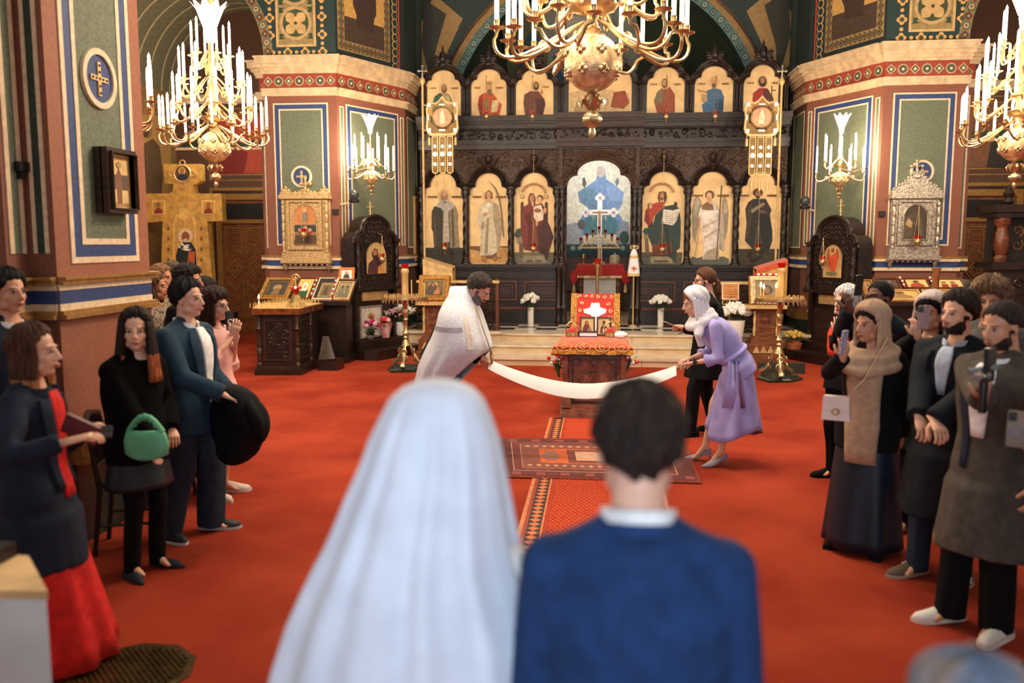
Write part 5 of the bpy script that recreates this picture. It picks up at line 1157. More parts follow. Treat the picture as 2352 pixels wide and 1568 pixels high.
for y in (1085,1180,1280,1380,1490):
    for x in (235,548): fmur([((120,72,40),[(x - 10,y + 22),(x + 10,y + 22),(x + 8,y - 4),(x - 8,y - 4)]),((180,126,74),'o',x,y - 12,7,9)])
# ---------------------------------------------------------------- icon desk with sloped icons (left)
def desk(x0,x1,y0,y1,zb,zf,lab,cat='desk'):
    t = thing('icon_desk',lab,cat,((x0 + x1) / 2,(y0 + y1) / 2,0))
    b = MB();b.add([(x0,y0,zf),(x1,y0,zf),(x1,y1,zb),(x0,y1,zb),(x0,y0,zf - .06),(x1,y0,zf - .06),(x1,y1,zb - .06),(x0,y1,zb - .06)],[(0,1,2,3),(4,7,6,5),(0,4,5,1),(1,5,6,2),(2,6,7,3),(3,7,4,0)]);b.build('sloped_top','wood_black',t,0)
    b = MB();b.bx(x0 + .1,x1 - .1,y0 + .12,y1 - .02,0,zf - .06);b.build('cabinet','wood_black',t,0)
    b = MB();b.bx(x0 + .06,x1 - .06,y0 + .08,y1,0,.12);b.build('plinth','wood_black',t,0)
    return t
DY0,DY1 = 14.05,14.55;zf = onY(700,692,DY0)[2];zb = onY(700,640,DY1)[2]
dx0,dx1 = onY(590,690,DY0)[0],onY(803,690,DY0)[0]
dk = desk(dx0,dx1,DY0,DY1,zb,zf,'long dark sloped desk holding four framed icons under the gilt icon case')
sl = np.array([0,DY1 - DY0,zb - zf]);SLEN = float(np.linalg.norm(sl));fs_ = Frame((0,DY0,zf),(1,0,0),sl)
def on_slope(name,lab,px0,px1,pyb,fm,inner,fig,t=.05,h=None,cat='icon',v0=.02):
    u0 = fs_.uv(px0,pyb)[0];u1 = fs_.uv(px1,pyb)[0];return framed(name,lab,fs_,u0,u1,v0,h or SLEN - .01,t,fm,inner,fig=fig,thick=.035,back=.002,cat=cat)
on_slope('framed_icon','wide gold framed dark icon at the door end of the sloped desk',592,662,688,'gold_carved',(96,78,52),[((60,48,34),[(.1,.1),(.9,.1),(.9,.9),(.1,.9)]),((150,118,74),'o',.5,.55,.2,.2),((120,90,56),[(.3,.1),(.7,.1),(.6,.5),(.4,.5)])],.075)
on_slope('framed_icon','icon of a white veiled woman in green on the sloped desk',670,712,686,'wood_red',(214,178,108),[((40,72,36),[(.15,.05),(.85,.05),(.8,.4),(.6,.5),(.35,.5),(.2,.35)]),((236,230,220),'o',.5,.62,.17,.2),((206,160,124),'o',.5,.6,.1,.12),((236,230,220),[(.35,.5),(.65,.5),(.7,.38),(.3,.38)])],.03)
on_slope('framed_icon','dark matted icon in a pale frame on the sloped desk',718,764,685,'cream',(44,36,32),[((150,128,88),[(.18,.08),(.95,.08),(.95,.8),(.18,.8)]),((110,90,62),[(.3,.15),(.85,.15),(.85,.7),(.3,.7)]),((74,60,44),[(.45,.2),(.7,.2),(.62,.6),(.5,.6)])],.025)
on_slope('framed_icon','grey silver covered icon at the shrine end of the sloped desk',766,802,690,'gold_leaf',(150,134,98),[((104,98,80),[(.1,.1),(.9,.1),(.9,.6),(.1,.6)]),((84,76,60),'o',.3,.72,.13,.1),((84,76,60),'o',.68,.72,.13,.1),((196,186,160),'o',.55,.4,.05,.05)],.025,h=SLEN * .82)
u0 = fs_.uv(786,690)[0];framed('small_icon','small orange framed saint portrait leaning behind the grey icon',Frame((0,DY1 + .01,zb - .04),(1,0,0),(0,.3,1)),dx1 - .34,dx1 - .06,.0,.24,.04,flat((206,116,48)),(226,226,222),fig=[((60,60,66),[(.2,.05),(.8,.05),(.7,.5),(.3,.5)]),((190,150,120),'o',.5,.66,.17,.17)],thick=.03)
def garland(p0,p1,lab,n=9,r=.022):
    t = thing('flower_garland',lab,'garland',p0);p0 = np.asarray(p0,float);p1 = np.asarray(p1,float)
    b = MB();b.tube([p0,p1],.006,5);b.build('stem','leaf',t)
    for i in range(n):
        b = MB();q = p0 + (p1 - p0) * (i + .5) / n + np.array([rnd.uniform(-.012,.012),0,.012]);b.ell(q,(r,r,r * .8),8,5)
        b.build('blossom','petal_white' if i % 2 else 'petal_red',t,180)
for a_,b_,nm in ((716,727,'between the veiled woman and the pale frame'),(764,773,'between the pale frame and the grey icon')):
    P0 = fs_.P(fs_.uv(a_,685)[0],.05,.045);P1 = fs_.P(fs_.uv(b_,650)[0],SLEN - .03,.045);garland(P0,P1,'red and white flower garland on the desk ' + nm)
# ---------------------------------------------------------------- candle cabinet
cabp = [(583,862),(693,862),(728,848),(722,830)]
c0 = onZ(583,862);c1 = onZ(694,862);c2 = onZ(727,846);yb = c2[1] + .45
t = thing('candle_cabinet','dark carved candle cabinet with a sand tray of thin candles on its brass top','cabinet',((c0[0] + c1[0]) / 2,(c0[1] + yb) / 2,0));fz = Frame((0,0,0),(1,0,0),(0,1,0))
foot = [(c0[0],c0[1]),(c1[0],c1[1]),(c2[0],c2[1]),(c2[0],yb),(c0[0] - .25,yb),(c0[0] - .25,c2[1])]
MB().prism(offset(foot,-.01),fz,0,.09,back=True).build('plinth','wood_black',t,0);MB().prism(offset(foot,-.05),fz,.09,.13,back=True).build('plinth','wood_dark',t,0)
body = offset(foot,-.09);zt = onY(650,722,c1[1])[2];MB().prism(body,fz,.13,zt,back=True).build('body','wood_black',t,0)
top = offset(foot,.0);MB().prism(top,fz,zt,zt + .09,back=True).build('tray_edge',mat('copper',(150,92,52),.35,.8,var=.35,scale=9),t,0)
MB().prism(offset(top,-.02),fz,zt + .09,zt + .10,back=True).build('sand_tray','gold_leaf',t,0)
for i in range(3):
    p,q = np.array(body[i - 1 if i else 0]),np.array(body[i])
for (p,q) in ((body[0],body[1]),(body[1],body[2])):
    fr = Frame((p[0],p[1],0),(q[0] - p[0],q[1] - p[1],0));L = math.dist(p,q)
    MB().ring(rect(.08,L - .08,.22,zt - .08),rect(.11,L - .11,.25,zt - .11),fr,0,.02).build('panel_moulding','wood_dark',t,0)
    carved_panel(fr,.13,L - .13,.27,zt - .13,.004,t,'wood_black',.05)
for p in (body[0],body[1],body[2]):
    b = MB();h = zt - .13;b.lathe([(.045,.13),(.05,.18),(.03,.2),(.04,.23),(.033,.30)] + [(.038,.30 + .0),(.045,h * .5),(.03,h * .52),(.045,h * .56),(.036,h * .62),(.036,h * .85),(.05,h * .88),(.03,h * .92),(.05,zt)],(p[0],p[1],0),12,lobes=3,amp=.05,twist=20);b.build('column','wood_dark',t,50)
cm = data(MB().lathe([(.006,0),(.005,.075)],(0,0,0),6),'taper','candle_wax');k = 0
for i in range(15):
    for j in range(7):
        x = c0[0] - .05 + i * (c2[0] - c0[0]) / 14.5 * 1.0;y = c0[1] + .07 + j * (yb - c0[1] - .12) / 6
        if inside([tuple(q) for q in offset(top,-.05)],0)(x,y) if False else (x < c1[0] or y > c1[1] + (x - c1[0]) * .55 + .05):
            o = link('taper',cm,t);o.matrix_parent_inverse = Matrix();o.location = (x - t.location[0],y - t.location[1],zt + .10)
p = (c0[0] + .08,c0[1] + .1,zt + .1);b = MB();b.cyl(p,(p[0],p[1],p[2] + .14),.008,n=8);o = b.build('lit_taper','candle',t);b = MB();b.lathe([(.003,0),(.014,.02),(.010,.04),(.001,.07)],(p[0],p[1],p[2] + .14),8);b.build('flame','flame',o)
t = thing('brass_lamp_holder','gilt pyramid lamp holder with red and white flowers on the candle tray','lamp holder',(c1[0] - .18,c1[1] + .32,zt + .1));x,y,z = t.location
b = MB();b.lathe([(.16,0),(.17,.01),(.06,.16),(.05,.18),(.06,.2)],(x,y,z),4);b.build('base','gold',t,0)
b = MB();b.lathe([(.03,.19),(.055,.24),(.05,.3)],(x,y,z),12);b.build('red_glass','red_glass',t);
for k in range(7): b = MB();b.ell((x + .07 * math.cos(k),y + .07 * math.sin(k),z + .3),.028,8,5);b.build('blossom','petal_white' if k % 2 else 'petal_red',t,180)
b = MB();b.tube([(x,y,z + .3),(x,y,z + .5)],[.02,.008],6);b.tube(spiral((0,0),.07,1.2,0,Frame((x,y,z + .45),(1,0,0)),0,1),.008,5);b.tube(spiral((0,0),.07,1.2,3,Frame((x,y,z + .45),(1,0,0)),0,-1),.008,5);b.build('ornament','gold',t)
# low dark step ladder beside the cabinet
q = onZ(757,852);t = thing('kneeling_stool','low dark wooden stool with a slanted board beside the candle cabinet','stool',(q[0],q[1] + .15,0));x,y = q[0],q[1] + .2
MB().bx(x - .22,x + .12,y - .15,y + .2,0,.17).build('base','wood_black',t,0);b = MB();b.add([(x - .2,y - .1,.17),(x + .08,y - .1,.17),(x - .12,y + .15,.5),(x - .2,y + .15,.5),(x - .2,y - .14,.17),(x + .08,y - .14,.19),(x - .1,y + .11,.53),(x - .2,y + .11,.53)],[(0,1,2,3),(4,7,6,5),(0,4,5,1),(1,5,6,2),(2,6,7,3),(3,7,4,0)]);b.build('slanted_board','wood_dark',t,0)
# ---------------------------------------------------------------- flowers
def mum(r):
    b = MB();rr = random.Random(3);b.ell((0,0,0),(r * .8,r * .8,r * .62),10,7)
    for i in range(26):
        a = rr.uniform(0,2 * PI);e = rr.uniform(-.3,1.4);d = np.array([math.cos(a) * math.cos(e),math.sin(a) * math.cos(e),math.sin(e)]);b.tube([d * r * .4,d * r * .85,d * r * 1.0],[r * .16,r * .2,r * .05],5)
    return b
def lily(r):
    b = MB()
    for i in range(6): a = i * PI / 3;c,s = math.cos(a),math.sin(a);b.tube([(0,0,-r * .3),(c * r * .35,s * r * .35,r * .15),(c * r * .8,s * r * .8,r * .25),(c * r * 1.05,s * r * 1.05,r * .05)],[r * .1,r * .26,r * .22,r * .03],6,flat_=.3)
    return b
BL = {}
def blossom(kind,r,mt):
    key = (kind,r,mt)
    if key not in BL: BL[key] = data({'mum': mum,'lily': lily}[kind](r),'blossom',mt,180)
    return BL[key]
def leaves(t,c,R,n,h,seed=1,mt='leaf',ln=.10):
    rr = random.Random(seed);b = MB()
    for i in range(n):
        a = rr.uniform(0,2 * PI);q = rr.uniform(.1,1) * R;p0 = np.array([c[0],c[1],c[2]]);p2 = p0 + np.array([q * math.cos(a),q * math.sin(a),h * rr.uniform(.4,1)])
        b.tube([p0,(p0 + p2) / 2 + np.array([0,0,.03]),p2],[.004,.004,.003],4)
        for k in range(3):
            e = p2 - np.array([0,0,h * .25 * k]) + np.array([rr.uniform(-.03,.03),rr.uniform(-.03,.03),0]);d = nrm(np.array([math.cos(a + k),math.sin(a + k),rr.uniform(-.3,.5)]));b.tube([e,e + d * ln * .5,e + d * ln],[.004,ln * .2,.003],5,flat_=.25)
    return stuff(b.build('foliage',mt,t,60))
def vase_flowers(name,lab,base,vase,kind,cols,n,R,r,h,vmat='ceramic',seed=1,vn=16,sq=1.,cat='vase'):
    t = thing(name,lab,cat,base);rr = random.Random(seed);x,y,z = base
    b = MB();b.lathe(vase,base,vn);b.build('vase',vmat,t,50);zt = z + vase[-1][1]
    leaves(t,(x,y,zt - .05),R * .8,14,h * .75,seed)
    for i in range(n):
        a = i * 2.4;q = R * math.sqrt((i + .5) / n);me = blossom(kind,r,cols[i % len(cols)]);o = link('blossom',me,t);o.matrix_parent_inverse = Matrix()
        o.location = (q * math.cos(a),q * math.sin(a) * sq,vase[-1][1] + h - (q / R) ** 2 * h * .5 + rr.uniform(-.01,.01));o.rotation_euler = (q / R * .8 * -math.sin(a),q / R * .8 * math.cos(a),rr.uniform(0,6))
    return t
VT = [(.055,0),(.06,.01),(.062,.38),(.057,.38),(.05,.3)]
VT = [(.055,0),(.058,.01),(.063,.36),(.063,.37)]
p = onY(1219,700,16.9);vase_flowers('flower_vase','tall white vase of white chrysanthemums before the screen base left of the doors',(p[0],p[1],PZ),VT,'mum',['petal_white'],13,.17,.062,.24,seed=2)
p = onY(1518,700,16.9);vase_flowers('flower_vase','tall white vase of round white chrysanthemums before the angel side of the screen',(p[0],p[1],PZ),VT,'mum',['petal_white'],18,.19,.058,.22,seed=5)
p = onZ(1686,828);pz = .26;t = thing('vase_pedestal','low round stone pedestal under the white flower vase','pedestal',(p[0],p[1],0));MB().lathe([(.20,0),(.20,.03),(.15,.06),(.15,.2),(.21,.23),(.21,.26)],(p[0],p[1],0),18).build('drum','marble',t)
vase_flowers('flower_vase','white conical vase of white roses on the low pedestal',(p[0],p[1],pz),[(.11,0),(.12,.02),(.17,.44),(.17,.45)],'mum',['petal_white'],14,.22,.085,.26,seed=8)
fr = FDL;hz = .32
def at(px,py,z): q = onZ(px,py,z);return (q[0],q[1],z)
vase_flowers('orchid_pot','white orchid in a square copper pot at the shrine plinth',at(808,798,.17),[(.075,0),(.085,.15),(.09,.16)],'lily',['petal_white'],9,.14,.05,.36,'terracotta',3,4,.6)
vase_flowers('flower_vase','glass vase of magenta asters on the shrine plinth',at(853,798,.17),[(.05,0),(.05,.02),(.055,.28),(.06,.29)],'mum',['petal_magenta','petal_pink'],9,.13,.05,.2,'glass',4)
p = at(886,793,.17);t = vase_flowers('paper_bouquet','bouquet wrapped in pink paper leaning at the shrine plinth',p,[(.03,0),(.06,.06),(.08,.22),(.13,.40),(.14,.41)],'mum',['petal_red','petal_pink'],7,.09,.05,.08,mat('pink_paper',(238,120,116),.7,rgb2=(240,214,206),scale=6),5,9)
p = at(921,786,.17);vase_flowers('flower_vase','tall white vase of pale pink lilies by the brass candle stand',p,[(.09,0),(.10,.02),(.12,.38),(.12,.39)],'lily',['petal_white','petal_pink','petal_white'],12,.27,.11,.3,seed=6)
vase_flowers('flower_vase','white bowl of pink lilies in front of the silver icon',at(872,770,.32),[(.08,0),(.1,.12),(.1,.13)],'lily',['petal_pink','petal_white'],9,.24,.10,.42,seed=9)
vase_flowers('flower_pot','yellow kalanchoe pot at the foot of the left icon stand',at(940,796,.0),[(.13,0),(.15,.08),(.15,.10),(.11,.11),(.12,.2)],'mum',['petal_yellow'],16,.16,.04,.16,'terracotta',7)
vase_flowers('flower_pot','yellow kalanchoe pot on the plinth of the right shrine',at(1822,800,.17),[(.13,0),(.15,.08),(.15,.10),(.11,.11),(.12,.14)],'mum',['petal_yellow'],16,.18,.04,.16,'terracotta',8)
vase_flowers('flower_vase','clear glass vase of pink lilies and white sprays by the right shrine',at(1886,796,.17),[(.08,0),(.085,.02),(.09,.36),(.10,.37)],'lily',['petal_pink','petal_white','petal_white'],11,.24,.09,.38,'glass',11)
u,v = FDL.uv(863,745,.55);framed('silver_icon','silver covered icon propped under the plaque behind the lilies',Frame(FDL.P(0,0,.42),FDL.u,(0,0,1)),u - .29,u + .29,.34,.92,.03,'silver',(206,200,190),fig=[((190,150,86),'o',.5,.62,.2,.2),((120,80,56),'o',.5,.6,.12,.14)],thick=.03,back=.0)
# ---------------------------------------------------------------- brass candle stands
def candle_stand(px,py,ptray,rt,lab,n,lit,seed,plate=False):
    g = onZ(px,py);x,y = g[0],g[1] + .22;t = thing('candle_stand',lab,'candle stand',(x,y,0));zt = onY(px,ptray,y)[2]
    b = MB();b.lathe([(.33,0),(.34,.03),(.28,.05),(.27,.07)],(x,y,0),6,lobes=3,amp=.1);b.build('foot_plate','marble_green',t,0)
    for k in range(3):
        a = k * 2 * PI / 3 - PI / 2;c,s = math.cos(a),math.sin(a);b = MB()
        b.tube([(x + .27 * c,y + .27 * s,.08),(x + .25 * c,y + .25 * s,.12),(x + .18 * c,y + .18 * s,.16),(x + .11 * c,y + .11 * s,.30),(x + .05 * c,y + .05 * s,.46)],[.04,.045,.03,.025,.02],7)
        fr = Frame((x,y,0),(-s,c,0));
        for q,zc in ((.055,.2),(.04,.31)): b.tube([(x + .13 * c - s * q * math.cos(w),y + .13 * s + c * q * math.cos(w),zc + q * math.sin(w)) for w in np.linspace(0,2 * PI,12)[:-1]],.012,5,closed=True)
        b.build('leg','brass',t,50)
    b = MB();b.lathe([(.08,.40),(.05,.46),(.03,.50),(.045,.53),(.03,.56),(.055,.60),(.035,.64),(.03,.8),(.045,.82),(.03,.85),(.05,.90),(.055,.98),(.03,1.02),(.025,zt - .16),(.04,zt - .1),(.06,zt - .04),(.03,zt)],(x,y,0),14);b.build('column','brass',t,50)
    b = MB();b.lathe([(.03,zt - .01),(rt * .95,zt),(rt,zt + .015),(rt,zt + .05),(rt * .94,zt + .05),(rt * .92,zt + .02)],(x,y,0),28);b.build('tray','brass',t,50)
    b = MB()
    for k in range(30): a = 2 * PI * k / 30;b.tube([(x + rt * math.cos(a),y + rt * math.sin(a),zt + .01),(x + rt * 1.04 * math.cos(a),y + rt * 1.04 * math.sin(a),zt - .05)],[.018,.003],5)
    stuff(b.build('tray_fringe','brass',t,60))
    hm = data(MB().lathe([(.014,0),(.014,.05),(.018,.055)],(0,0,0),7),'candle_holder','gold_leaf');rr = random.Random(seed)
    for ring,m_ in ((.9,n),(.6,n * 2 // 3),(.32,n // 3)):
        for k in range(m_):
            a = 2 * PI * k / m_;o = link('candle_holder',hm,t);o.matrix_parent_inverse = Matrix();o.location = (rt * ring * math.cos(a),rt * ring * math.sin(a),zt + .03)
    b = MB();b.lathe([(.05,zt + .02),(.05,zt + .42),(.06,zt + .44),(.06,zt + .47),(.05,zt + .5)],(x,y,0),12,lobes=6,amp=.08);b.build('lamp_tube','gold_leaf',t,50)
    b = MB();b.lathe([(.045,zt + .5),(.06,zt + .55),(.062,zt + .57)],(x,y,0),12);b.build('red_glass','red_glass',t,50)
    for (a,q,l) in lit:
        p = (x + rt * q * math.cos(a),y + rt * q * math.sin(a),zt + .07);b = MB();b.cyl(p,(p[0],p[1],p[2] + l),.008,n=7);o = b.build('lit_taper','candle_wax',t)
        if l < .15: b = MB();b.lathe([(.003,0),(.016,.022),(.011,.05),(.001,.08)],(p[0],p[1],p[2] + l),8);b.build('flame','flame',o)
    return t,x,y,zt
candle_stand(926,854,688,.36,'tall brass candle stand with a round tray beside the pink lilies',26,[(5.3,.8,.26),(.1,.85,.2)],3)
candle_stand(1793,877,692,.36,'tall brass candle stand with two burning tapers on a black tray base',26,[(3.6,.85,.12),(4.2,.6,.14),(3.0,.8,.14)],4)
g = onZ(1800,868);t = tag(MB().bx(g[0] - .28,g[0] + .42,g[1] + .46,g[1] + .62,0,.16).build('metal_box',mat('grey_green',(56,62,54),.5,.3),None,0),'flat grey green metal box behind the foot of the right candle stand','box')
# ---------------------------------------------------------------- icon stands (analogia)
def analog(pxl,pxr,pt,pb,Y,lab,lab2,frame_mt,fig,inner,side,basepx):
    x0,x1 = onY(pxl,pb,Y)[0],onY(pxr,pb,Y)[0];c = (x0 + x1) / 2;zb = onY((pxl + pxr) / 2,pb,Y)[2];zt = onY((pxl + pxr) / 2,pt,Y + .16)[2]
    t = thing('icon_stand',lab,'lectern',(c,Y + .25,0));L = math.hypot(.16,zt - zb)
    fr = Frame((c,Y,zb),(1,0,0),(0,.16,zt - zb));w = x1 - x0
    MB().prism(rect(-w / 2 - .02,w / 2 + .02,-.03,L),fr,-.05,0,back=True).build('sloped_board','gold_carved',t,0)
    MB().bx(x0 - .05,x1 + .05,Y - .06,Y + .32,zb - .08,zb - .02).build('ledge','gold_leaf',t,0)
    cx,cy = c,Y + .2;h = zb - .08
    b = MB();b.bx(cx - .17,cx + .17,cy - .13,cy + .13,.44,h);b.build('shaft','wood_brown',t,0)
    b = MB()
    for z0,z1,q in ((0,.08,.36),(.08,.13,.32),(.13,.33,.28),(.33,.38,.24),(.38,.44,.21)): b.bx(cx - q,cx + q,cy - q * .8,cy + q * .8,z0,z1)
    b.build('stepped_foot','wood_brown',t,0)
    fr2 = Frame((cx - .14,cy - .13,.5),(1,0,0));carved_panel(fr2,.02,.26,.02,h - .56,.002,t,'wood_red',.055)
    for s in (-1,1): b = MB();b.lathe([(.022,.46 + (h - .5) * i / 12) for i in range(13)],(cx + s * .19,cy - .15,0),8,lobes=2,amp=.25,twist=34);b.build('twisted_column','gold_leaf',t,50)
    fr3 = Frame((cx - .24,cy - .8 * .28,.15),(1,0,0))
    for k in range(4): MB().prism([(.02 + k * .12,.02),(.08 + k * .12,.15),(.14 + k * .12,.02)],fr3,0,.012).build('zigzag','gold_leaf',t,0)
    framed('stand_icon',lab2,fr,-w / 2,w / 2,0.0,L - .01,.075,frame_mt,inner,fig=fig,thick=.04)
    return t,fr,w,L
analog(962,1030,632,690,14.9,'carved wooden icon stand left of the steps','gold framed icon of the mother and child on the stand beside the priest','gold_carved',[((110,84,52),[(.08,.08),(.92,.08),(.92,.92),(.08,.92)])] + MOTH((74,58,42)),(150,120,72),-1,0)
_,fA,wA,LA = analog(1724,1800,634,698,14.9,'carved wooden icon stand right of the steps','silver framed face icon with flowers on top on the right stand',mat('frame_pale',(206,184,140),.45,.35,var=.2,scale=30,bump=.6,bscale=60),[((140,122,92),[(.05,.05),(.95,.05),(.95,.95),(.05,.95)]),((70,70,56),'o',.5,.5,.24,.26),((140,104,78),'o',.5,.48,.13,.2)],(150,130,98),1,0)
for i in range(8):
    tg = MB();tg.ell(fA.P(-wA / 2 + .08 + i * .07,LA + .01,.02),.026,8,5)
garland(fA.P(-wA * .4,LA + .01,.02),fA.P(wA * .35,LA + .01,.02),'row of red and white blossoms on top of the right stand icon',8,.03)
# cloth covered tall lecterns behind the stands
for s,pxs,mt,lab in ((-1,(972,1040,1040,972),'gold_leaf','tall lectern draped in yellow gold brocade behind the left icon stand'),(1,(1736,1808,1808,1736),'orange_cloth','tall lectern draped in orange cloth behind the right icon stand')):
    Y = 16.0;x0,x1 = onY(pxs[0],640,Y)[0],onY(pxs[1],640,Y)[0];t = thing('draped_lectern',lab,'lectern',((x0 + x1) / 2,Y + .2,PZ))
    za,zb2 = onY(1000,597,Y)[2],onY(1000,618,Y)[2]
    zl,zr = (za,zb2) if s < 0 else (zb2,za)
    fz_ = Frame((0,Y,0),(1,0,0));b = MB();n = 12
    rings = []
    for i in range(n + 1):
        q = i / n;x = x0 + (x1 - x0) * q;zt = zl + (zr - zl) * q;d = .012 * math.sin(q * 20);rings.append([(x,Y - .03 + d,PZ + .6),(x,Y - .02 + d,zt),(x,Y + .3,zt + .04),(x,Y + .32,PZ + .6)])
    b.loft(rings);b.build('drape','gold_leaf' if s < 0 else mat('ochre_cloth',(206,150,78),.7,var=.15,scale=10),t,60)
    b = MB();b.loft([[(r_[1][0],r_[1][1] - .012,r_[1][2] - .07),(r_[1][0],r_[1][1] - .012,r_[1][2] + .015),(r_[2][0],r_[2][1],r_[2][2] + .015),(r_[2][0],r_[2][1],r_[2][2] + .005)] for r_ in rings]);b.build('top_cloth',mt,t,60)
    MB().bx(x0 + .08,x1 - .08,Y + .02,Y + .26,PZ,PZ + .62).build('base','wood_brown',t,0)
# iron railings on the platform edge
def railing(px0,px1,lab,post):
    Y = 15.84;x0,x1 = onY(px0,700,Y)[0],onY(px1,700,Y)[0];t = thing('railing',lab,'railing',((x0 + x1) / 2,Y,PZ));f = Frame((0,Y,0),(1,0,0));zt = 1.35
    b = MB();b.bx(x0,x1,Y - .035,Y + .035,zt - .05,zt);b.build('top_rail','gold_leaf',t,0);b = MB();b.bx(x0,x1,Y - .02,Y + .02,PZ + .02,PZ + .06);b.build('bottom_rail','iron',t,0)
    n = max(2,int((x1 - x0) / .115));r = .052
    for i in range(n):
        for j in range(7):
            u = x0 + (i + .5) * (x1 - x0) / n;v = PZ + .11 + j * (zt - PZ - .14) / 6.6;b = MB();b.tube(spiral((u,v),r,1.4,(i + j) * 2.1,f,0,1 if (i + j) % 2 else -1,12),.012,5);b.build('scroll','iron',t,60)
    b = MB()
    for i in range(n + 1): b.cyl((x0 + i * (x1 - x0) / n,Y,PZ + .02),(x0 + i * (x1 - x0) / n,Y,zt - .04),.011,n=5)
    b.build('bars','iron',t,0)
    for u in post: MB().bx(u - .03,u + .03,Y - .03,Y + .03,PZ,zt + .03).build('post','wood_red',t,0)
    return x0,x1
e = onY(1145,700,15.84)[0];railing(958,1147,'wrought iron scroll railing on the platform behind the priest',(e - .02,))
e = onY(1610,700,15.84)[0];railing(1607,1790,'wrought iron scroll railing on the platform behind the reader',(e + .02,))
# text plaque on a twisted brass stand
Y = 15.5;c = onY(1678,660,Y);t = thing('text_stand','orange framed text plaque on a slim twisted brass stand','stand',(c[0],Y,0));b = MB();b.lathe([(.16,0),(.17,.03),(.05,.06),(.03,.1)] + [(.024,.1 + i * .06) for i in range(1,14)] + [(.04,.98),(.02,1.02),(.03,1.1)],(c[0],Y,0),12,lobes=2,amp=.15,twist=30);b.build('column','brass',t)
zc = onY(1678,688,Y)[2];b = MB();b.cyl((c[0],Y,1.05),(c[0],Y + .05,zc + .02),.02,n=8);b.tube(spiral((-.10,0),.06,1.1,0,Frame((c[0],Y,zc - .06),(1,0,0)),0,1),.012,5);b.tube(spiral((.10,0),.06,1.1,3,Frame((c[0],Y,zc - .06),(1,0,0)),0,-1),.012,5);b.build('scroll_arm','brass',t)
fr = Frame((c[0],Y - .02,zc),(1,0,0),(0,.2,1));MB().ring(rect(-.15,.15,0,.30),rect(-.13,.13,.02,.28),fr,-.02,.015).build('frame','cream',t,0);MB().prism(rect(-.14,.14,.01,.29),fr,-.02,.004,back=True).build('plaque',flat((206,138,70)),t,0)
b = MB()
for j in range(5):
    x = -.11
    while x < .09: l = rnd.uniform(.02,.05);b.prism(rect(x,min(x + l,.11),.05 + j * .045,.058 + j * .045),fr,.003,.007);x += l + .012
stuff(b.build('text_lines',flat((120,60,28)),t,0))
# hanging lamp-shaped white cloth on a pole right of the doors
Y = 16.9;q = onY(1456,600,Y);t = thing('cloth_banner','white embroidered cloth cover on a gilt pole beside the royal doors','banner',(q[0],Y,PZ))
b = MB();b.lathe([(.09,0),(.09,.02),(.014,.05),(.012,onY(1456,562,Y)[2] - PZ)],(q[0],Y,PZ),10);b.build('pole','gold_leaf',t)
za,zb3 = onY(1456,572,Y)[2],onY(1456,634,Y)[2]
rings = []
for i in range(9):
    k = i / 8;z = zb3 + (za - zb3) * k;w = .125 - .06 * k - (.03 * max(0,k - .8) / .2);rings.append([(q[0] + w * math.cos(a) * (1 + .05 * math.sin(6 * a)),Y + w * .5 * math.sin(a),z) for a in np.linspace(0,2 * PI,21)[:-1]])
MB().loft(rings).build('cloth','white',t,60)
for k0,k1 in ((0,.1),(.66,.76)):
    rr2 = []
    for k in (k0,k1): w = .127 - .06 * k;rr2.append([(q[0] + w * math.cos(a) * (1 + .05 * math.sin(6 * a)),Y + w * .5 * math.sin(a),zb3 + (za - zb3) * k) for a in np.linspace(0,2 * PI,21)[:-1]])
    MB().loft(rr2,0,False,False).build('gold_band','gold_leaf',t,60)
fr = Frame((q[0],Y - .066,zb3),(1,0,0));MB().prism([(-.012,.1),(.012,.1),(.012,.14),(.05,.14),(.05,.165),(.012,.165),(.012,.2),(-.012,.2),(-.012,.165),(-.05,.165),(-.05,.14),(-.012,.14)],fr,-.01,.004).build('cross','orange_cloth',t,0)
b = MB();f = Frame((q[0],Y,za + .03),(1,0,0));b.tube(spiral((-.05,0),.045,1.0,0,f,0,1),.010,5);b.tube(spiral((.05,0),.045,1.0,3,f,0,-1),.010,5);b.build('scroll','gold_leaf',t)
# ================================================================ altar, wedding table, rugs and the rest
# ---- altar seen through the royal doors
YT = 19.2;x0,x1 = onY(1324,612,YT)[0],onY(1432,612,YT)[0];zt = onY(1376,609,YT)[2];cx = (x0 + x1) / 2
al = thing('altar_table','altar table under a red gold edged cloth behind the royal doors','altar',(cx,YT + .4,PZ))
MB().bx(x0 + .03,x1 - .03,YT + .05,YT + .85,zt - .05,zt).build('table_top','wood_brown',al,0)
for x in (x0 + .10,x1 - .10):
    for y in (YT + .1,YT + .78): b = MB();b.lathe([(.05,PZ + (zt - .05 - PZ) * i / 24) for i in range(25)],(x,y,0),10,lobes=2,amp=.22,twist=22);b.build('leg','wood_brown',al,50)
MB().bx(x0 + .16,x1 - .16,YT + .12,YT + .7,PZ,zt - .06).build('white_cover','white',al,0)
zc = onY(1376,636,YT)[2];n = 40;b = MB()
def ring4(z,e,amp):
    P = []
    for i in range(n):
        q = i / n * 4;k = int(q);f = q - k;c = [(x0 - e,YT - e),(x1 + e,YT - e),(x1 + e,YT + .9 + e),(x0 - e,YT + .9 + e)];a,d = c[k],c[(k + 1) % 4]
        w = amp * math.sin(i * 1.9);P.append((a[0] + (d[0] - a[0]) * f,a[1] + (d[1] - a[1]) * f + (w if k in (0,2) else 0),z))
    return P
b.loft([ring4(zc,.05,.015),ring4((zc + zt) / 2,.03,.012),ring4(zt,.0,.0),ring4(zt + .015,-.02,0)],0,False,True);cl = b.build('altar_cloth','red_cloth',al,50)
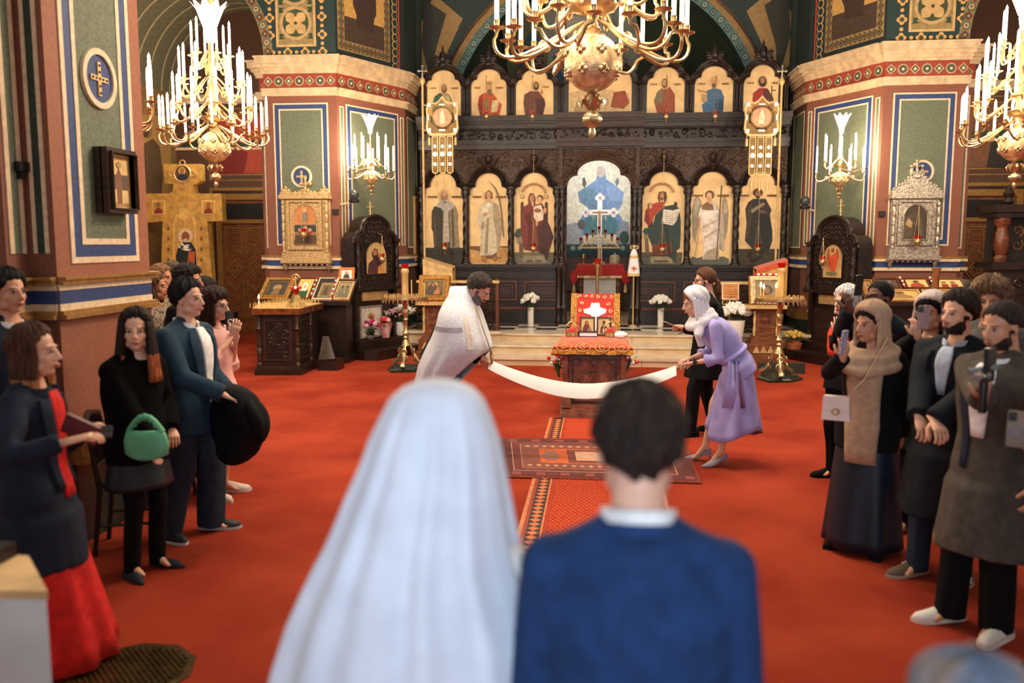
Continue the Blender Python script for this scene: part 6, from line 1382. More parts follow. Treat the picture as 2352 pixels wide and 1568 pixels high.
b = MB();b.loft([ring4(zc - .02,.06,.015),ring4(zc + .03,.055,.015)],0,False,False);b.build('gold_fringe','gold_leaf',cl,0)
fr = Frame((0,YT - .06,0),(1,0,0));MB().prism(fr.uvs([(1374,604),(1384,604),(1384,634),(1374,634)]),fr,0,.02,back=True).build('ribbon','orange_cloth',cl,0)
for px in (1318,1437):
    u = fr.uv(px,640)[0];MB().prism([(u - .06,zc + .14),(u + .06,zc + .14),(u + .09,zc - .06),(u,zc - .16),(u - .09,zc - .06)],fr,-.03,.01,back=True).build('cloth_corner','red_cloth',al,0)
    b = MB();p = fr.P(u,0,0);b.lathe([(.012,zc - .15),(.03,zc - .22),(.045,zc - .34)],(p[0],p[1],0),8);b.build('tassel','gold_leaf',al)
# cross behind and seven branched lamp
Yc = 19.7;fr = Frame((0,Yc,0),(1,0,0));KX = (1290,440,.1531)
t = thing('altar_cross','white and gilt altar crucifix rising over the altar lamps','cross',(fr.uv(1376,600)[0],Yc,zt));
def fk(p): return fr.uvs(p,*KX)
MB().prism(fk([(535,1060),(535,350),(420,350),(420,270),(535,270),(540,150),(610,150),(610,270),(735,270),(735,350),(605,350),(605,1060)]),fr,-.03,.02,back=True).build('cross',mat('white_enamel',(238,226,216),.35,.2),t,0)
for x,y in ((575,95),(365,312),(780,312)):
    c = fk([(x,y)])[0];b = MB()
    for dx,dy in ((.055,0),(-.055,0),(0,.055),(0,-.055)): b.prism(circ(c[0] + dx,c[1] + dy,.055,n=12),fr,-.02,.024,back=True)
    b.prism(circ(c[0],c[1],.06,n=12),fr,-.02,.03,back=True);b.build('trefoil_end','white_enamel' if 0 else MT['white_enamel'],t,0);MB().prism([(c[0] - .045,c[1]),(c[0],c[1] - .045),(c[0] + .045,c[1]),(c[0],c[1] + .045)],fr,.02,.034).build('inlay',flat((206,160,150)),t,0)
mural(fr_off(fr,.02),tr([((190,140,100),[(460,300),(690,300),(690,322),(460,322)]),((206,160,122),[(545,330),(590,330),(585,520),(555,520)]),((206,160,122),'o',570,305,18,24)],*KX),t,'corpus',d=.012)
for s in (-1,1):
    for k in range(4): c = fk([(570 + s * 75,340 + 15 * k)])[0];b = MB();b.tube([fr.P(c[0],c[1],0),fr.P(c[0] + s * .06,c[1] + .06 - .05 * k,0)],[.015,.004],5);b.build('ray',MT['white_enamel'],t)
Yl = 19.45;fr = Frame((0,Yl,0),(1,0,0))
t = thing('seven_branch_lamp','gilt seven branched lamp stand with red glasses on the altar','lamp stand',(fr.uv(1376,605)[0],Yl,zt))
P = fk([(285,805),(565,640),(855,805),(870,850),(275,850)]);b = MB();b.ring(P,offset(P,-.03),fr,-.02,.02);b.build('gable_frame','gold_leaf',t,0)
b = MB();ins = inside(P,-.04)
for u in np.arange(P[0][0],P[2][0],.06):
    for v in np.arange(P[3][1],P[1][1],.055):
        if ins(u,v): b.tube(spiral((u,v),.026,1.1,u * 40,fr,0,1,7),.006,4)
stuff(b.build('filigree','gold_leaf',t,60))
p = fr.P(fr.uv(1376,600)[0],0);b = MB();b.lathe([(.16,zt + .016),(.14,zt + .04),(.05,zt + .1),(.04,P[3][1])],(p[0],p[1],0),12);b.build('foot','gold_leaf',t)
for x,y in ((290,730),(380,670),(470,612),(562,562),(655,612),(755,668),(838,726)):
    c = fr.P(*fk([(x,y)])[0]);b = MB();b.lathe([(.012,-.14),(.02,-.06),(.035,-.02),(.03,-.01)],c,8);b.build('cup','gold_leaf',t);b = MB();b.lathe([(.028,-.015),(.034,.04),(.034,.06)],c,8);b.build('red_glass','red_glass',t)
q = onY(1412,600,YT + .25);b = MB();b.lathe([(.11,0),(.12,.02),(.125,.12),(.11,.19),(.06,.21),(.02,.22),(.01,.27)],(q[0],YT + .25,zt + .016),16);tag(b.build('bishop_mitre',mat('mitre',(206,190,150),.5,.2,var=.2,scale=30,bump=.5),None),'pale domed mitre with a small cross on the altar','mitre')
q = onY(1340,600,YT + .3);b = MB();b.lathe([(.05,0),(.05,.015),(.015,.03),(.02,.1),(.05,.13),(.045,.22),(.02,.23)],(q[0],YT + .3,zt + .016),12);tag(b.build('chalice','gold',None),'small gilt chalice at the left end of the altar','chalice')
# tall brass floor candlestick with red glass, before the altar, with lit tapers
Y = 16.6;q = onY(1372,640,Y);t = thing('floor_candlestick','tall brass candlestick with a red cup before the altar','candlestick',(q[0],Y,PZ));ztp = onY(1372,606,Y)[2]
b = MB();b.lathe([(.14,PZ),(.13,PZ + .04),(.04,PZ + .08),(.03,PZ + .15),(.03,ztp - .08),(.05,ztp - .05),(.05,ztp)],(q[0],Y,0),14);b.build('column','brass',t);b = MB();b.lathe([(.04,ztp),(.075,ztp + .06),(.075,ztp + .1)],(q[0],Y,0),12);b.build('red_glass','red_glass',t)
# ---------------------------------------------------------------- carved wedding table
TY0,TY1 = 9.92,10.95;gx0,gx1 = onZ(1287,958)[0],onZ(1441,958)[0];TZ = onY(1365,806,TY0)[2]
t = thing('carved_table','carved wooden ceremony table with a crossed relief front panel','table',((gx0 + gx1) / 2,(TY0 + TY1) / 2,0));c = (gx0 + gx1) / 2
MB().bx(gx0 + .08,gx1 - .08,TY0 + .08,TY1 - .08,.14,TZ - .06).build('body','wood_table',t,0)
for z0,z1,e in ((0,.05,.01),(.05,.10,-.01),(.10,.15,-.04)): MB().bx(gx0 - e,gx1 + e,TY0 - e,TY1 + e,z0,z1).build('plinth','wood_table',t,0)
for z0,z1,e,mt in ((TZ - .07,TZ - .03,-.03,'wood_dark'),(TZ - .03,TZ,.03,'wood_dark')): MB().bx(gx0 - e,gx1 + e,TY0 - e,TY1 + e,z0,z1).build('table_top',mt,t,0)
for x in (gx0 + .06,gx1 - .06):
    b = MB();b.bx(x - .06,x + .06,TY0 + .0,TY0 + .14,.12,.24);b.build('leg_block','wood_table',t,0)
    b = MB();b.lathe([(.05,.24),(.055,.28),(.035,.32),(.045,.38),(.04,.6),(.05,.66),(.035,.7),(.05,.74),(.055,TZ - .06)],(x,TY0 + .07,0),12,lobes=6,amp=.05);b.build('column','wood_table',t,40)
fr = Frame((c,TY0 + .08,0),(1,0,0));w = (gx1 - gx0) / 2 - .13
MB().ring(rect(-w,w,.17,TZ - .10),rect(-w + .02,w - .02,.19,TZ - .12),fr,0,.02).build('panel_moulding','wood_dark',t,0)
zm = .55;b = MB()
for sx in (-1,1):
    for sz in (-1,1):
        b.tube([fr.P(sx * (w - .02) * k,zm + sz * (.28 * (1 - (1 - k) ** 2) * 1.05),.012) for k in np.linspace(0,1,9)],.014,5)
        b.tube([fr.P(sx * (w - .04),zm + sz * .05,.012),fr.P(sx * .16,zm + sz * .09,.012),fr.P(sx * .06,zm + sz * .26,.012)],.012,5)
b.build('crossed_relief','wood_table',t,60)
for sx in (-1,1):
    for z in (.28,.80,.46): b = MB();b.tube(spiral((sx * .18,z),.055,1.4,1,fr,.006,sx,12),.010,5);b.build('relief_scroll','wood_table',t,60)
b = MB();b.tube([fr.P(0,zm - .12,.01),fr.P(0,zm + .04,.01)],.012,5);b.tube([fr.P(-.07,zm - .04,.01),fr.P(.07,zm - .04,.01)],.012,5);b.build('relief_cross','wood_table',t,60)
# orange cushion cloth with fringe
o0,o1 = onY(1274,795,TY0)[0],onY(1450,795,TY0)[0];n = 56;b = MB()
def tring(z,e,amp):
    P = []
    C4_ = [(o0 - e,TY0 - .06 - e),(o1 + e,TY0 - .06 - e),(o1 + e - .06,TY1 + e),(o0 - e + .06,TY1 + e)]
    for i in range(n): q = i / n * 4;k = int(q);f = q - k;a,d = C4_[k],C4_[(k + 1) % 4];P.append((a[0] + (d[0] - a[0]) * f,a[1] + (d[1] - a[1]) * f + amp * math.sin(i * 1.7),z + amp * .4 * math.sin(i * 2.3)))
    return P
cloth = thing('table_cloth','orange gold fringed cushion cloth on the carved table','cloth',((o0 + o1) / 2,(TY0 + TY1) / 2,TZ))
b.loft([tring(TZ + .002,.0,.006),tring(TZ + .05,.015,.01),tring(TZ + .10,-.05,.008),tring(TZ + .115,-.14,0)]);b.build('cloth','orange_cloth',cloth,60)
b = MB();b.loft([tring(TZ - .03,.03,.012),tring(TZ + .025,.022,.01)],0,False,False);b.build('fringe',mat('fringe',(214,150,56),.7,var=.3,scale=60,bump=.8,bscale=120),cloth,0)
CT = TZ + .118
for k in range(4):
    b = MB();u = o0 + (o1 - o0) * (k + .5) / 4;ft = Frame((u,TY0 - .075,TZ + .05),(1,0,0),(0,.35,1))
    b.tube([ft.P(.085 * math.cos(a),.05 * math.sin(a),.004) for a in np.linspace(0,2 * PI,16)[:-1]],.006,4,closed=True);b.tube(spiral((0,0),.04,1.2,k,ft,.004),.006,4);b.build('brocade_motif','gold_leaf',cloth,60)
# sloped lectern with red embroidered cover, standing on the table
LY = 10.62;l0,l1 = onY(1310,750,LY)[0],onY(1424,750,LY)[0];zlt = onY(1366,674,LY + .28)[2];lc = (l0 + l1) / 2
t = thing('table_lectern','sloped lectern with a red embroidered cover on the ceremony table','lectern',(lc,LY,CT));sl = np.array([0,.28,zlt - CT]);LL = float(np.linalg.norm(sl));fl = Frame((lc,LY,CT),(1,0,0),sl);hw = (l1 - l0) / 2
MB().prism(rect(-hw,hw,0,LL),fl,-.05,0,back=True).build('board','wood_red',t,0)
b = MB();b.add([(l0,LY,CT),(l0,LY + .30,CT),(l0,LY + .30,zlt - .03),(l1,LY,CT),(l1,LY + .30,CT),(l1,LY + .30,zlt - .03)],[(0,1,2),(3,5,4),(0,3,4,1),(1,4,5,2)]);b.build('side_body','wood_red',t,0)
MB().prism(rect(-hw + .06,hw - .06,0,LL - .005),fl,0,.008).build('red_cover','red_cloth',t,0)
for s in (-1,1): MB().prism(rect(min(s * hw,s * (hw - .075)),max(s * hw,s * (hw - .075)),0,LL),fl,0,.012).build('gold_braid','gold_carved',t,0)
for s in (-1,1):
    for k in range(5): b = MB();b.tube(spiral((s * (hw - .11 - .03 * (k % 2)),LL * (.2 + .18 * k)),.028,1.1,k,fl,.01,s,8),.007,4);b.build('embroidery','gold_pale',t,60)
for k in range(4): b = MB();b.tube(spiral((-.12 + .08 * k,LL - .05),.026,1.1,k,fl,.01,1,8),.007,4);b.build('embroidery','gold_pale',t,60)
MB().prism([(-.045,.05),(.045,.05),(.05,.25),(.13,.29),(.14,.34),(.06,.37),(.05,.43),(-.05,.43),(-.07,.36),(-.15,.34),(-.14,.29),(-.05,.26)],fl,.006,.016).build('white_cross_cloth','white',t,0)
for s in (-1,1):
    b = MB();b.ell(fl.P(s * .12,.19,.012),(.05,.012,.06),10,6);b.build('poppy','petal_red',t);b = MB();b.ell(fl.P(s * .12,.16,.022),(.028,.01,.025),8,5);b.build('poppy_heart','black',t)
# two framed icons propped on the cloth
fi = Frame((0,LY - .14,CT),(1,0,0),(0,.16,1));a0 = fi.uv(1331,755)[0];a1 = fi.uv(1367,755)[0];a2 = fi.uv(1370,755)[0];a3 = fi.uv(1404,755)[0]
framed('propped_icon','red framed icon of the mother and child propped on the table',fi,a0,a1,.0,.235,.022,'wood_red','gold_leaf',fig=MOTH((120,44,40)),thick=.02)
framed('propped_icon','red framed icon of a bearded teacher with a book propped on the table',fi,a2,a3,.0,.235,.022,'wood_red','gold_leaf',fig=SAINT((90,62,50)) + [((232,226,214),[(.42,.1),(.72,.1),(.72,.35),(.42,.35)])],thick=.02)
def crown(px,py,lab):
    q = onZ(px,py,CT);x,y = q[0],min(q[1],LY - .19);t = thing('wedding_crown',lab,'crown',(x,y,CT));b = MB();b.lathe([(.085,0),(.09,.005),(.085,.05),(.08,.05),(.08,.005)],(x,y,CT),16);b.build('band','gold',t)
    for k in range(4):
        a = k * PI / 2 + .4;c,s = math.cos(a),math.sin(a);b = MB();b.tube([(x + .085 * c,y + .085 * s,CT + .05),(x + .10 * c,y + .10 * s,CT + .12),(x + .05 * c,y + .05 * s,CT + .17),(x,y,CT + .18)],[.012,.01,.009,.008],6);b.build('arch','gold',t)
        b = MB();b.tube(spiral((0,0),.022,1.1,k,Frame((x + .09 * c,y + .09 * s,CT + .07),(-s,c,0)),0,1,8),.006,4);b.build('ornament','gold',t)
    b = MB();b.ell((x,y,CT + .19),.016,8,6);b.tube([(x,y,CT + .19),(x,y,CT + .26)],.007,5);b.tube([(x - .022,y,CT + .235),(x + .022,y,CT + .235)],.007,5);b.build('cross','gold',t)
    b = MB();b.lathe([(.07,.01),(.075,.05),(.06,.09),(.02,.11)],(x,y,CT),12);b.build('lining','red_cloth',t)
crown(1318,766,'gilt wedding crown at the priest side of the table');crown(1404,768,'gilt wedding crown at the side of the lilac dress')
q = onZ(1352,772,CT);x,y = q[0],q[1];t = thing('prayer_book','thick blue prayer book with pale page edges on the cloth','book',(x,y,CT));MB().bx(x - .12,x + .1,y - .06,y + .1,CT,CT + .008).build('cover','navy',t,0);MB().bx(x - .11,x + .1,y - .055,y + .09,CT + .008,CT + .05).build('pages','paper',t,0);MB().bx(x - .125,x + .1,y - .06,y + .1,CT + .05,CT + .058).build('cover','navy',t,0);MB().bx(x - .128,x - .118,y - .06,y + .1,CT,CT + .058).build('spine','navy',t,0)
q = onZ(1392,764,CT);x,y = q[0],q[1];t = thing('closed_booklet','small red brown booklet lying behind the blue book','book',(x - .1,y,CT));MB().bx(x - .2,x - .05,y - .03,y + .06,CT,CT + .03).build('cover','wood_red',t,0);MB().bx(x - .195,x - .05,y - .034,y + .05,CT + .005,CT + .025).build('pages','paper',t,0)
q = onZ(1424,774,CT);x,y = q[0],q[1];b = MB();rr = random.Random(2)
rings = [[(x + r * math.cos(a) * (1 + .25 * math.sin(3 * a + k)),y + .8 * r * math.sin(a),CT + z) for a in np.linspace(0,2 * PI,13)[:-1]] for k,(r,z) in enumerate(((.075,0),(.085,.02),(.07,.05),(.04,.07)))]
b.loft(rings);tag(b.build('crumpled_napkin','white',None,60),'crumpled white napkin at the corner of the orange cloth','napkin')
def side_bouquet(px,py,s,lab):
    q = onY(px,py,TY0 + .1);t = thing('side_bouquet',lab,'bouquet',q);rr = random.Random(px)
    b = MB();b.tube([(q[0] - s * .06,q[1],q[2] - .2),(q[0],q[1],q[2])],[.015,.03],6);b.build('stem','leaf',t);leaves(t,(q[0] - s * .05,q[1],q[2] - .15),.12,12,.22,px,ln=.07)
    for k in range(12):
        b = MB();b.ell((q[0] + rr.uniform(-.09,.09),q[1] + rr.uniform(-.05,.05),q[2] + rr.uniform(-.09,.10)),.026,8,5);b.build('blossom',('petal_red','petal_white',flat((226,92,60)))[k % 3],t,180)
side_bouquet(1274,828,-1,'red and white flower bunch tied to the table corner on the priest side');side_bouquet(1446,826,1,'white and red flower bunch tied to the table corner on the far side')
# ---------------------------------------------------------------- rugs
fz = Frame((0,0,0),(1,0,0),(0,1,0))
t = thing('runner_carpet','long red runner with a black zigzag border leading to the table','carpet',(0,6,0));ra,rb = -.56,.56
MB().prism(rect(ra,rb,1.2,9.87),fz,0,.006,back=True).build('field',mat('runner_red',(190,70,44),.95,rgb2=(168,52,32),scale=30,bump=.4,bscale=150,spec=.1),t,0)
for s in (-1,1):
    e = lambda a,b_: (min(s * a,s * b_),max(s * a,s * b_))
    for a,b_,mt,h in ((.56,.53,(196,120,70),.008),(.53,.50,(150,50,34),.008),(.50,.40,(26,24,26),.009),(.40,.385,(206,120,70),.0085),(.37,.36,(160,50,30),.008)):
        u0,u1 = e(a,b_);MB().prism(rect(u0,u1,1.2,9.87),fz,.004,h).build('border_stripe',flat(mt),t,0)
    zz = data(MB().prism([(-.045,0),(0,-.045),(.045,0),(0,.045)],fz,0,.0025),'zigzag',flat((206,112,66)),0)
    for y in np.arange(2.6,9.8,.095): o = link('zigzag',zz,t);o.matrix_parent_inverse = Matrix();o.location = (s * .45,y - 6,.009)
b = MB()
for i in range(18):
    for j in range(135): x = -.34 + i * .04 + (.02 if j % 2 else 0);y = 4.4 + j * .04;b.add([(x - .007,y,.0068),(x,y - .01,.0068),(x + .007,y,.0068),(x,y + .01,.0068)],[(0,1,2,3)])
stuff(b.build('dot_pattern',flat((226,128,72)),t,0))
P = [onZ(1135,1097),onZ(1612,1112),onZ(1574,1014),onZ(1128,1007)];P = [p[:2] for p in P]
t = thing('oriental_rug','dark red oriental prayer rug with a central medallion across the runner','rug',(0,8,.006))
def ruv(u,v): return tuple((1 - u) * (1 - v) * P[0] + u * (1 - v) * P[1] + u * v * P[2] + (1 - u) * v * P[3])
def rr_(u0,u1,v0,v1): return [ruv(u0,v0),ruv(u1,v0),ruv(u1,v1),ruv(u0,v1)]
z = .008;MB().prism(rr_(0,1,0,1),fz,.006,z + .006,back=True).build('border',mat('rug_red',(122,48,40),.95,rgb2=(150,78,58),scale=45,bump=.5,bscale=150,spec=.1),t,0);h = z + .006
for (a,b_,c_,d_,col) in ((.015,.985,.03,.97,(92,34,32)),(.10,.90,.14,.86,(196,160,130)),(.104,.896,.148,.852,(112,44,40)),(.145,.855,.2,.8,(180,140,112)),(.149,.851,.207,.793,(134,70,56)),(.24,.76,.32,.68,(204,96,48)),(.38,.62,.34,.66,(120,58,50)),(.42,.58,.39,.61,(222,170,140))):
    h += .0012;MB().prism(rr_(a,b_,c_,d_),fz,.006,h).build('band',flat(col),t,0)
for u in (.28,.31,.68,.72): h += .0003;MB().prism([ruv(u - .035,.5),ruv(u,.36),ruv(u + .035,.5),ruv(u,.64)],fz,.006,h).build('medallion',flat((150,100,86)),t,0)
for k in range(16):
    for v in (.085,.915): MB().prism(rr_(.03 + k * .06,.075 + k * .06,v - .03,v + .03),fz,.006,z + .0085).build('border_block',flat((150,66,56) if k % 2 else (104,38,36)),t,0)
    for v in (.26,.74): MB().prism([ruv(.17 + k * .043,v),ruv(.185 + k * .043,v - .03),ruv(.2 + k * .043,v),ruv(.185 + k * .043,v + .03)],fz,.006,z + .014).build('border_diamond',flat((190,140,110)),t,0)
# floor grate
g = onZ(300,1545);t = thing('floor_grate','round cast iron heating grate set in the carpet','grate',(g[0],g[1],0));b = MB();b.lathe([(.30,0),(.30,.008),(.26,.01),(.26,.004)],(g[0],g[1],0),10);b.build('rim','brass_dark',t,0)
MB().bx(g[0] - .2,g[0] + .2,g[1] - .2,g[1] + .2,.0,.003).build('shadow_pit','black',t,0)
for k in range(-6,7):
    for s in (0,1): b = MB();a = k * .035;L = math.sqrt(max(.01,.26 ** 2 - a * a));b.bx(*( (g[0] + a - .008,g[0] + a + .008,g[1] - L,g[1] + L) if s else (g[0] - L,g[0] + L,g[1] + a - .008,g[1] + a + .008)),.003,.012);b.build('bar','brass_dark',t,0)
# white draped stand at the near left edge
Y = 2.45;q = onY(106,1362,Y);bk = onZ(62,1282,q[2]);t = thing('white_stand','white draped stand with a wooden top near the photographer','stand',(q[0] - .3,Y + .2,0));fq = [(q[0],Y),(bk[0],bk[1]),(bk[0] - .5,bk[1] + .05),(q[0] - .6,Y - .02)]
MB().prism(fq,fz,0,q[2] - .02,back=True).build('drape',mat('white_drape',(206,212,212),.8,var=.05),t,0);MB().prism(offset(fq,.006),fz,q[2] - .02,q[2] + .008,back=True).build('top',mat('pale_wood',(206,170,120),.6,var=.2,scale=4),t,0)
p = onZ(10,1300,q[2]);tag(MB().bx(p[0] - .2,p[0] - .01,p[1] - .1,p[1] + .08,q[2] + .008,q[2] + .06).build('dark_case','black',None,0),'dark case lying on the white draped stand','case')
# ---------------------------------------------------------------- right icon desk and its icons
rx0,rx1 = 4.22,6.0;D0,D1 = 14.05,14.6;zf2 = onY(2080,694,D0)[2];zb_ = onY(2080,641,D1)[2]
desk(rx0,rx1,D0,D1,zb_,zf2,'long dark sloped desk of icons behind the phone taking guests')
sl = np.array([0,D1 - D0,zb_ - zf2]);SL2 = float(np.linalg.norm(sl));fr2 = Frame((0,D0,zf2),(1,0,0),sl)
for k,(a,b_,v0,v1,fm,col,fg,lab) in enumerate((
  (4.24,4.44,.0,.9,'gold_carved',(150,110,70),SAINT((120,60,44)),'broad carved frame icon at the shrine end of the right desk'),
  (4.46,4.86,.5,.98,'wood_red',(92,66,48),SAINT((70,50,44)),'dark brown icon in the upper row of the right desk'),
  (4.92,5.32,.5,.98,'wood_red',(222,186,118),SAINT((160,70,44)),'gold icon with red robe in the upper row of the right desk'),
  (5.38,5.86,.5,.98,'wood_red',(226,196,130),[((150,50,34),[(.2,.1),(.45,.1),(.45,.5),(.2,.5)]),((150,50,34),[(.55,.1),(.8,.1),(.8,.5),(.55,.5)]),((120,90,60),'o',.32,.66,.1,.1),((120,90,60),'o',.66,.66,.1,.1)],'icon of two saints by the brass post on the right desk'),
  (4.46,5.10,.02,.48,'gold_leaf',(214,170,98),SAINT((150,112,70)),'wide pale gold icon in the lower row of the right desk'),
  (5.14,5.86,.02,.48,'gold_leaf',(206,160,92),MOTH((110,70,52)),'second pale gold icon low on the right desk near the post'))):
    framed('framed_icon',lab,fr2,a,b_,SL2 * v0 + .003,SL2 * v1,.035,fm,col,fig=fg,thick=.035,back=.002)
for x,nm in ((4.89,'dark and gold icons'),(5.35,'gold icon and the two saints')): garland(fr2.P(x,SL2 * .5,.05),fr2.P(x,SL2 * .97,.05),'red and white garland between the ' + nm,6)
q = onY(2149,650,13.7);t = thing('brass_post','tall brass candle tube standing before the right icon desk','candlestick',(q[0],13.7,0));zz = onY(2149,614,13.7)[2];b = MB();b.lathe([(.18,0),(.18,.04),(.05,.08),(.04,.2),(.035,.9),(.055,.95),(.05,zz - .06),(.07,zz - .03),(.07,zz)],(q[0],13.7,0),14);b.build('tube','brass',t)
# dark carved throne-like case at the right edge
Y = 14.6;q0 = onY(2296,470,Y);x = q0[0];t = thing('carved_canopy','black carved canopy case with twisted columns in the right bay','canopy case',(x + .7,Y + .3,0));f = Frame((0,Y,0),(1,0,0));zt = q0[2]
for k,(z0,z1,e) in enumerate(((zt - .12,zt,.10),(zt - .2,zt - .12,.05),(1.62,1.74,.08),(0,.2,.1))): MB().bx(x - e,x + 1.4 + e,Y - e,Y + .6,z0,z1).build('cornice' if k < 2 else 'plinth','wood_black',t,0)
MB().bx(x + .05,x + 1.35,Y + .25,Y + .55,.2,zt - .2).build('back','wood_black',t,0);MB().bx(x + .02,x + 1.38,Y,Y + .5,.2,1.62).build('lower_case','wood_black',t,0)
carved_panel(f,x + .05,x + 1.3,.4,1.5,.004,t,'wood_black',.09);carved_panel(Frame((0,Y + .25,0),(1,0,0)),x + .3,x + 1.2,1.9,zt - .3,.004,t,mat('bronze',(120,88,54),.4,.5,var=.3,scale=20,bump=.6),.1)
for xx in (x + .10,x + 1.3): b = MB();h0,h1 = 1.74,zt - .2;b.lathe([(.09,h0),(.11,h0 + .06),(.07,h0 + .12)] + [(.08 + .035 * math.sin(PI * i / 14),h0 + .12 + (h1 - h0 - .3) * i / 14) for i in range(15)] + [(.08,h1 - .16),(.12,h1 - .08),(.12,h1)],(xx,Y + .08,0),14,lobes=4,amp=.07,twist=14);b.build('twisted_column','wood_red',t,50)
b = MB();b.lathe([(.05,0),(.09,.05),(.06,.12),(.09,.18),(.05,.25),(.02,.32)],(x + .2,Y + .15,zt),12);b.build('urn_finial','wood_black',t)
# wall cameras and small boxes
def dome_cam(fr,px,py,lab):
    u,v = fr.uv(px,py,.28);p = fr.P(u,v,.28);t = thing('dome_camera',lab,'camera',p);b = MB();b.ell(p,(.085,.085,.095),16,10);b.build('head',mat('cam_grey',(60,66,66),.25,var=.1),t);b = MB();b.lathe([(.09,-.14),(.095,-.12),(.095,-.09),(.06,-.08)],p,16);b.build('base','plastic_black',t)
    b = MB();q = p - fr.n * 0;b.cyl(p + np.array([0,0,-.13]),fr.P(u - .05,v - .17,0),.016,n=8);b.build('bracket','cream',t);b = MB();b.ell(p + fr.n * .06 + np.array([0,0,.01]),(.035,.035,.035),10,7);b.build('lens','black',t)
dome_cam(FDL,813,447,'grey ball camera on a bracket beside the left small chandelier');dome_cam(FDR,1849,462,'grey ball camera on a bracket beside the right small chandelier')
for fr,px,py,lab in ((FFL,777,486,'black switch box at the corner of the left pier'),(FFR,2006,491,'black switch box at the corner of the right pier')):
    u,v = fr.uv(px,py);u = min(max(u,.06),PX0 - PX1 - .06);tag(MB().prism(rect(u - .05,u + .05,v - .045,v + .045),fr,.0,.06,back=True).build('switch_box','plastic_black',None,0),lab,'switch box')
# ---------------------------------------------------------------- bentwood chairs
def chair(x,y,rz,lab):
    t = thing('wooden_chair',lab,'chair',(x,y,0));t['loc_frame'] = 1;t.rotation_euler = (0,0,rz)
    b = MB();b.lathe([(.20,.44),(.21,.455),(.20,.47)],(0,0,0),20);b.build('seat','wood_black',t)
    for sx in (-1,1):
        b = MB();b.tube([(sx * .15,.15,.44),(sx * .18,.19,0)],[.018,.014],8);b.build('leg','wood_black',t)
        b = MB();b.tube([(sx * .17,-.22,0),(sx * .17,-.17,.44),(sx * .18,-.20,.7),(sx * .16,-.24,.9)],[.015,.018,.016,.016],8);b.build('leg','wood_black',t)
    b = MB();b.tube([(-.16,-.24,.9),(0,-.26,.93),(.16,-.24,.9)],.022,8);b.build('back_rail','wood_black',t);b = MB();b.tube([(-.17,-.19,.58),(0,-.205,.58),(.17,-.19,.58)],.014,8);b.build('back_rail','wood_black',t)
    for k in range(-2,3): b = MB();b.tube([(k * .055,-.205,.58),(k * .055,-.245,.91)],.009,6);b.build('back_slat','wood_black',t)
    b = MB();b.tube([(-.15,.16,.2),(.15,.16,.2)],.01,6);b.tube([(-.16,.165,.2),(-.165,-.2,.2)],.01,6);b.tube([(.16,.165,.2),(.165,-.2,.2)],.01,6);b.build('stretcher','wood_black',t)
chair(-3.12,5.34,-PI / 2 + .3,'black bentwood chair behind the woman with the green bag')
q = onZ(468,1150);chair(q[0] - .34,q[1] + .34,-PI / 2,'black bentwood chair half hidden beside the woman in pink')
# ================================================================ people
QUEUE = []
def remesh(mb,voxel,it,name,mats,parent,post=None,dec=None):
    QUEUE.append((mb,voxel,it,name,mats,parent,post,dec))
def flush():
    tmp = []
    for mb,vx,it,name,mats,parent,post,dec in QUEUE:
        me = mb.mesh(name,mats);o = bpy.data.objects.new(name,me);COL.objects.link(o)
        r = o.modifiers.new('r','REMESH');r.mode = 'VOXEL';r.voxel_size = vx
        if it: s = o.modifiers.new('s','SMOOTH');s.factor = .5;s.iterations = it
        if dec: d = o.modifiers.new('d','DECIMATE');d.ratio = dec
        tmp.append(o)
    bpy.context.view_layer.update();dg = bpy.context.evaluated_depsgraph_get();out = []
    for o,(mb,vx,it,name,mats,parent,post,dec) in zip(tmp,QUEUE):
        me = bpy.data.meshes.new_from_object(o.evaluated_get(dg),depsgraph=dg);me.name = name
        v = np.empty(len(me.vertices) * 3);me.vertices.foreach_get('co',v);v = v.reshape(-1,3)
        if post is not None: v = post(v)
        me.vertices.foreach_set('co',v.ravel());me.update()
        me.polygons.foreach_set('use_smooth',[True] * len(me.polygons))
        out.append((me,name,parent))
    for o in tmp: m_ = o.data;bpy.data.objects.remove(o);bpy.data.meshes.remove(m_)
    QUEUE.clear();res = []
    for me,name,parent in out:
        if parent is None: res.append(me)
        elif isinstance(parent,MB):     # append to a body builder
            v = np.empty(len(me.vertices) * 3);me.vertices.foreach_get('co',v);parent.add(v.reshape(-1,3),[tuple(p.vertices) for p in me.polygons])
        else: o = link(name,me);o.parent = parent
    return res
def wrinkle(amp=.006,k=18.,seed=0,vert=1.):
    r = np.random.RandomState(seed);D = r.normal(size=(5,3)) * np.array([1,1,.45 * vert]) * k;ph = r.uniform(0,6,5);N = r.normal(size=(5,3));N[:,2] *= .3
    def f(v):
        d = sum(np.outer(np.sin(v @ D[i] + ph[i] + 1.5 * np.sin(v @ D[i - 1] * .5)),N[i]) for i in range(5));return v + amp * d / 2
    return f
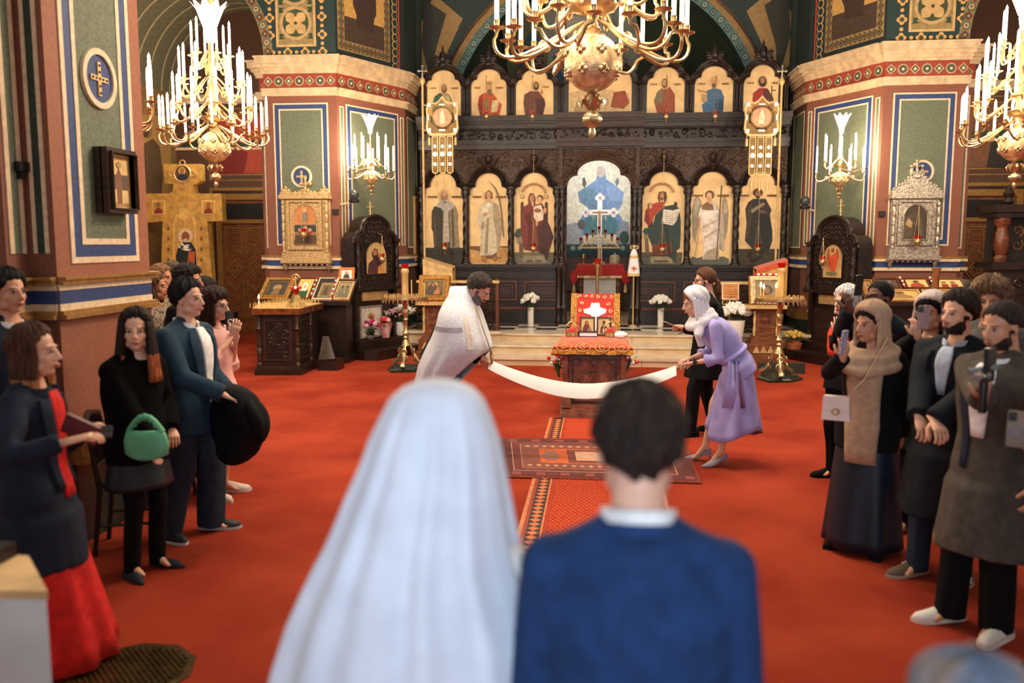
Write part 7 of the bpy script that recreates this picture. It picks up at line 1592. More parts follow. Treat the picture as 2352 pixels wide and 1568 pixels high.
# ---- head template: one modelled head, remeshed once
def head_prims(f):
    b = MB();w = .95 if f else 1.
    b.ell((0,-.014,.036),(.074 * w,.094,.082),20,14);b.ell((0,.022,-.03),(.060 * w,.070,.078),18,12)
    b.ell((0,.040,-.078),(.040 * w,.040,.034),14,10);b.ell((0,.062,-.092),(.020 * w,.020,.017),10,8)
    for s in (-1,1):
        b.ell((s * .040 * w,.050,-.022),(.022,.024,.026),10,8);b.ell((s * .048 * w,.020,-.068),(.018,.034,.026),10,8)
        b.ell((s * .074 * w,-.004,-.006),(.010,.020,.031),10,8);b.ell((s * .010,.101,-.034),(.008,.010,.007),8,6)
        b.ell((s * .028,.078,.024),(.022,.012,.008),8,6)
    b.cap((0,.086,.016),(0,.108,-.026),.008,.0125,8);b.ell((0,.088,-.058),(.021,.012,.011),10,6)
    b.cap((0,-.022,-.03),(0,-.030,-.15),.053 * w,.056 * w,14)
    b.loft([[(.11 * math.cos(a),-.03 + .07 * math.sin(a),-.20) for a in np.linspace(0,2 * PI,15)[:-1]],[(.06 * math.cos(a),-.028 + .055 * math.sin(a),-.13) for a in np.linspace(0,2 * PI,15)[:-1]]])
    return b
HEADV = {}
for f in (0,1): remesh(head_prims(f),.0065,2,'head',['white'],None)
for f,me in enumerate(flush()):
    v = np.empty(len(me.vertices) * 3);me.vertices.foreach_get('co',v);HEADV[f] = (v.reshape(-1,3),[tuple(p.vertices) for p in me.polygons]);bpy.data.meshes.remove(me)
def skin_mat(rgb): return mat('skin_%d_%d_%d' % rgb,rgb,.5,var=.06,scale=25)
def hair_mat(rgb): return mat('hair_%d_%d_%d' % rgb,rgb,.6,var=.35,scale=22,stretch=(4,4,.6),bump=.5,bscale=60,spec=.2)
FEAT = {}
def eye_me():
    if 'eye' not in FEAT:
        b = MB();b.ell((0,0,0),(.0135,.008,.0075),10,7,0);b.ell((0,.0055,-.0005),(.0062,.0035,.0062),8,6,1);b.tube([(-.014,.004,.002),(0,.009,.0085),(.014,.004,.002)],[.002,.003,.002],5,1)
        FEAT['eye'] = data(b,'eye',[mat('eye_white',(206,196,186),.3,var=0),mat('eye_dark',(30,20,16),.2,var=0)],60)
    return FEAT['eye']
def brow_me(m_):
    k = 'brow' + m_.name
    if k not in FEAT: b = MB();b.tube([(-.019,0,0),(-.006,.006,.004),(.012,.004,.003),(.021,-.004,-.002)],[.002,.0042,.0038,.0015],6,flat_=.6);FEAT[k] = data(b,'eyebrow',m_,60)
    return FEAT[k]
def mouth_me(m_):
    k = 'mouth' + m_.name
    if k not in FEAT: b = MB();b.tube([(-.024,-.008,.002),(-.012,.002,.002),(0,.005,.001),(.012,.002,.002),(.024,-.008,.002)],[.002,.0045,.005,.0045,.002],6);b.tube([(-.018,-.004,-.005),(0,.004,-.007),(.018,-.004,-.005)],[.002,.006,.002],6);FEAT[k] = data(b,'mouth',m_,60)
    return FEAT[k]
def hand_mb(side,curl=.5,thumb=.4,spread=.0):
    # wrist at the origin, fingers along +y, back of the hand +z; side=+1 is a right hand
    b = MB();b.loft([[(x * math.cos(a),y,z * math.sin(a)) for a in np.linspace(0,2 * PI,11)[:-1]] for y,x,z in ((-.05,.026,.021),(0,.027,.019),(.03,.036,.017),(.07,.042,.014),(.092,.040,.011))])
    for i,(x,L,r) in enumerate(((-.031,.072,.0085),(-.0105,.080,.0088),(.0105,.075,.0085),(.030,.060,.0075))):
        p = np.array([x,.080,0]);a = 0;P = [p - np.array([0,.015,0]),p];fan = (x / .031) * (.06 + spread)
        for k,q in enumerate((.45,.32,.26)): a += curl * (.55 if k == 0 else .75) + .03 * i;p = p + L * q * np.array([math.sin(fan),math.cos(a) * math.cos(fan),-math.sin(a)]);P.append(p)
        P.append(P[-1] + (P[-1] - P[-2]) * .18);b.tube(P,[r * .9,r,r * .98,r * .92,r * .82,r * .35],7)
    p = np.array([-.024,.022,-.004]);P = [p];d = nrm(np.array([-.75,.62,-.25 - .6 * thumb]));P.append(p + d * .036);d = nrm(np.array([-.35 + .5 * thumb,.8,-.3 - .6 * thumb]));P.append(P[-1] + d * .032);P.append(P[-1] + d * .022);b.tube(P + [P[-1] + d * .005],[.014,.012,.0105,.009,.004],7)
    if side < 0:
        for v in b.V: v[:,0] *= -1
        b.F = [q[::-1] for q in b.F]
    return b
def ik(S,W,l1,l2,hint):
    S,W = np.asarray(S,float),np.asarray(W,float);d = W - S;L = np.linalg.norm(d)
    if L > (l1 + l2) * .995: W = S + d / L * (l1 + l2) * .995;d = W - S;L = np.linalg.norm(d)
    u = d / L;a = (l1 * l1 - l2 * l2 + L * L) / (2 * L);h = math.sqrt(max(1e-6,l1 * l1 - a * a));n = np.asarray(hint,float);n = nrm(n - u * np.dot(n,u));return S + u * a + n * h,W
class Person:
    def __init__(s,label,X,Y,top,face,f=0,skin=(206,150,118),lean=0.,hy=0.,hp=0.,ht=0.,hands=None,feet=(.10,.0,.10,.0),hair=(40,28,22),wide=1.,heel=0.,hs=1.,ground=0.,lipmul=.72,hx=0.):
        s.f = f;s.h = h = top;k = s.k = h / 1.75;s.wide = wide
        s.root = thing('person',label,'person',(X,Y,ground));s.root['loc_frame'] = 1;s.root.rotation_euler = (0,0,math.radians(face));s.R = Matrix.Rotation(math.radians(face),3,'Z');s.o = np.array([X,Y,ground])
        L = math.radians(lean);up = np.array([0,math.sin(L),math.cos(L)]);s.fw = np.array([0,math.cos(L),-math.sin(L)]);s.up = up
        s.hip = np.array([0,-.25 * math.sin(L) * k,(.93 + .02 * heel / .05 if heel else .93) * k]);s.sp = lambda t: s.hip + up * t * k + s.fw * (-.02 * math.sin(t / .5 * PI)) * k
        s.neck = s.sp(.53);up2 = nrm(up + np.array([0,0,.35]));s.hc = s.neck + up2 * .155 * k * hs + np.array([hx,.035 * k,0])
        s.HM = Matrix.Translation(s.hc) @ Matrix.Rotation(math.radians(hy),4,'Z') @ Matrix.Rotation(math.radians(ht),4,'Y') @ Matrix.Rotation(math.radians(hp),4,'X') @ Matrix.Scale(1.04 * k ** .3 * hs,4)
        s.skin = skin_mat(skin);s.hair = hair_mat(hair);sw = (.165 if f else .19) * wide * k
        s.sh = {q: s.sp(.442) + np.array([q * sw,0,0]) for q in (-1,1)};s.arm = {}
        for q in (-1,1):
            tg = (hands or {}).get(q)
            if tg is None: tg = dict(p=s.sh[q] + np.array([q * .07,.06,-.52]) * k,loc=1)
            W = np.asarray(tg['p'],float) if tg.get('loc') else s.local(tg['p'])
            E,W = ik(s.sh[q],W,.29 * k,.26 * k,tg.get('hint',(q * .7,-.6,-.6)));s.arm[q] = (s.sh[q],E,W,tg)
        s.leg = {}
        for q,(fx,fy) in ((-1,feet[:2]),(1,feet[2:])):
            Hp = s.hip + np.array([q * .085 * wide * k,0,-.04]);A = np.array([q * fx * k,fy * k,.085 + heel]);ll = min(.5 * (.44 + .43) * k,np.linalg.norm(A - Hp) * .506);K,A = ik(Hp,A,ll,ll,(0,1,0));s.leg[q] = (Hp,K,A)
        s.heel = heel;s.body();
    def local(s,p): return np.array(s.R.transposed() @ Vector(np.asarray(p,float) - s.o))
    def world(s,p): return np.array(s.R @ Vector(np.asarray(p,float))) + s.o
    def st(s,t,pad=0.):
        T = [-.10,0.,.12,.28,.40,.46,.50]
        A = [.165,.170,.135,.150,.155,.12,.065] if s.f else [.160,.165,.155,.178,.186,.145,.07]
        B = [.115,.118,.098,.122,.105,.085,.06] if s.f else [.112,.115,.112,.128,.115,.09,.062]
        return (np.interp(t,T,A) * s.wide + pad) * s.k,(np.interp(t,T,B) * s.wide + pad) * s.k
    def ringt(s,t,pad=0.,n=24): a,b = s.st(t,pad);c = s.sp(t);return [c + np.array([a * math.cos(w),0,0]) + s.fw * b * math.sin(w) for w in np.linspace(0,2 * PI,n + 1)[:-1]]
    def body(s):
        b = MB();b.loft([s.ringt(t) for t in (-.10,-.04,.04,.12,.2,.28,.36,.42,.46,.5)])
        for q in (-1,1):
            S,E,W,tg = s.arm[q];k = s.k;fr = .8 if s.f else 1.;b.tube([S - np.array([q * .03,0,0]),S,(S + E) / 2,E,(E + W) / 2,W],[.05 * k * fr,.052 * k * fr,.045 * k * fr,.038 * k * fr,.036 * k * fr,.026 * k * fr],10)
            Hp,K,A = s.leg[q];b.tube([Hp + np.array([0,0,.05]),Hp,(Hp + K) / 2,K,K * .65 + A * .35 + np.array([0,-.015,0]),A],[.09 * k,.085 * k,.07 * k,.053 * k,.052 * k,.034 * k],10)
            b.tube([A + np.array([0,-.03,0]),A + np.array([0,.0,-.01]),A + np.array([0,.09,-.05 - s.heel]),A + np.array([0,.13,-.062 - s.heel])],[.026 * k,.034 * k,.022 * k,.014 * k],8)
        s.bmb = MB();remesh(b,.016,2,'body',['white'],s.bmb)
    def finish(s):
        b = s.bmb;hv,hf = HEADV[s.f];b.add(hv,hf,0,np.array(s.HM))
        for q in (-1,1):
            S,E,W,tg = s.arm[q];d = nrm(np.asarray(tg['dir'],float)) if 'dir' in tg else nrm(W - E);z = np.asarray(tg.get('back',(0,0,1) if abs(d[2]) < .8 else (q,0,0)),float)
            z = nrm(z - d * np.dot(z,d));x = np.cross(d,z);M = np.eye(4);M[:3,0] = x;M[:3,1] = d;M[:3,2] = z;M[:3,:3] *= s.k * (.92 if s.f else 1.02);M[:3,3] = W
            b.join(hand_mb(q,tg.get('curl',.45),tg.get('thumb',.4),tg.get('spread',0)),0,M)
        b.build('body',s.skin,s.root,180,fix=False)
    def put(s,name,me,M): o = link(name,me);o.parent = s.root;o.matrix_basis = s.HM @ M;return o
    def face(s,brow=None,lip=None,glasses=False):
        for q in (-1,1):
            s.put('eye',eye_me(),Matrix.Translation((q * .030,.0785,.003)) @ Matrix.Rotation(-q * .22,4,'Z'))
            s.put('eyebrow',brow_me(brow or s.hair),Matrix.Translation((q * .030,.086,.025)) @ Matrix.Rotation(-q * .3,4,'Z') @ Matrix.Scale(q,4,(1,0,0)))
        s.put('mouth',mouth_me(lip or mat('lip_' + s.skin.name,tuple(int(255 * v ** (1 / 2.2)) for v in (s.skin.node_tree.nodes['Color Ramp'].color_ramp.elements[0].color[0] * .62,s.skin.node_tree.nodes['Color Ramp'].color_ramp.elements[0].color[1] * .34,s.skin.node_tree.nodes['Color Ramp'].color_ramp.elements[0].color[2] * .34)),.45,var=0)),Matrix.Translation((0,.099,-.059)))
        if glasses:
            b = MB()
            for q in (-1,1): b.tube([(q * .031 + .021 * math.cos(a),.098,.002 + .017 * math.sin(a)) for a in np.linspace(0,2 * PI,13)[:-1]],.0022,5,closed=True);b.tube([(q * .051,.096,.006),(q * .076,.05,.008),(q * .08,-.01,.006)],.002,5)
            b.tube([(-.011,.099,.004),(.011,.099,.004)],.002,5);s.put('glasses',data(b,'glasses','plastic_black'),Matrix())
    # ---- hair: shell over the skull whose edge dives under the skin along the hairline
    def hairshell(s,th=.014,front=.078,temple=.03,ear=-.005,back=-.075,rough=.004,lobes=14,m_=None,name='hair',vol=(1,1,1),seed=1,part=None):
        rr = np.random.RandomState(seed);nu,nv = 60,28;V = [];Fc = [];ph = rr.uniform(0,6,8);cl = m_ is not None;band = .014 if cl else .034
        for i in range(nv + 1):
            t = PI / 2 - PI * .92 * i / nv
            for j in range(nu):
                a = 2 * PI * j / nu;d = np.array([math.cos(t) * math.sin(a),math.cos(t) * math.cos(a),math.sin(t)]);az = abs(((a + PI) % (2 * PI)) - PI) / PI
                hl = np.interp(az,[0,.18,.31,.41,.46,.52,.6,1.],[front,front - .006,temple,ear,ear - (.0 if cl else .028),ear - .02,ear - .03,back])
                if not cl: hl += .004 * math.sin(13 * a + ph[2]) + .003 * math.sin(29 * a + ph[3])
                p = np.array([0,-.016,.038]) + d * np.array([.078,.099,.087]);w = lobes * a + 2.5 * math.sin(2.2 * t + ph[0]) + ph[4]
                bulge = th * (1 + .35 * max(0,d[2])) + rough * (math.sin(w) + .7 * math.sin(2.3 * w + 5 * t + ph[1]) + .5 * math.sin(4.1 * w + ph[5]))
                q = p[2] - hl;f = min(1,max(0,(q + .006) / band)) ** .8;off = bulge * f - .010 * (1 - f)
                V.append(p + d * off if f > 0 else p * .86 + np.array([0,-.004,.004]))
        V = np.array(V) * np.array(vol)
        for i in range(nv):
            for j in range(nu): Fc.append((i * nu + j,i * nu + (j + 1) % nu,(i + 1) * nu + (j + 1) % nu,(i + 1) * nu + j))
        b = MB();b.add(V,Fc);s.put(name,data(b,name,m_ or s.hair,180),Matrix())
    def curtain(s,zend,gap=70,w0=.088,w1=.12,d1=.09,m_=None,name='long_hair',th=.03,seed=2,amp=.006,fwd=.0,tip=None):
        # long hair or cloth falling from the head: open in front by gap degrees each side
        rr = np.random.RandomState(seed);n = 40;L = 12;zs = np.linspace(.06,zend,L);outer = [];inner = []
        for i,z in enumerate(zs):
            t = i / (L - 1);A = w0 + (w1 - w0) * t ** .8;B = .105 + (d1 - .105) * t;g = math.radians(gap * (1 - .25 * t));O = [];I = []
            for j in range(n):
                a = g + (2 * PI - 2 * g) * j / (n - 1);r = 1 + amp / .09 * math.sin(j * 1.7 + ph_(seed)) * (.4 + t);x,y = math.sin(a),math.cos(a);O.append((A * r * x,-.014 + fwd * t + B * r * y,z + .004 * math.sin(j * 2.3)));I.append(((A - th * (1 - .3 * t)) * x,-.014 + fwd * t + (B - th * (1 - .3 * t)) * y,z))
            outer.append(O + I[::-1])
        b = MB();b.loft(outer);mats = [m_ or s.hair]
        if tip is not None:
            mats.append(tip)
            for k in range(len(b.F)):
                if np.mean([b.V[0][i][2] for i in b.F[k]]) < zend * .45: b.I[k] = 1
        s.put(name,data(b,name,mats,180),Matrix())
    def beard(s,m_=None,full=1.,name='beard'):
        # shell lifted off the jaw, chin and lip of the head
        hv,hf = HEADV[s.f];N = np.zeros_like(hv)
        for q in hf:
            n = np.cross(hv[q[1]] - hv[q[0]],hv[q[2]] - hv[q[0]])
            for i in q: N[i] += n
        N /= np.linalg.norm(N,axis=1)[:,None] + 1e-9;x,y,z = np.abs(hv[:,0]),hv[:,1],hv[:,2]
        lo = -.052 + .9 * np.maximum(0,x - .03);jaw = np.clip((lo - z) / .012,0,1) * np.clip((y + .004) / .012,0,1) * np.clip((z + .125) / .012,0,1)
        side = np.clip((x - .052) / .006,0,1) * np.clip((.034 - y) / .008,0,1) * np.clip((y + .002) / .008,0,1) * np.clip((.004 - z) / .012,0,1) * np.clip((z + .11) / .01,0,1)
        lip = np.clip((.028 - x) / .006,0,1) * np.clip((z + .056) / .003,0,1) * np.clip((-.040 - z) / .004,0,1) * np.clip((y - .07) / .01,0,1);mouth = np.clip((.021 - x) / .004,0,1) * np.clip((z + .072) / .004,0,1) * np.clip((y - .07) / .01,0,1)
        wt = np.maximum(np.maximum(jaw * (1 - mouth),side),lip);chin = np.clip((-.07 - z) / .03,0,1) * np.clip((y - .02) / .03,0,1);V = hv + N * (wt * (.0035 + .002 * full + .010 * max(0,full - .6) * chin) - .004)[:,None]
        b = MB();b.add(V,[q for q in hf if max(wt[i] for i in q) > .02]);s.put(name,data(b,name,m_ or s.hair,180),Matrix())
    def headscarf(s,m_,wrap=None,th=.02,front=.07,temple=.045,fall=-.28,gap=48,w1=.13,d1=.12):
        s.hairshell(th,front,temple,-.02,-.10,.002,5,m_,'headscarf');s.curtain(fall,gap,.094,w1,d1,m_,'scarf_drape',.018,5,.005)
        # roll around the neck
        b = MB();c = s.neck + np.array([0,.02,.0])
        for k,(rr_,zz,r) in enumerate(((.085,.02,.03),(.11,-.03,.035),(.13,-.08,.03))): b.tube([c + np.array([rr_ * 1.15 * math.cos(a),rr_ * math.sin(a) + .01,zz - .03 * math.sin(a) + .008 * math.sin(5 * a)]) * s.k for a in np.linspace(0,2 * PI,26)[:-1]],r * s.k,8,closed=True)
        remesh(b,.012,2,'scarf_wrap',[m_],s.root,wrinkle(.008,30,4))
    # ---- clothing
    def top(s,m_,t0=-.1,pad=.02,sleeve=1.,name='jacket',cuff=.012,skirt=None,fold=.005,vox=.013,seed=0,t1=.5,slw=1.,fl=0.,mo=0.):
        b = MB();k = s.k;rings = []
        if skirt is not None:     # coat tails: rings down to height z
            for i in range(8):
                z = skirt + (s.hip[2] - .10 * k - skirt) * i / 8;t = 1 - i / 8;a,bb = s.st(-.1,pad + .02 + fl * t);c = np.array([0,s.hip[1] + mo * t,z]);rings.append([c + np.array([a * math.cos(w) * (1 + .05 * t * math.sin(7 * w + seed)),bb * 1.12 * math.sin(w) * (1 + .05 * t * math.sin(5 * w + 1)),0]) for w in np.linspace(0,2 * PI,33)[:-1]])
            t0 = -.1
        for t in np.linspace(t0,t1,12): rings.append(s.ringt(t,pad + (.006 if t < 0 else 0),32))
        b.loft(rings)
        for q in (-1,1):
            S,E,W,tg = s.arm[q];fr = (.86 if s.f else 1.) * slw
            b.tube([s.sp(.55),s.sp(.50) * .5 + S * .5 + np.array([0,0,.012]),S],[.045 * k,(.045 + pad * .5) * k,(.05 + pad * .5) * k],10)
            if sleeve > 0:
                e = E + (W - E) * min(1.,max(0,sleeve * 2 - 1)) if sleeve >= .5 else S + (E - S) * sleeve * 2;P = [S - np.array([q * .06,0,.0]),S,(S + E) / 2];R_ = [.06 * k * fr,.068 * k * fr,.062 * k * fr]
                if sleeve >= .5: P += [E,e];R_ += [.056 * k * fr,(.042 + cuff) * k * fr]
                else: P.append(e);R_.append(.06 * k * fr)
                b.tube(P,R_,12);b.ell(S,.066 * k * fr,10,8)
                if sleeve >= .5: b.ell(E,.055 * k * fr,10,8)
            else: b.ell(S + np.array([-q * .02,0,0]),.055 * k,10,8)
        remesh(b,vox,4,name,[m_],s.root,wrinkle(fold,20,seed))
    def trousers(s,m_,pad=.018,name='trousers',fold=.006,seed=3,wide=1.):
        b = MB();k = s.k;b.loft([s.ringt(t,pad * .7,24) for t in (-.12,-.06,0,.06,.1)])
        for q in (-1,1): Hp,K,A = s.leg[q];b.tube([Hp + np.array([0,0,.06]),Hp,(Hp + K) / 2,K,(K + A) / 2,A + np.array([0,.01,-.055])],[(.095 + pad) * k,(.09 + pad) * k,(.072 + pad) * k * wide,(.058 + pad) * k * wide,(.054 + pad) * k * wide,(.05 + pad) * k * wide],14)
        remesh(b,.013,4,name,[m_],s.root,wrinkle(fold,26,seed,.6))
    def skirt(s,m_,z1,a1,b1,t0=.12,name='skirt',folds=9,amp=.06,mo=(0,0),pad=.012,seed=0,hemwave=.0,post=None):
        b = MB();rings = [];z0 = s.sp(t0)[2]
        for i in range(15):
            t = i / 14;z = z0 + (z1 - z0) * t;hp = s.hip[2] - .05
            a,bb = s.st(max(-.1,(z - s.hip[2]) / s.k),pad) if z > hp - .02 else (None,None)
            if a is None: q = (hp - z) / max(.01,hp - z1);aa,ba = s.st(-.1,pad + .01);a = aa + (a1 - aa) * q;bb = ba + (b1 - ba) * q
            else: q = 0
            c = s.sp((z - s.hip[2]) / s.k) if z > s.hip[2] else np.array([0,s.hip[1],z]);c = c + np.array([mo[0] * q,mo[1] * q,0])
            rings.append([c + np.array([a * math.cos(w),bb * math.sin(w),0]) * (1 + amp * q * (math.sin(folds * w + seed) + .5 * math.sin((folds * 1.6 // 1) * w + 2 * seed))) + np.array([0,0,hemwave * q * math.sin(w * 2 + seed)]) for w in np.linspace(0,2 * PI,61)[:-1]])
        b.loft(rings);o = b.build(name,m_,None,180);o.parent = s.root;return o
    def patch(s,m_,t0,t1,w0,w1,off,name,th=.006,c0=0.,c1=0.,n=8):
        # strip lying on the front of the torso between spine parameters, half widths in degrees, centre offset in degrees
        V = [];L = 9
        for layer in (off,off - th - .03):
            for i in range(L):
                t = t0 + (t1 - t0) * i / (L - 1);w = w0 + (w1 - w0) * i / (L - 1);cc = c0 + (c1 - c0) * i / (L - 1);a,b = s.st(t,off);a0,b0 = s.st(t,layer)
                for j in range(n + 1): g = math.radians(90 + cc + w * (2 * j / n - 1));V.append(s.sp(t) + np.array([a0 * math.cos(g),0,0]) + s.fw * b0 * math.sin(g))
        N = L * (n + 1);Fc = []
        for i in range(L - 1):
            for j in range(n): a = i * (n + 1) + j;Fc += [(a,a + 1,a + n + 2,a + n + 1),(N + a,N + a + n + 1,N + a + n + 2,N + a + 1)]
        for i in range(L - 1):
            for j in (0,n): a = i * (n + 1) + j;Fc.append((a,a + n + 1,N + a + n + 1,N + a))
        for i in (0,L - 1):
            for j in range(n): a = i * (n + 1) + j;Fc.append((a,N + a,N + a + 1,a + 1))
        b = MB();b.add(V,Fc);o = b.build(name,m_,None,180);o.parent = s.root;return o
    def collar(s,m_,r=1.,h=.05,name='collar',pad=.0,dz=-.035,op=0.):
        c = s.sp(.53) + np.array([0,.0,dz]) * s.k;k = s.k;b = MB();rings = []
        for rr_,z in ((.078,-.01),(.072,h),(.062,h),(.062,-.01)): rings.append([c + np.array([(rr_ * r + pad) * 1.05 * math.cos(a),(rr_ * r + pad) * math.sin(a) + .012,z - .018 * math.sin(a)]) * k for a in np.linspace(PI / 2 + op,2.5 * PI - op,24)])
        b.loft([list(x) for x in zip(*rings)]);o = b.build(name,m_,None,60);o.parent = s.root
    def shoes(s,m_,kind='shoe',sole=None,name='shoe'):
        for q in (-1,1):
            A = s.leg[q][2];k = s.k;g = A[2] - .085 - s.heel;b = MB();f = np.array([A[0],A[1],g]);dx = q * .012
            if kind == 'heel':
                b.loft([[f + np.array([dx * i + w * math.cos(a),y,z + max(0,hgt * math.sin(a))]) for a in np.linspace(0,2 * PI,13)[:-1]] for i,(y,w,z,hgt) in enumerate(((-.055,.012,s.heel + .005,.05),(-.04,.028,s.heel,.05),(.02,.03,s.heel * .65,.04),(.09,.036,.006,.05),(.14,.030,.004,.036),(.185,.010,.003,.014)))]);b.tube([f + np.array([0,-.045,s.heel + .01]),f + np.array([0,-.05,0])],[.012,.006],7)
            else:
                b.loft([[f + np.array([dx * i + w * math.cos(a),y,.018 + max(0,hgt * math.sin(a))]) for a in np.linspace(0,2 * PI,15)[:-1]] for i,(y,w,hgt) in enumerate(((-.085,.02,.05),(-.07,.036,.075),(-.02,.040,.082),(.05,.043,.066),(.12,.047,.046),(.17,.040,.036),(.195,.018,.018)))])
            o = b.build(name,m_,None,180);o.parent = s.root
            if kind != 'heel':
                b = MB();b.loft([[f + np.array([dx * i + w * math.cos(a),y,.0 + (.020 if math.sin(a) > 0 else 0)]) for a in np.linspace(.2,2 * PI + .2,15)[:-1]] for i,(y,w) in enumerate(((-.088,.022),(-.07,.04),(-.02,.044),(.05,.046),(.12,.050),(.17,.043),(.198,.02)))]);x = b.build('sole',sole or m_,o,60);
def ph_(s): return (s * 1.37) % 6
PEOPLE = []
def pp(label,px,ptop,Y,face,xoff=0.,dz=0.,**kw):
    p = onY(px,ptop,Y);P_ = Person(label,p[0] + xoff,Y,p[2] + dz,face,**kw);PEOPLE.append(P_);return P_
def cloth(name,rgb,rough=.85,**kw): return mat('cloth_' + name,rgb,rough,spec=kw.pop('spec',.25),var=kw.pop('var',.12),scale=kw.pop('scale',20),**kw)
def phone(parent_lab,pos,fwd,up,mt='plastic_black',ring=False,case=None):
    f = nrm(fwd);u = nrm(np.asarray(up,float) - f * np.dot(up,f));x = np.cross(u,f);fr = Frame(pos,x,u);t = thing('phone',parent_lab,'phone',pos);w,h = .037,.076
    pts = [(sx * (w - .008) + .008 * math.cos(a) * 1.,sy * (h - .008) + .008 * math.sin(a)) for sx,sy,a0 in ((1,1,0),(-1,1,PI / 2),(-1,-1,PI),(1,-1,1.5 * PI)) for a in np.linspace(a0,a0 + PI / 2,4)]
    MB().prism(pts,fr,-.005,.005,back=True).build('case',case or mt,t,0)
    MB().prism([(-w + .004,h - .008),(-w + .004,h - .045),(-.002,h - .045),(-.002,h - .008)],fr,.005,.0075).build('camera_bump','plastic_black',t,0)
    for a,b_ in ((-.028,.055),(-.013,.064),(-.024,.040)): MB().prism(circ(a,b_ + .002,.0055,n=10),fr,.0075,.0095).build('lens','black',t,0)
    if ring: MB().ring(circ(0,-.012,.025,n=20),circ(0,-.012,.020,n=20),fr,.005,.0065).build('ring',ring,t,0)
    return t
NAVY = cloth('navy',(26,34,52),bump=.25,bscale=160);BLACK = cloth('black',(14,14,16),spec=.15);FUR = cloth('fur',(13,12,12),bump=1.,bscale=220,spec=.1);WHITE = cloth('white',(232,228,226),bump=.05);RED = cloth('red',(196,34,30));JEAN = cloth('jean',(36,46,62),bump=.2,bscale=140)
def Wp(px,py,Y): return onY(px,py,Y)
DK = (186,128,98);LT_ = (222,170,140)
# ---- bride under a long veil, seen from behind
P = pp('bride from behind under a long white veil beside the groom',1008,892,1.85,0,dz=-.065,f=1,hair=(70,50,40),heel=.06)
P.hairshell(.006,rough=.001);gown = P.skirt(WHITE,.01,.55,.5,.30,'gown',13,.04);P.top(WHITE,.1,.012,.9,'bodice')
veil = mat('veil',(228,234,246),.7,var=.04,scale=10,alpha=.90,sheen=.2);KV = .000964
rows = [(868,1008,18),(874,1008,52),(888,1008,84),(910,1006,108),(950,1004,128),(1000,1000,150),(1060,995,168),(1130,986,192),(1200,978,214),(1260,972,236),(1320,968,268),(1400,966,306),(1500,960,336),(1600,955,360)]
b = MB();rings = []
for i,(y,cx,hw) in enumerate(rows + [(1900,955,330),(2400,955,295),(2725,955,290)]):
    p = onY(cx,y,1.88);z = max(.02,p[2]);r = hw * KV;q = min(1,i / 9)
    rings.append([(p[0] - P.o[0] + r * math.cos(a) * (1 + q * (.035 * math.sin(11 * a + .6) + .025 * math.sin(19 * a + 1 + .1 * i))),.012 + (r * .95 if i < 4 else max(.115,min(r * .95,.13 + .35 * r))) * math.sin(a) * (1 + q * (.05 * math.sin(13 * a) + .03 * math.sin(23 * a + 2))),z) for a in np.linspace(0,2 * PI,97)[:-1]])
b.loft(rings,0,True,False);o = b.build('veil',veil,None,180);o.parent = P.root
# ---- groom from behind
P = pp('groom from behind in a navy blue suit with a white collar',1472,866,1.72,0,dz=-.02,f=0,skin=(226,172,146),hair=(44,30,24),hs=1.,wide=.9,hands={q: dict(p=(q * .21,.05,.82),loc=1) for q in (-1,1)})
SUIT = cloth('suit',(28,54,96),bump=.15,bscale=200);P.top(SUIT,-.2,.030,1.,'suit_jacket',slw=1.1,fold=.003,t1=.53);P.trousers(SUIT);P.collar(WHITE,1.02,.046,'shirt_collar',dz=-.012);P.collar(SUIT,1.16,.042,'jacket_collar',dz=-.035);P.hairshell(.012,.08,.045,.01,-.085,.005,9,seed=4);P.shoes(BLACK)
# ---- priest bending to the right
YP = 8.15;hd = Wp(1128,836,YP - .05);hd2 = Wp(1122,822,YP + .16)
P = pp('bearded priest in white brocade vestments bending to hold the cloth',1096,628,YP,-98,xoff=-.25,dz=.09,lean=33,hp=-34,hair=(62,52,46),skin=(206,148,120),hands={1: dict(p=hd - np.array([.10,0,-.05]),curl=.75,back=(0,0,1),hint=(.5,-.6,-.7)),-1: dict(p=hd2 - np.array([.10,0,-.05]),curl=.75,hint=(-.5,-.6,-.7))},hs=1.08,feet=(.10,.0,.10,-.08))
P.face();P.hairshell(.013,.070,.03,.0,-.065,.003);P.beard(mat('beard_grey',(66,58,56),.7,rgb2=(120,112,108),scale=12),1.5)
P.top(BLACK,-.1,.02,.95,'cassock',skirt=.12,fl=.06,slw=1.25);P.shoes(BLACK);P.collar(BLACK,1.0,.05,dz=.0)
BRO = mat('brocade',(218,222,230),.62,rgb2=(204,208,216),scale=38,bump=.2,bscale=60,detail=6)
n = 64;TB = np.array([(-.20,.15,.36,.22),(-.17,.42,.37,.22),(-.12,.66,.38,.23),(-.02,.88,.40,.28),(.085,1.04,.40,.315),(.10,1.18,.38,.255),(.095,1.30,.36,.215),(.09,1.40,.31,.19),(.09,1.47,.24,.155),(.10,1.54,.15,.125),(.085,1.63,.115,.09)]);rg = []
for z0 in (.15,.3,.45,.6,.75,.88,.98,1.06,1.14,1.22,1.3,1.38,1.44,1.49,1.54,1.63):
    R_ = []
    for w in np.linspace(0,2 * PI,n + 1)[:-1]:
        sn = math.sin(w);z = max(z0,.12 + .92 * max(0,(sn + .35) / 1.35) ** 1.1);y,a,bb = (np.interp(z,TB[:,1],TB[:,k]) for k in (0,2,3));q = min(1,max(0,(1.3 - z) / .8));fo = 1 + q * (.05 * math.sin(9 * w) + .035 * math.sin(15 * w + 1));R_.append((a * math.cos(w) * fo,y + bb * sn * fo,z))
    rg.append(R_)
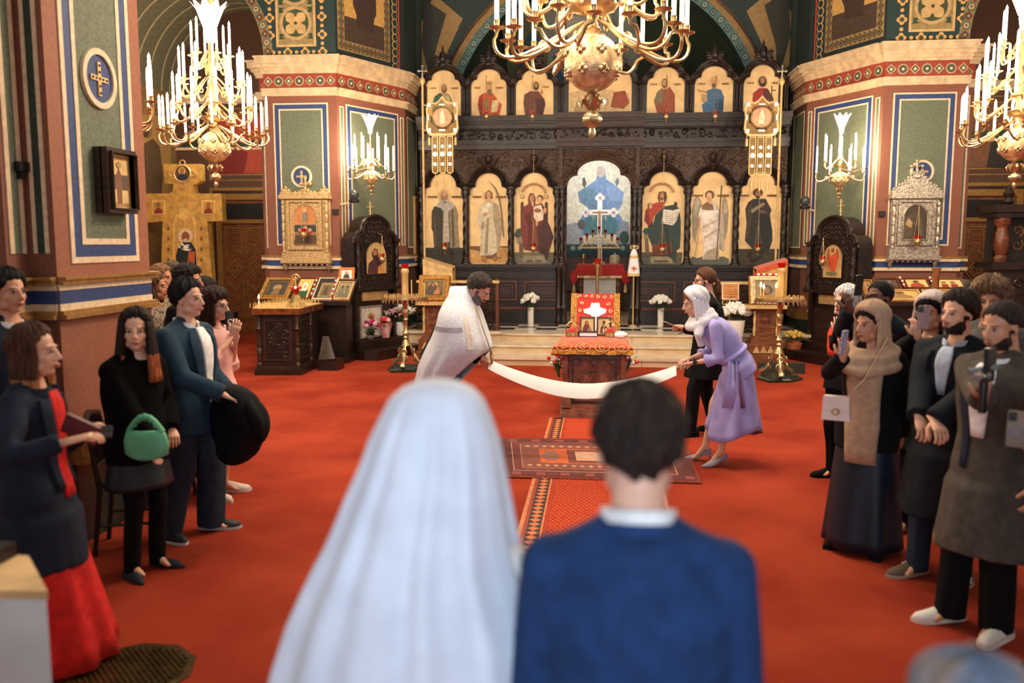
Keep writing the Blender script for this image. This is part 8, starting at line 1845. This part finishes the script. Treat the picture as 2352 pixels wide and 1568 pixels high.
b = MB();b.loft(rg,0,False,False);o = b.build('chasuble',BRO,None,180);o.parent = P.root;sd = o.modifiers.new('s','SOLIDIFY');sd.thickness = .008;sd.offset = 0
yc = np.array([0,.1,0]);b = MB();b.loft([[(yc + (np.array(rg[9][j]) * (1 - t) + np.array(rg[10][j]) * t - yc) * np.array([1.02,1.03,1])) for j in list(range(n // 2,n)) + list(range(0,6))] for t in (.1,.6)],0,False,False,closed=False);o = b.build('silver_braid',mat('braid',(170,164,172),.5,.3,var=.2,scale=60),None,60);o.parent = P.root
b = MB();b.loft([[(yc + (np.array(rg[k][j]) - yc) * np.array([1.02,1.02,1])) for k in range(7,14)] for j in (6,8)],0,False,False,closed=False);o = b.build('embroidered_band',mat('orphrey',(214,190,150),.5,.2,rgb2=(226,220,216),scale=50),None,60);o.parent = P.root
b = MB();b.tube([(.08,.26,1.46),(.13,.33,1.3),(.13,.395,1.12),(.10,.42,1.02)],.006,5);b.tube([(.10,.42,1.03),(.09,.425,.90)],.013,5);b.tube([(.07,.43,.97),(.12,.42,.97)],.012,5);o = b.build('pectoral_cross','gold',None);o.parent = P.root
# ---- woman in the lilac dress
YW = 7.95;LIL = cloth('lilac',(168,160,214),scale=8,var=.06);hw1 = Wp(1563,848,YW - .12);hw2 = Wp(1556,838,YW + .12)
P = pp('woman in a lilac dress and white headscarf bending to hold the cloth',1612,664,YW,92,xoff=.20,dz=.09,f=1,lean=35,hp=-14,hair=(150,92,56),skin=LT_,heel=.07,hands={-1: dict(p=hw1 + np.array([.10,0,.06]),curl=.8,hint=(-.4,-.5,-.8)),1: dict(p=hw2 + np.array([.10,0,.06]),curl=.8,hint=(.4,-.5,-.8))},feet=(.09,.0,.09,.12),wide=1.08)
P.face();P.hairshell(.012,.062,.02,-.02,-.07,.003);SCW = mat('lace',(228,226,230),.7,rgb2=(214,210,216),scale=30,bump=.08);P.hairshell(.024,.095,.052,-.03,-.11,.003,7,SCW,'headscarf');P.curtain(-.20,70,.10,.12,.10,SCW,'scarf_drape',.016,5,.006)
b = MB();c = P.neck
for rr_,zz,r in ((.085,.02,.035),(.11,-.03,.045)): b.tube([c + np.array([rr_ * 1.1 * math.cos(a),rr_ * math.sin(a) + .03,zz - .05 * math.sin(a)]) for a in np.linspace(0,2 * PI,22)[:-1]],r,8,closed=True)
b.tube([c + np.array([-.10,.05,0]),c + np.array([-.13,.08,-.13]),c + np.array([-.10,.05,-.25])],[.04,.05,.03],8)
remesh(b,.012,2,'scarf_wrap',[SCW],P.root,wrinkle(.008,30,4));P.top(LIL,-.12,.018,.72,'dress_top',slw=1.15,cuff=.03);P.skirt(LIL,.30,.25,.25,.10,'dress_skirt',7,.07,mo=(0,.02),hemwave=.06)
b = MB();b.tube([p for p in P.ringt(.11,.03)],.022 * P.k,8,closed=True);o = b.build('belt',LIL,None);o.parent = P.root
b = MB();h0 = P.hip + np.array([-.17,.06,.05]);b.loft([[h0 + np.array([-.012 - .03 * t + d,(.10 + .10 * t) * (j / 9 - .5) + .012 * math.sin(j * 2.2),-.42 * t]) for j in range(10)] + [h0 + np.array([.008 - .03 * t,(.10 + .10 * t) * (j / 9 - .5),-.42 * t]) for j in range(9,-1,-1)] for t,d in ((0,0),(.3,-.01),(.6,-.015),(1,-.01))]);o = b.build('dress_ruffle',LIL,None,180);o.parent = P.root
P.shoes(mat('suede',(150,146,156),.8),'heel');S,E,W,tg = P.arm[-1];b = MB();d = nrm(W - E);u,v = perp(d);b.tube([W - d * .03 + .032 * (math.cos(a) * u + math.sin(a) * v) for a in np.linspace(0,2 * PI,15)[:-1]],.007,6,closed=True);o = b.build('watch_strap','black',None);o.parent = P.root;b = MB();b.ell(W - d * .03 + np.array([-.036,-.0,.01]),(.006,.016,.018),8,6);o = b.build('watch_face','plastic_black',None);o.parent = P.root
# ---- the long white cloth between them
b = MB();n = 26;rings = [];A0 = hd + np.array([-.03,.03,.0]);A1 = hw1 + np.array([-.03,.08,-.02])
for i in range(n + 1):
    t = i / n;c = A0 + (A1 - A0) * t;c[2] -= .62 * .36 * math.sin(PI * t) ** .9;w = .04 + .022 * math.sin(PI * t);rings.append([c + np.array([0,dy,dz + .004 * math.sin(9 * t)]) for dy,dz in ((-w,-w * 1.1),(-w * .98,-w * 1.02),(w,w * .95),(w,w * .82))])
b.loft(rings);tag(b.build('white_cloth','paper',None,60),'long white cloth strip sagging between the priest and the lilac woman','cloth')
# ---- reader in black with glasses
YG = 9.2;hp_ = Wp(1566,752,YG - .05)
P = pp('man in black with glasses and a ponytail reading from a paper',1616,614,YG,96,xoff=.05,hair=(96,62,40),skin=(214,158,130),hp=-6,hands={-1: dict(p=hp_ + np.array([.04,0,-.01]),curl=.6,back=(0,-.6,.5)),1: dict(p=hp_ + np.array([.02,.14,0]),curl=.6)},feet=(.1,.16,.1,-.16))
P.face(glasses=True);P.hairshell(.010,.072,.035,-.01,-.08,.002,20);P.beard(None,.5);P.top(BLACK,-.1,.03,1.,'cassock_jacket',skirt=.62,fl=.03);P.trousers(BLACK);P.shoes(BLACK);P.collar(WHITE,.98,.03,'shirt_collar',dz=-.01)
b = MB();b.tube([(0,-.11,.0),(0,-.135,-.03),(0,-.13,-.10),(0,-.115,-.17)],[.022,.03,.026,.008],8);P.put('ponytail',data(b,'ponytail',P.hair,180),Matrix())
fr = Frame(hp_ + np.array([-.09,.06,.02]),(.25,-1,0),(-1,-.25,.45));b = MB();b.prism(rect(-.10,.10,-.06,.10),fr,0,.003,back=True);tag(b.build('reading_paper','paper',None,0),'white sheet held by the reader in black','paper')
# ================= guests on the left
P = pp('woman in a long red dress and navy coat with long brown hair',58,747,3.76,-78,f=1,hair=(74,46,30),skin=LT_,hy=-2,hands={1: dict(p=Wp(168,1010,3.55),curl=.6,back=(.3,-.8,.3)),-1: dict(p=Wp(205,985,3.85),curl=.6)})
P.face();P.hairshell(.014,.090,.05,-.03,-.09,.004,18);P.curtain(-.27,58,.088,.10,.085,None,'long_hair',.03,3,.005,0,hair_mat((168,108,66)));P.skirt(RED,.03,.30,.27,.50 - .05,'red_dress',9,.06,mo=(0,.06));P.top(NAVY,-.1,.045,.9,'coat',skirt=.50,fl=.07,slw=1.15,mo=-.05);P.patch(RED,-.05,.49,14,22,.055,'dress_front');P.collar(NAVY,1.5,.03,'coat_collar',op=.5);P.shoes(mat('silver_shoe',(190,170,160),.4,.4))
P.patch(NAVY,.0,.46,6,10,.062,'lapel',c0=-20,c1=-34);P.patch(NAVY,.0,.46,6,10,.062,'lapel',c0=20,c1=34)
q = Wp(186,985,3.66);b = MB();b.bx(-.085,.085,-.012,.012,-.045,.045,0,np.array(Matrix.Translation(q) @ Matrix.Rotation(.4,4,'Y')));tag(b.build('maroon_purse',mat('maroon',(96,26,34),.5),None,0),'maroon leather purse in the hands of the woman in red','purse')
phone('black phone held by the woman in the red dress',Wp(218,992,3.72),(.3,-.5,.8),(1,.2,.3))
P = pp('smiling woman in a black fur jacket with dark hair and copper ends',300,712,4.9,-112,f=1,hair=(38,24,20),skin=LT_,hy=-42,hands={1: dict(p=Wp(362,1020,4.72),curl=.7,back=(.3,-.8,.2),dir=(.2,-.1,-1)),-1: dict(p=Wp(395,985,5.0),curl=.7)})
P.face();P.hairshell(.016,.092,.05,-.03,-.10,.004,16);P.curtain(-.30,46,.094,.13,.11,None,'long_hair',.035,6,.006,.02,hair_mat((150,80,40)));P.top(FUR,-.16,.05,1.,'fur_jacket',slw=1.35,fold=.006);P.skirt(cloth('sequin',(20,28,38),.5,var=.5,scale=90,spec=.4),.56,.21,.18,.1,'sequin_skirt',5,.02);P.trousers(BLACK,.004,'tights',.001);P.shoes(mat('navy_suede',(22,30,44),.8),'heel')
q = Wp(336,1018,4.66);t = thing('green_bag','mint green handbag with a ruffled handle in the hand of the woman in fur','handbag',q);b = MB();b.loft([[q + np.array([w * math.cos(a),-.04 * math.sin(a) * (1 if w > .05 else .5),z + .01 * math.cos(2 * a)]) for a in np.linspace(0,2 * PI,19)[:-1]] for z,w in ((-.085,.11),(-.07,.135),(0,.14),(.05,.125),(.075,.10))]);b.build('body',mat('mint',(96,176,132),.5,var=.1),t,180)
b = MB();P_ = [q + np.array([-.11 + .22 * k / 16,.0,.06 + .10 * math.sin(PI * k / 16) + .006 * (-1) ** k]) for k in range(17)];b.tube(P_,[.016 + .006 * (k % 2) for k in range(17)],7);b.build('ruffled_handle',MT['mint'],t,180)
YB = 5.58;P = pp('tall young man in a teal blazer and white shirt with a coat over his arm',418,640,YB,-95,hair=(22,18,18),skin=(220,166,138),hy=-4,wide=1.18,hands={1: dict(p=Wp(512,905,YB - .22),curl=.6),-1: dict(p=Wp(520,895,YB + .12),curl=.6)},feet=(.12,.06,.12,-.12))
TEAL = cloth('teal',(34,58,76),bump=.35,bscale=180);P.face();P.hairshell(.015,.084,.045,.005,-.07,.007,9,seed=3);P.trousers(JEAN,.03,wide=1.1);P.top(TEAL,-.2,.035,1.,'blazer',slw=1.15);P.patch(WHITE,-.02,.50,7,16,.046,'shirt_front',c0=6,c1=0);P.collar(WHITE,1.12,.05,'shirt_collar',op=.35);P.patch(TEAL,.02,.48,5,9,.056,'lapel',c0=-13,c1=-30);P.patch(TEAL,.02,.48,5,9,.056,'lapel',c0=22,c1=30);P.shoes(mat('sneaker_navy',(20,24,34),.6),sole=mat('sole_white',(196,192,190),.7))
q = Wp(540,930,YB - .05);b = MB()
for dx,dz,rx,ry,rz in ((-.02,.07,.15,.16,.08),(.04,-.02,.15,.15,.15),(.10,-.12,.14,.14,.18),(.02,-.20,.16,.13,.2),(-.08,-.12,.12,.12,.22),(-.02,-.30,.14,.12,.12)): b.ell(q + np.array([dx,0,dz]),(rx,ry,rz),16,10)
co = thing('folded_coat','black coat folded over the arm of the man in the teal blazer','coat',q - np.array([0,0,.4]));co['loc_frame'] = 1
for v in b.V: v -= (q - np.array([0,0,.4]))
remesh(b,.014,2,'coat_folds',[BLACK],co,wrinkle(.035,14,5,.5));b = MB();l = q - np.array([0,0,.4]);b.tube([q - l + np.array([.13,-.12,.05]),q - l + np.array([.2,-.13,-.08]),q - l + np.array([.22,-.10,-.22])],[.04,.05,.03],8);o = b.build('hanging_sleeve',BLACK,None,180);o.parent = co
PINK = cloth('pink',(222,170,162),var=.06);YK = 6.5;P = pp('woman in a pink blouse and glasses filming with a phone',484,664,YK,-92,f=1,hair=(52,32,26),skin=LT_,hp=-4,hy=-8,wide=1.12,hands={1: dict(p=Wp(536,770,YK - .16),curl=.6,dir=(.1,.4,.9),back=(.8,.5,0)),-1: dict(p=Wp(540,790,YK + .02),curl=.7,dir=(0,.3,.9),back=(-.6,.6,0))})
P.face(glasses=True);P.hairshell(.022,.060,.022,-.03,-.09,.006,12);P.curtain(-.15,58,.094,.105,.10,None,'bob_hair',.035,4,.008);P.top(PINK,-.14,.035,.62,'blouse',slw=1.25,fold=.008);P.skirt(PINK,.40,.27,.25,.1,'skirt',10,.05);P.shoes(mat('cream_shoe',(214,196,178),.6));P.collar(PINK,1.2,.03,'blouse_collar',op=.5)
b = MB()
for k in range(46): a = 2 * PI * k / 46;b.tube([(.26 * math.cos(a),.24 * math.sin(a),.42),(.265 * math.cos(a),.245 * math.sin(a),.33)],[.006,.003],4)
o = stuff(b.build('skirt_fringe',PINK,None));o.parent = P.root
phone('black phone with a white ring held up by the woman in pink',Wp(528,736,YK - .12),(.9,-.42,.05),(0,0,1),ring=WHITE)
def extra(lab,px,pt,Y,face,coat,hair,f=0,skin=DK,hy=0,hp=0,long=None,hk=None,beard=0.,glasses=False,wide=1.,hands=None,coatlen=.8,feet=(.1,.02,.1,-.02),shoe=None,xoff=0):
    P = pp(lab,px,pt + 3,Y,face,f=f,hair=hair,skin=skin,hy=hy,hp=hp,wide=wide,hands=hands,feet=feet,xoff=xoff);P.face(glasses=glasses)
    P.hairshell(**(hk or dict(th=.014)));
    if long: P.curtain(*long)
    if beard: P.beard(None,beard)
    P.top(coat,-.1,.03,1.,'coat',skirt=coatlen,fl=.03,slw=1.1,vox=.015);P.trousers(JEAN if not f else BLACK);P.shoes(shoe or BLACK);return P
GREY = cloth('grey',(96,92,90),bump=.3,bscale=120)
P = extra('man in a dark suit and white shirt against the shaded pier',4,612,4.75,-100,NAVY,(26,20,18),hy=-10,hk=dict(th=.016,front=.08),skin=(206,150,122));P.patch(WHITE,.05,.5,8,18,.045,'shirt_front');P.collar(WHITE,1.08,.045,'shirt_collar',op=.3)
extra('dark haired man behind the man in the teal blazer',424,607,7.2,-88,BLACK,(26,18,16),hk=dict(th=.026,front=.075,rough=.006));extra('dark haired youth looking down between the blazer and the pink blouse',464,638,7.9,-98,GREY,(24,18,16),hk=dict(th=.022,front=.06),hp=-10)
extra('short haired man before the gilded cross',390,596,9.3,-86,GREY,(74,54,42),hk=dict(th=.010));extra('fair haired woman behind the near pier edge',362,604,8.35,-90,cloth('tweed',(140,120,96),var=.3,scale=40),(120,86,58),f=1,hk=dict(th=.014),long=(-.16,66,.088,.10,.09));extra('woman in a patterned wrap at the near pier edge',346,622,7.5,-80,cloth('pattern',(126,112,98),var=.5,scale=30),(92,62,42),f=1,hk=dict(th=.014),long=(-.14,66,.088,.10,.09))
# ================= guests on the right
TAN = cloth('tan',(176,142,114),bump=.3,bscale=120,var=.08);YS = 5.78;P = pp('woman in a long tan headscarf and navy skirt holding a phone',2006,706,YS,142,f=1,hair=(22,16,15),skin=(190,130,98),hy=-22,hp=-5,wide=1.08,heel=.05,hands={1: dict(p=Wp(1936,822,YS - .30),curl=.6,dir=(-.1,.1,1),back=(-.6,.8,0),loc=0),-1: dict(p=Wp(2070,1000,YS - .05),curl=.5)})
P.face();P.hairshell(.016,.066,.026,-.03,-.09,.003,14);P.hairshell(.028,.088,.058,-.05,-.12,.002,5,TAN,'headscarf');P.curtain(-.2,66,.104,.12,.11,TAN,'scarf_drape',.02,5,.005);P.top(BLACK,-.2,.04,1.,'jacket',slw=1.25);P.skirt(cloth('satin_navy',(16,24,38),.5,spec=.35),.04,.25,.24,.1,'satin_skirt',6,.05);P.shoes(BLACK);P.patch(TAN,-.28,.44,26,34,.065,'scarf_panel',c0=8,c1=4)
b = MB();c = P.neck
for rr_,zz,r in ((.09,.0,.035),(.125,-.05,.045),(.15,-.11,.04)): b.tube([c + np.array([rr_ * 1.15 * math.cos(a),rr_ * .95 * math.sin(a) + .02,zz - .045 * math.sin(a)]) for a in np.linspace(0,2 * PI,22)[:-1]],r,8,closed=True)
remesh(b,.012,1,'scarf_wrap',[TAN],P.root,wrinkle(.010,28,4))
q = Wp(1921,935,YS - .28);t = thing('white_handbag','white flap handbag with a gold clasp on the tan scarf woman','handbag',q);fr = Frame(q,(.9,-.35,0));MB().prism([(-.085,-.08),(.085,-.08),(.075,.07),(-.075,.07)],fr,-.05,.03,back=True).build('bag',mat('white_leather',(222,202,188),.45,var=.04),t,0);MB().prism([(-.08,-.012),(.08,-.012),(.077,.074),(-.077,.074)],fr,.03,.038,back=True).build('flap',MT['white_leather'],t,0);b = MB();b.tube([fr.P(.02 * math.cos(a),-.02 + .02 * math.sin(a),.042) for a in np.linspace(0,2 * PI,12)[:-1]],.005,5,closed=True);b.build('clasp','gold',t);b = MB();b.tube([fr.P(.06,.07,0),Wp(1985,872,YS - .24),Wp(2040,775,YS - .20)],.005,5);b.build('strap',TAN,t)
phone('phone in a floral case held by the tan scarf woman',Wp(1938,786,YS - .34),(-.75,.62,.1),(0,0,1),case=mat('floral_case',(206,196,206),.4,rgb2=(110,104,140),scale=60))
YD = 6.8;P = extra('man in a dark suit raising a black phone with both hands',2030,640,YD,118,cloth('dark_teal',(22,32,42)),(18,14,13),skin=(112,74,56),hk=dict(th=.006,front=.078,rough=.001),beard=.3,hands={1: dict(p=Wp(1952,712,YD - .22),curl=.7,dir=(-.1,.3,1),back=(-.7,0,.2)),-1: dict(p=Wp(1998,708,YD - .42),curl=.7,dir=(-.2,.3,1),back=(.6,0,.2))},hy=4);P.collar(WHITE,1.1,.05,'shirt_collar')
phone('black phone raised high by the man in the dark suit',Wp(1973,655,YD - .36),(-.55,.8,.1),(0,0,1),ring=mat('ring_dark',(40,44,44),.4))
P = extra('white haired woman in a red wrap behind the raised phones',1952,655,7.5,120,BLACK,(222,214,208),f=1,skin=LT_,hk=dict(th=.02),long=(-.1,70,.09,.095,.09),hands={1: dict(p=Wp(1926,762,7.2),curl=.6,dir=(.05,0,1),back=(-.7,.6,0)),-1: dict(p=Wp(1985,800,7.2),curl=.5)});P.patch(cloth('red_wrap',(206,62,40)),.2,.52,40,40,.05,'red_wrap')
phone('dark phone in the thin raised hand beside the lilies',Wp(1938,700,7.16),(-.6,.75,.1),(0,0,1))
YH = 6.15;SW = cloth('pale_scarf',(206,190,182),var=.05);P = pp('dark haired woman in a pale headscarf filming with a glittery phone',2142,676,YH,150,f=1,hair=(18,14,14),skin=(206,152,124),hy=-12,hands={1: dict(p=Wp(2106,775,YH - .34),curl=.6,dir=(.05,.0,1),back=(-.7,.6,0)),-1: dict(p=Wp(2160,790,YH - .36),curl=.8)})
P.face();P.hairshell(.018,.066,.022,-.03,-.09,.003,14);P.hairshell(.028,.09,.068,-.05,-.12,.002,5,SW,'headscarf');P.curtain(-.22,80,.104,.13,.12,SW,'scarf_drape',.02,5,.005);P.top(BLACK,-.1,.03,1.,'coat',skirt=.62,fl=.05,slw=1.1);P.trousers(BLACK,.004,'tights',.001);P.shoes(mat('gold_shoe',(190,150,90),.4,.5));phone('glittery rose phone held by the woman in the pale headscarf',Wp(2122,728,YH - .36),(-.4,-.9,0),(0,0,1),case=mat('glitter',(170,136,130),.35,.4,rgb2=(120,92,90),scale=120))
YN = 5.3;COAT = cloth('coat_navy',(15,20,28),bump=.3,bscale=140);P = pp('bearded man in a long navy coat with clasped hands',2212,668,YN,128,hair=(40,26,20),skin=(222,164,132),hy=-8,wide=1.1,hands={1: dict(p=Wp(2108,985,YN - .30),curl=.7,dir=(-.5,.3,-.6)),-1: dict(p=Wp(2122,990,YN - .40),curl=.7,dir=(-.7,.4,-.5))},feet=(.10,.02,.12,.10))
P.face();P.hairshell(.020,.082,.045,.01,-.06,.003,16);P.beard(None,.9);P.trousers(JEAN);P.top(COAT,-.1,.05,1.,'long_coat',skirt=.42,fl=.07,slw=1.25);P.patch(cloth('blue_shirt',(176,186,206)),.22,.5,5,14,.056,'shirt_front');P.patch(COAT,.1,.47,7,12,.068,'lapel',c0=-20,c1=-36);P.patch(COAT,.1,.47,7,12,.068,'lapel',c0=20,c1=36);P.collar(MT['cloth_blue_shirt'],1.12,.05,'shirt_collar',op=.35);P.shoes(mat('brown_suede',(104,84,66),.85,bump=.3),sole=mat('sole_tan',(170,150,126),.7),name='sneaker')
for o in [c for c in P.root.children if c.name.startswith('sneaker')]:
    q = 1 if np.mean([v.co.x for v in o.data.vertices]) > 0 else -1;A = P.leg[q][2]
    for sd in (-1,1): b = MB();fr = Frame(np.array([A[0] + q * .03 + sd * .043,A[1] + .03,.05]),(0,sd,0));b.prism([(-.022,-.018),(-.012,-.018),(-.008,.008),(.008,-.018),(.022,-.018),(.022,.018),(.012,.018),(.008,-.008),(-.008,.018),(-.022,.018)],fr,-.02,.004);b.build('side_letter','white',o,0)
extra('curly haired person behind the bearded man',2278,648,6.5,150,GREY,(112,84,62),hk=dict(th=.045,front=.07,rough=.012,lobes=17,vol=(1.08,1.05,1.02)))
YM = 4.62;OLIVE = cloth('olive',(74,66,58),bump=.4,bscale=100);P = pp('man in a brown overcoat holding a camera gimbal',2316,690,YM,118,hair=(46,34,28),skin=(196,140,108),hp=-10,wide=1.1,hands={1: dict(p=Wp(2262,925,YM - .38),curl=.9,dir=(-.3,.2,.9),back=(-.7,0,.3))},feet=(.10,.05,.12,.12))
P.face();P.hairshell(.006,.078,.036,.005,-.06,.001,20);P.beard(None,.4);P.trousers(BLACK,.03);P.top(OLIVE,-.1,.05,1.,'overcoat',skirt=.45,fl=.06,slw=1.25);P.patch(WHITE,.12,.5,9,20,.058,'shirt_front');P.patch(NAVY,-.05,.42,5,8,.062,'waistcoat',c0=-14,c1=-22);P.collar(WHITE,1.12,.045,'shirt_collar',op=.35);P.shoes(mat('white_sneaker',(226,218,206),.6),sole=mat('sole_cream',(216,204,186),.7),name='sneaker')
q = Wp(2258,900,YM - .46);t = thing('camera_gimbal','black phone gimbal with a grey arm held by the man in the overcoat','gimbal',q);b = MB();b.cyl(q + np.array([0,0,-.10]),q + np.array([0,0,.06]),.018,.02,12);b.build('grip','plastic_black',t);b = MB();b.tube([q + np.array([0,0,.06]),q + np.array([-.04,0,.07]),q + np.array([-.07,.0,.10]),q + np.array([.06,.0,.12])],.013,8);b.build('arm',mat('gimbal_grey',(120,120,122),.4),t);b = MB();b.ell(q + np.array([0,-.01,.08]),(.028,.028,.022),10,8);b.build('motor','silver',t);MB().bx(-.045,.045,-.01,.01,-.08,.08,0,np.array(Matrix.Translation(q + np.array([.02,0,.13])) @ Matrix.Rotation(.8,4,'Z'))).build('phone_mount','plastic_black',t,0)
YE = 4.0;P = extra('guest at the right edge reaching in with a phone',2560,700,YE,100,BLACK,(40,28,22),hands={1: dict(p=Wp(2352,1040,YE - .25),curl=.7,dir=(-.5,.1,.8),back=(-.5,-.5,0)),-1: dict(p=Wp(2370,1100,YE - .35),curl=.15,dir=(-1,.1,-.1),back=(0,-.8,.5),spread=.25,thumb=.0)});phone('phone with a round charging coil at the right edge',Wp(2336,985,YE - .30),(-.5,-.8,.1),(0,0,1),ring=mat('coil',(70,90,130),.4),case=mat('coil_case',(120,100,84),.4))
# out of focus guest close to the lens at the lower right
P = pp('out of focus guest in a blue grey patterned headscarf close to the lens',2262,1568,1.30,20,f=1,hair=(90,76,66));SCB = cloth('scarf_blue',(96,112,136),rgb2=(176,150,124),scale=9);P.hairshell(.02,.09,.06,-.05,-.12,.004,5,SCB,'headscarf');P.curtain(-.2,60,.10,.15,.13,SCB,'scarf_drape',.02,5,.006);P.face();P.top(cloth('tan_coat',(150,124,100)),-.1,.04,1.,'coat',skirt=.4)
flush()
for P in PEOPLE: P.finish()
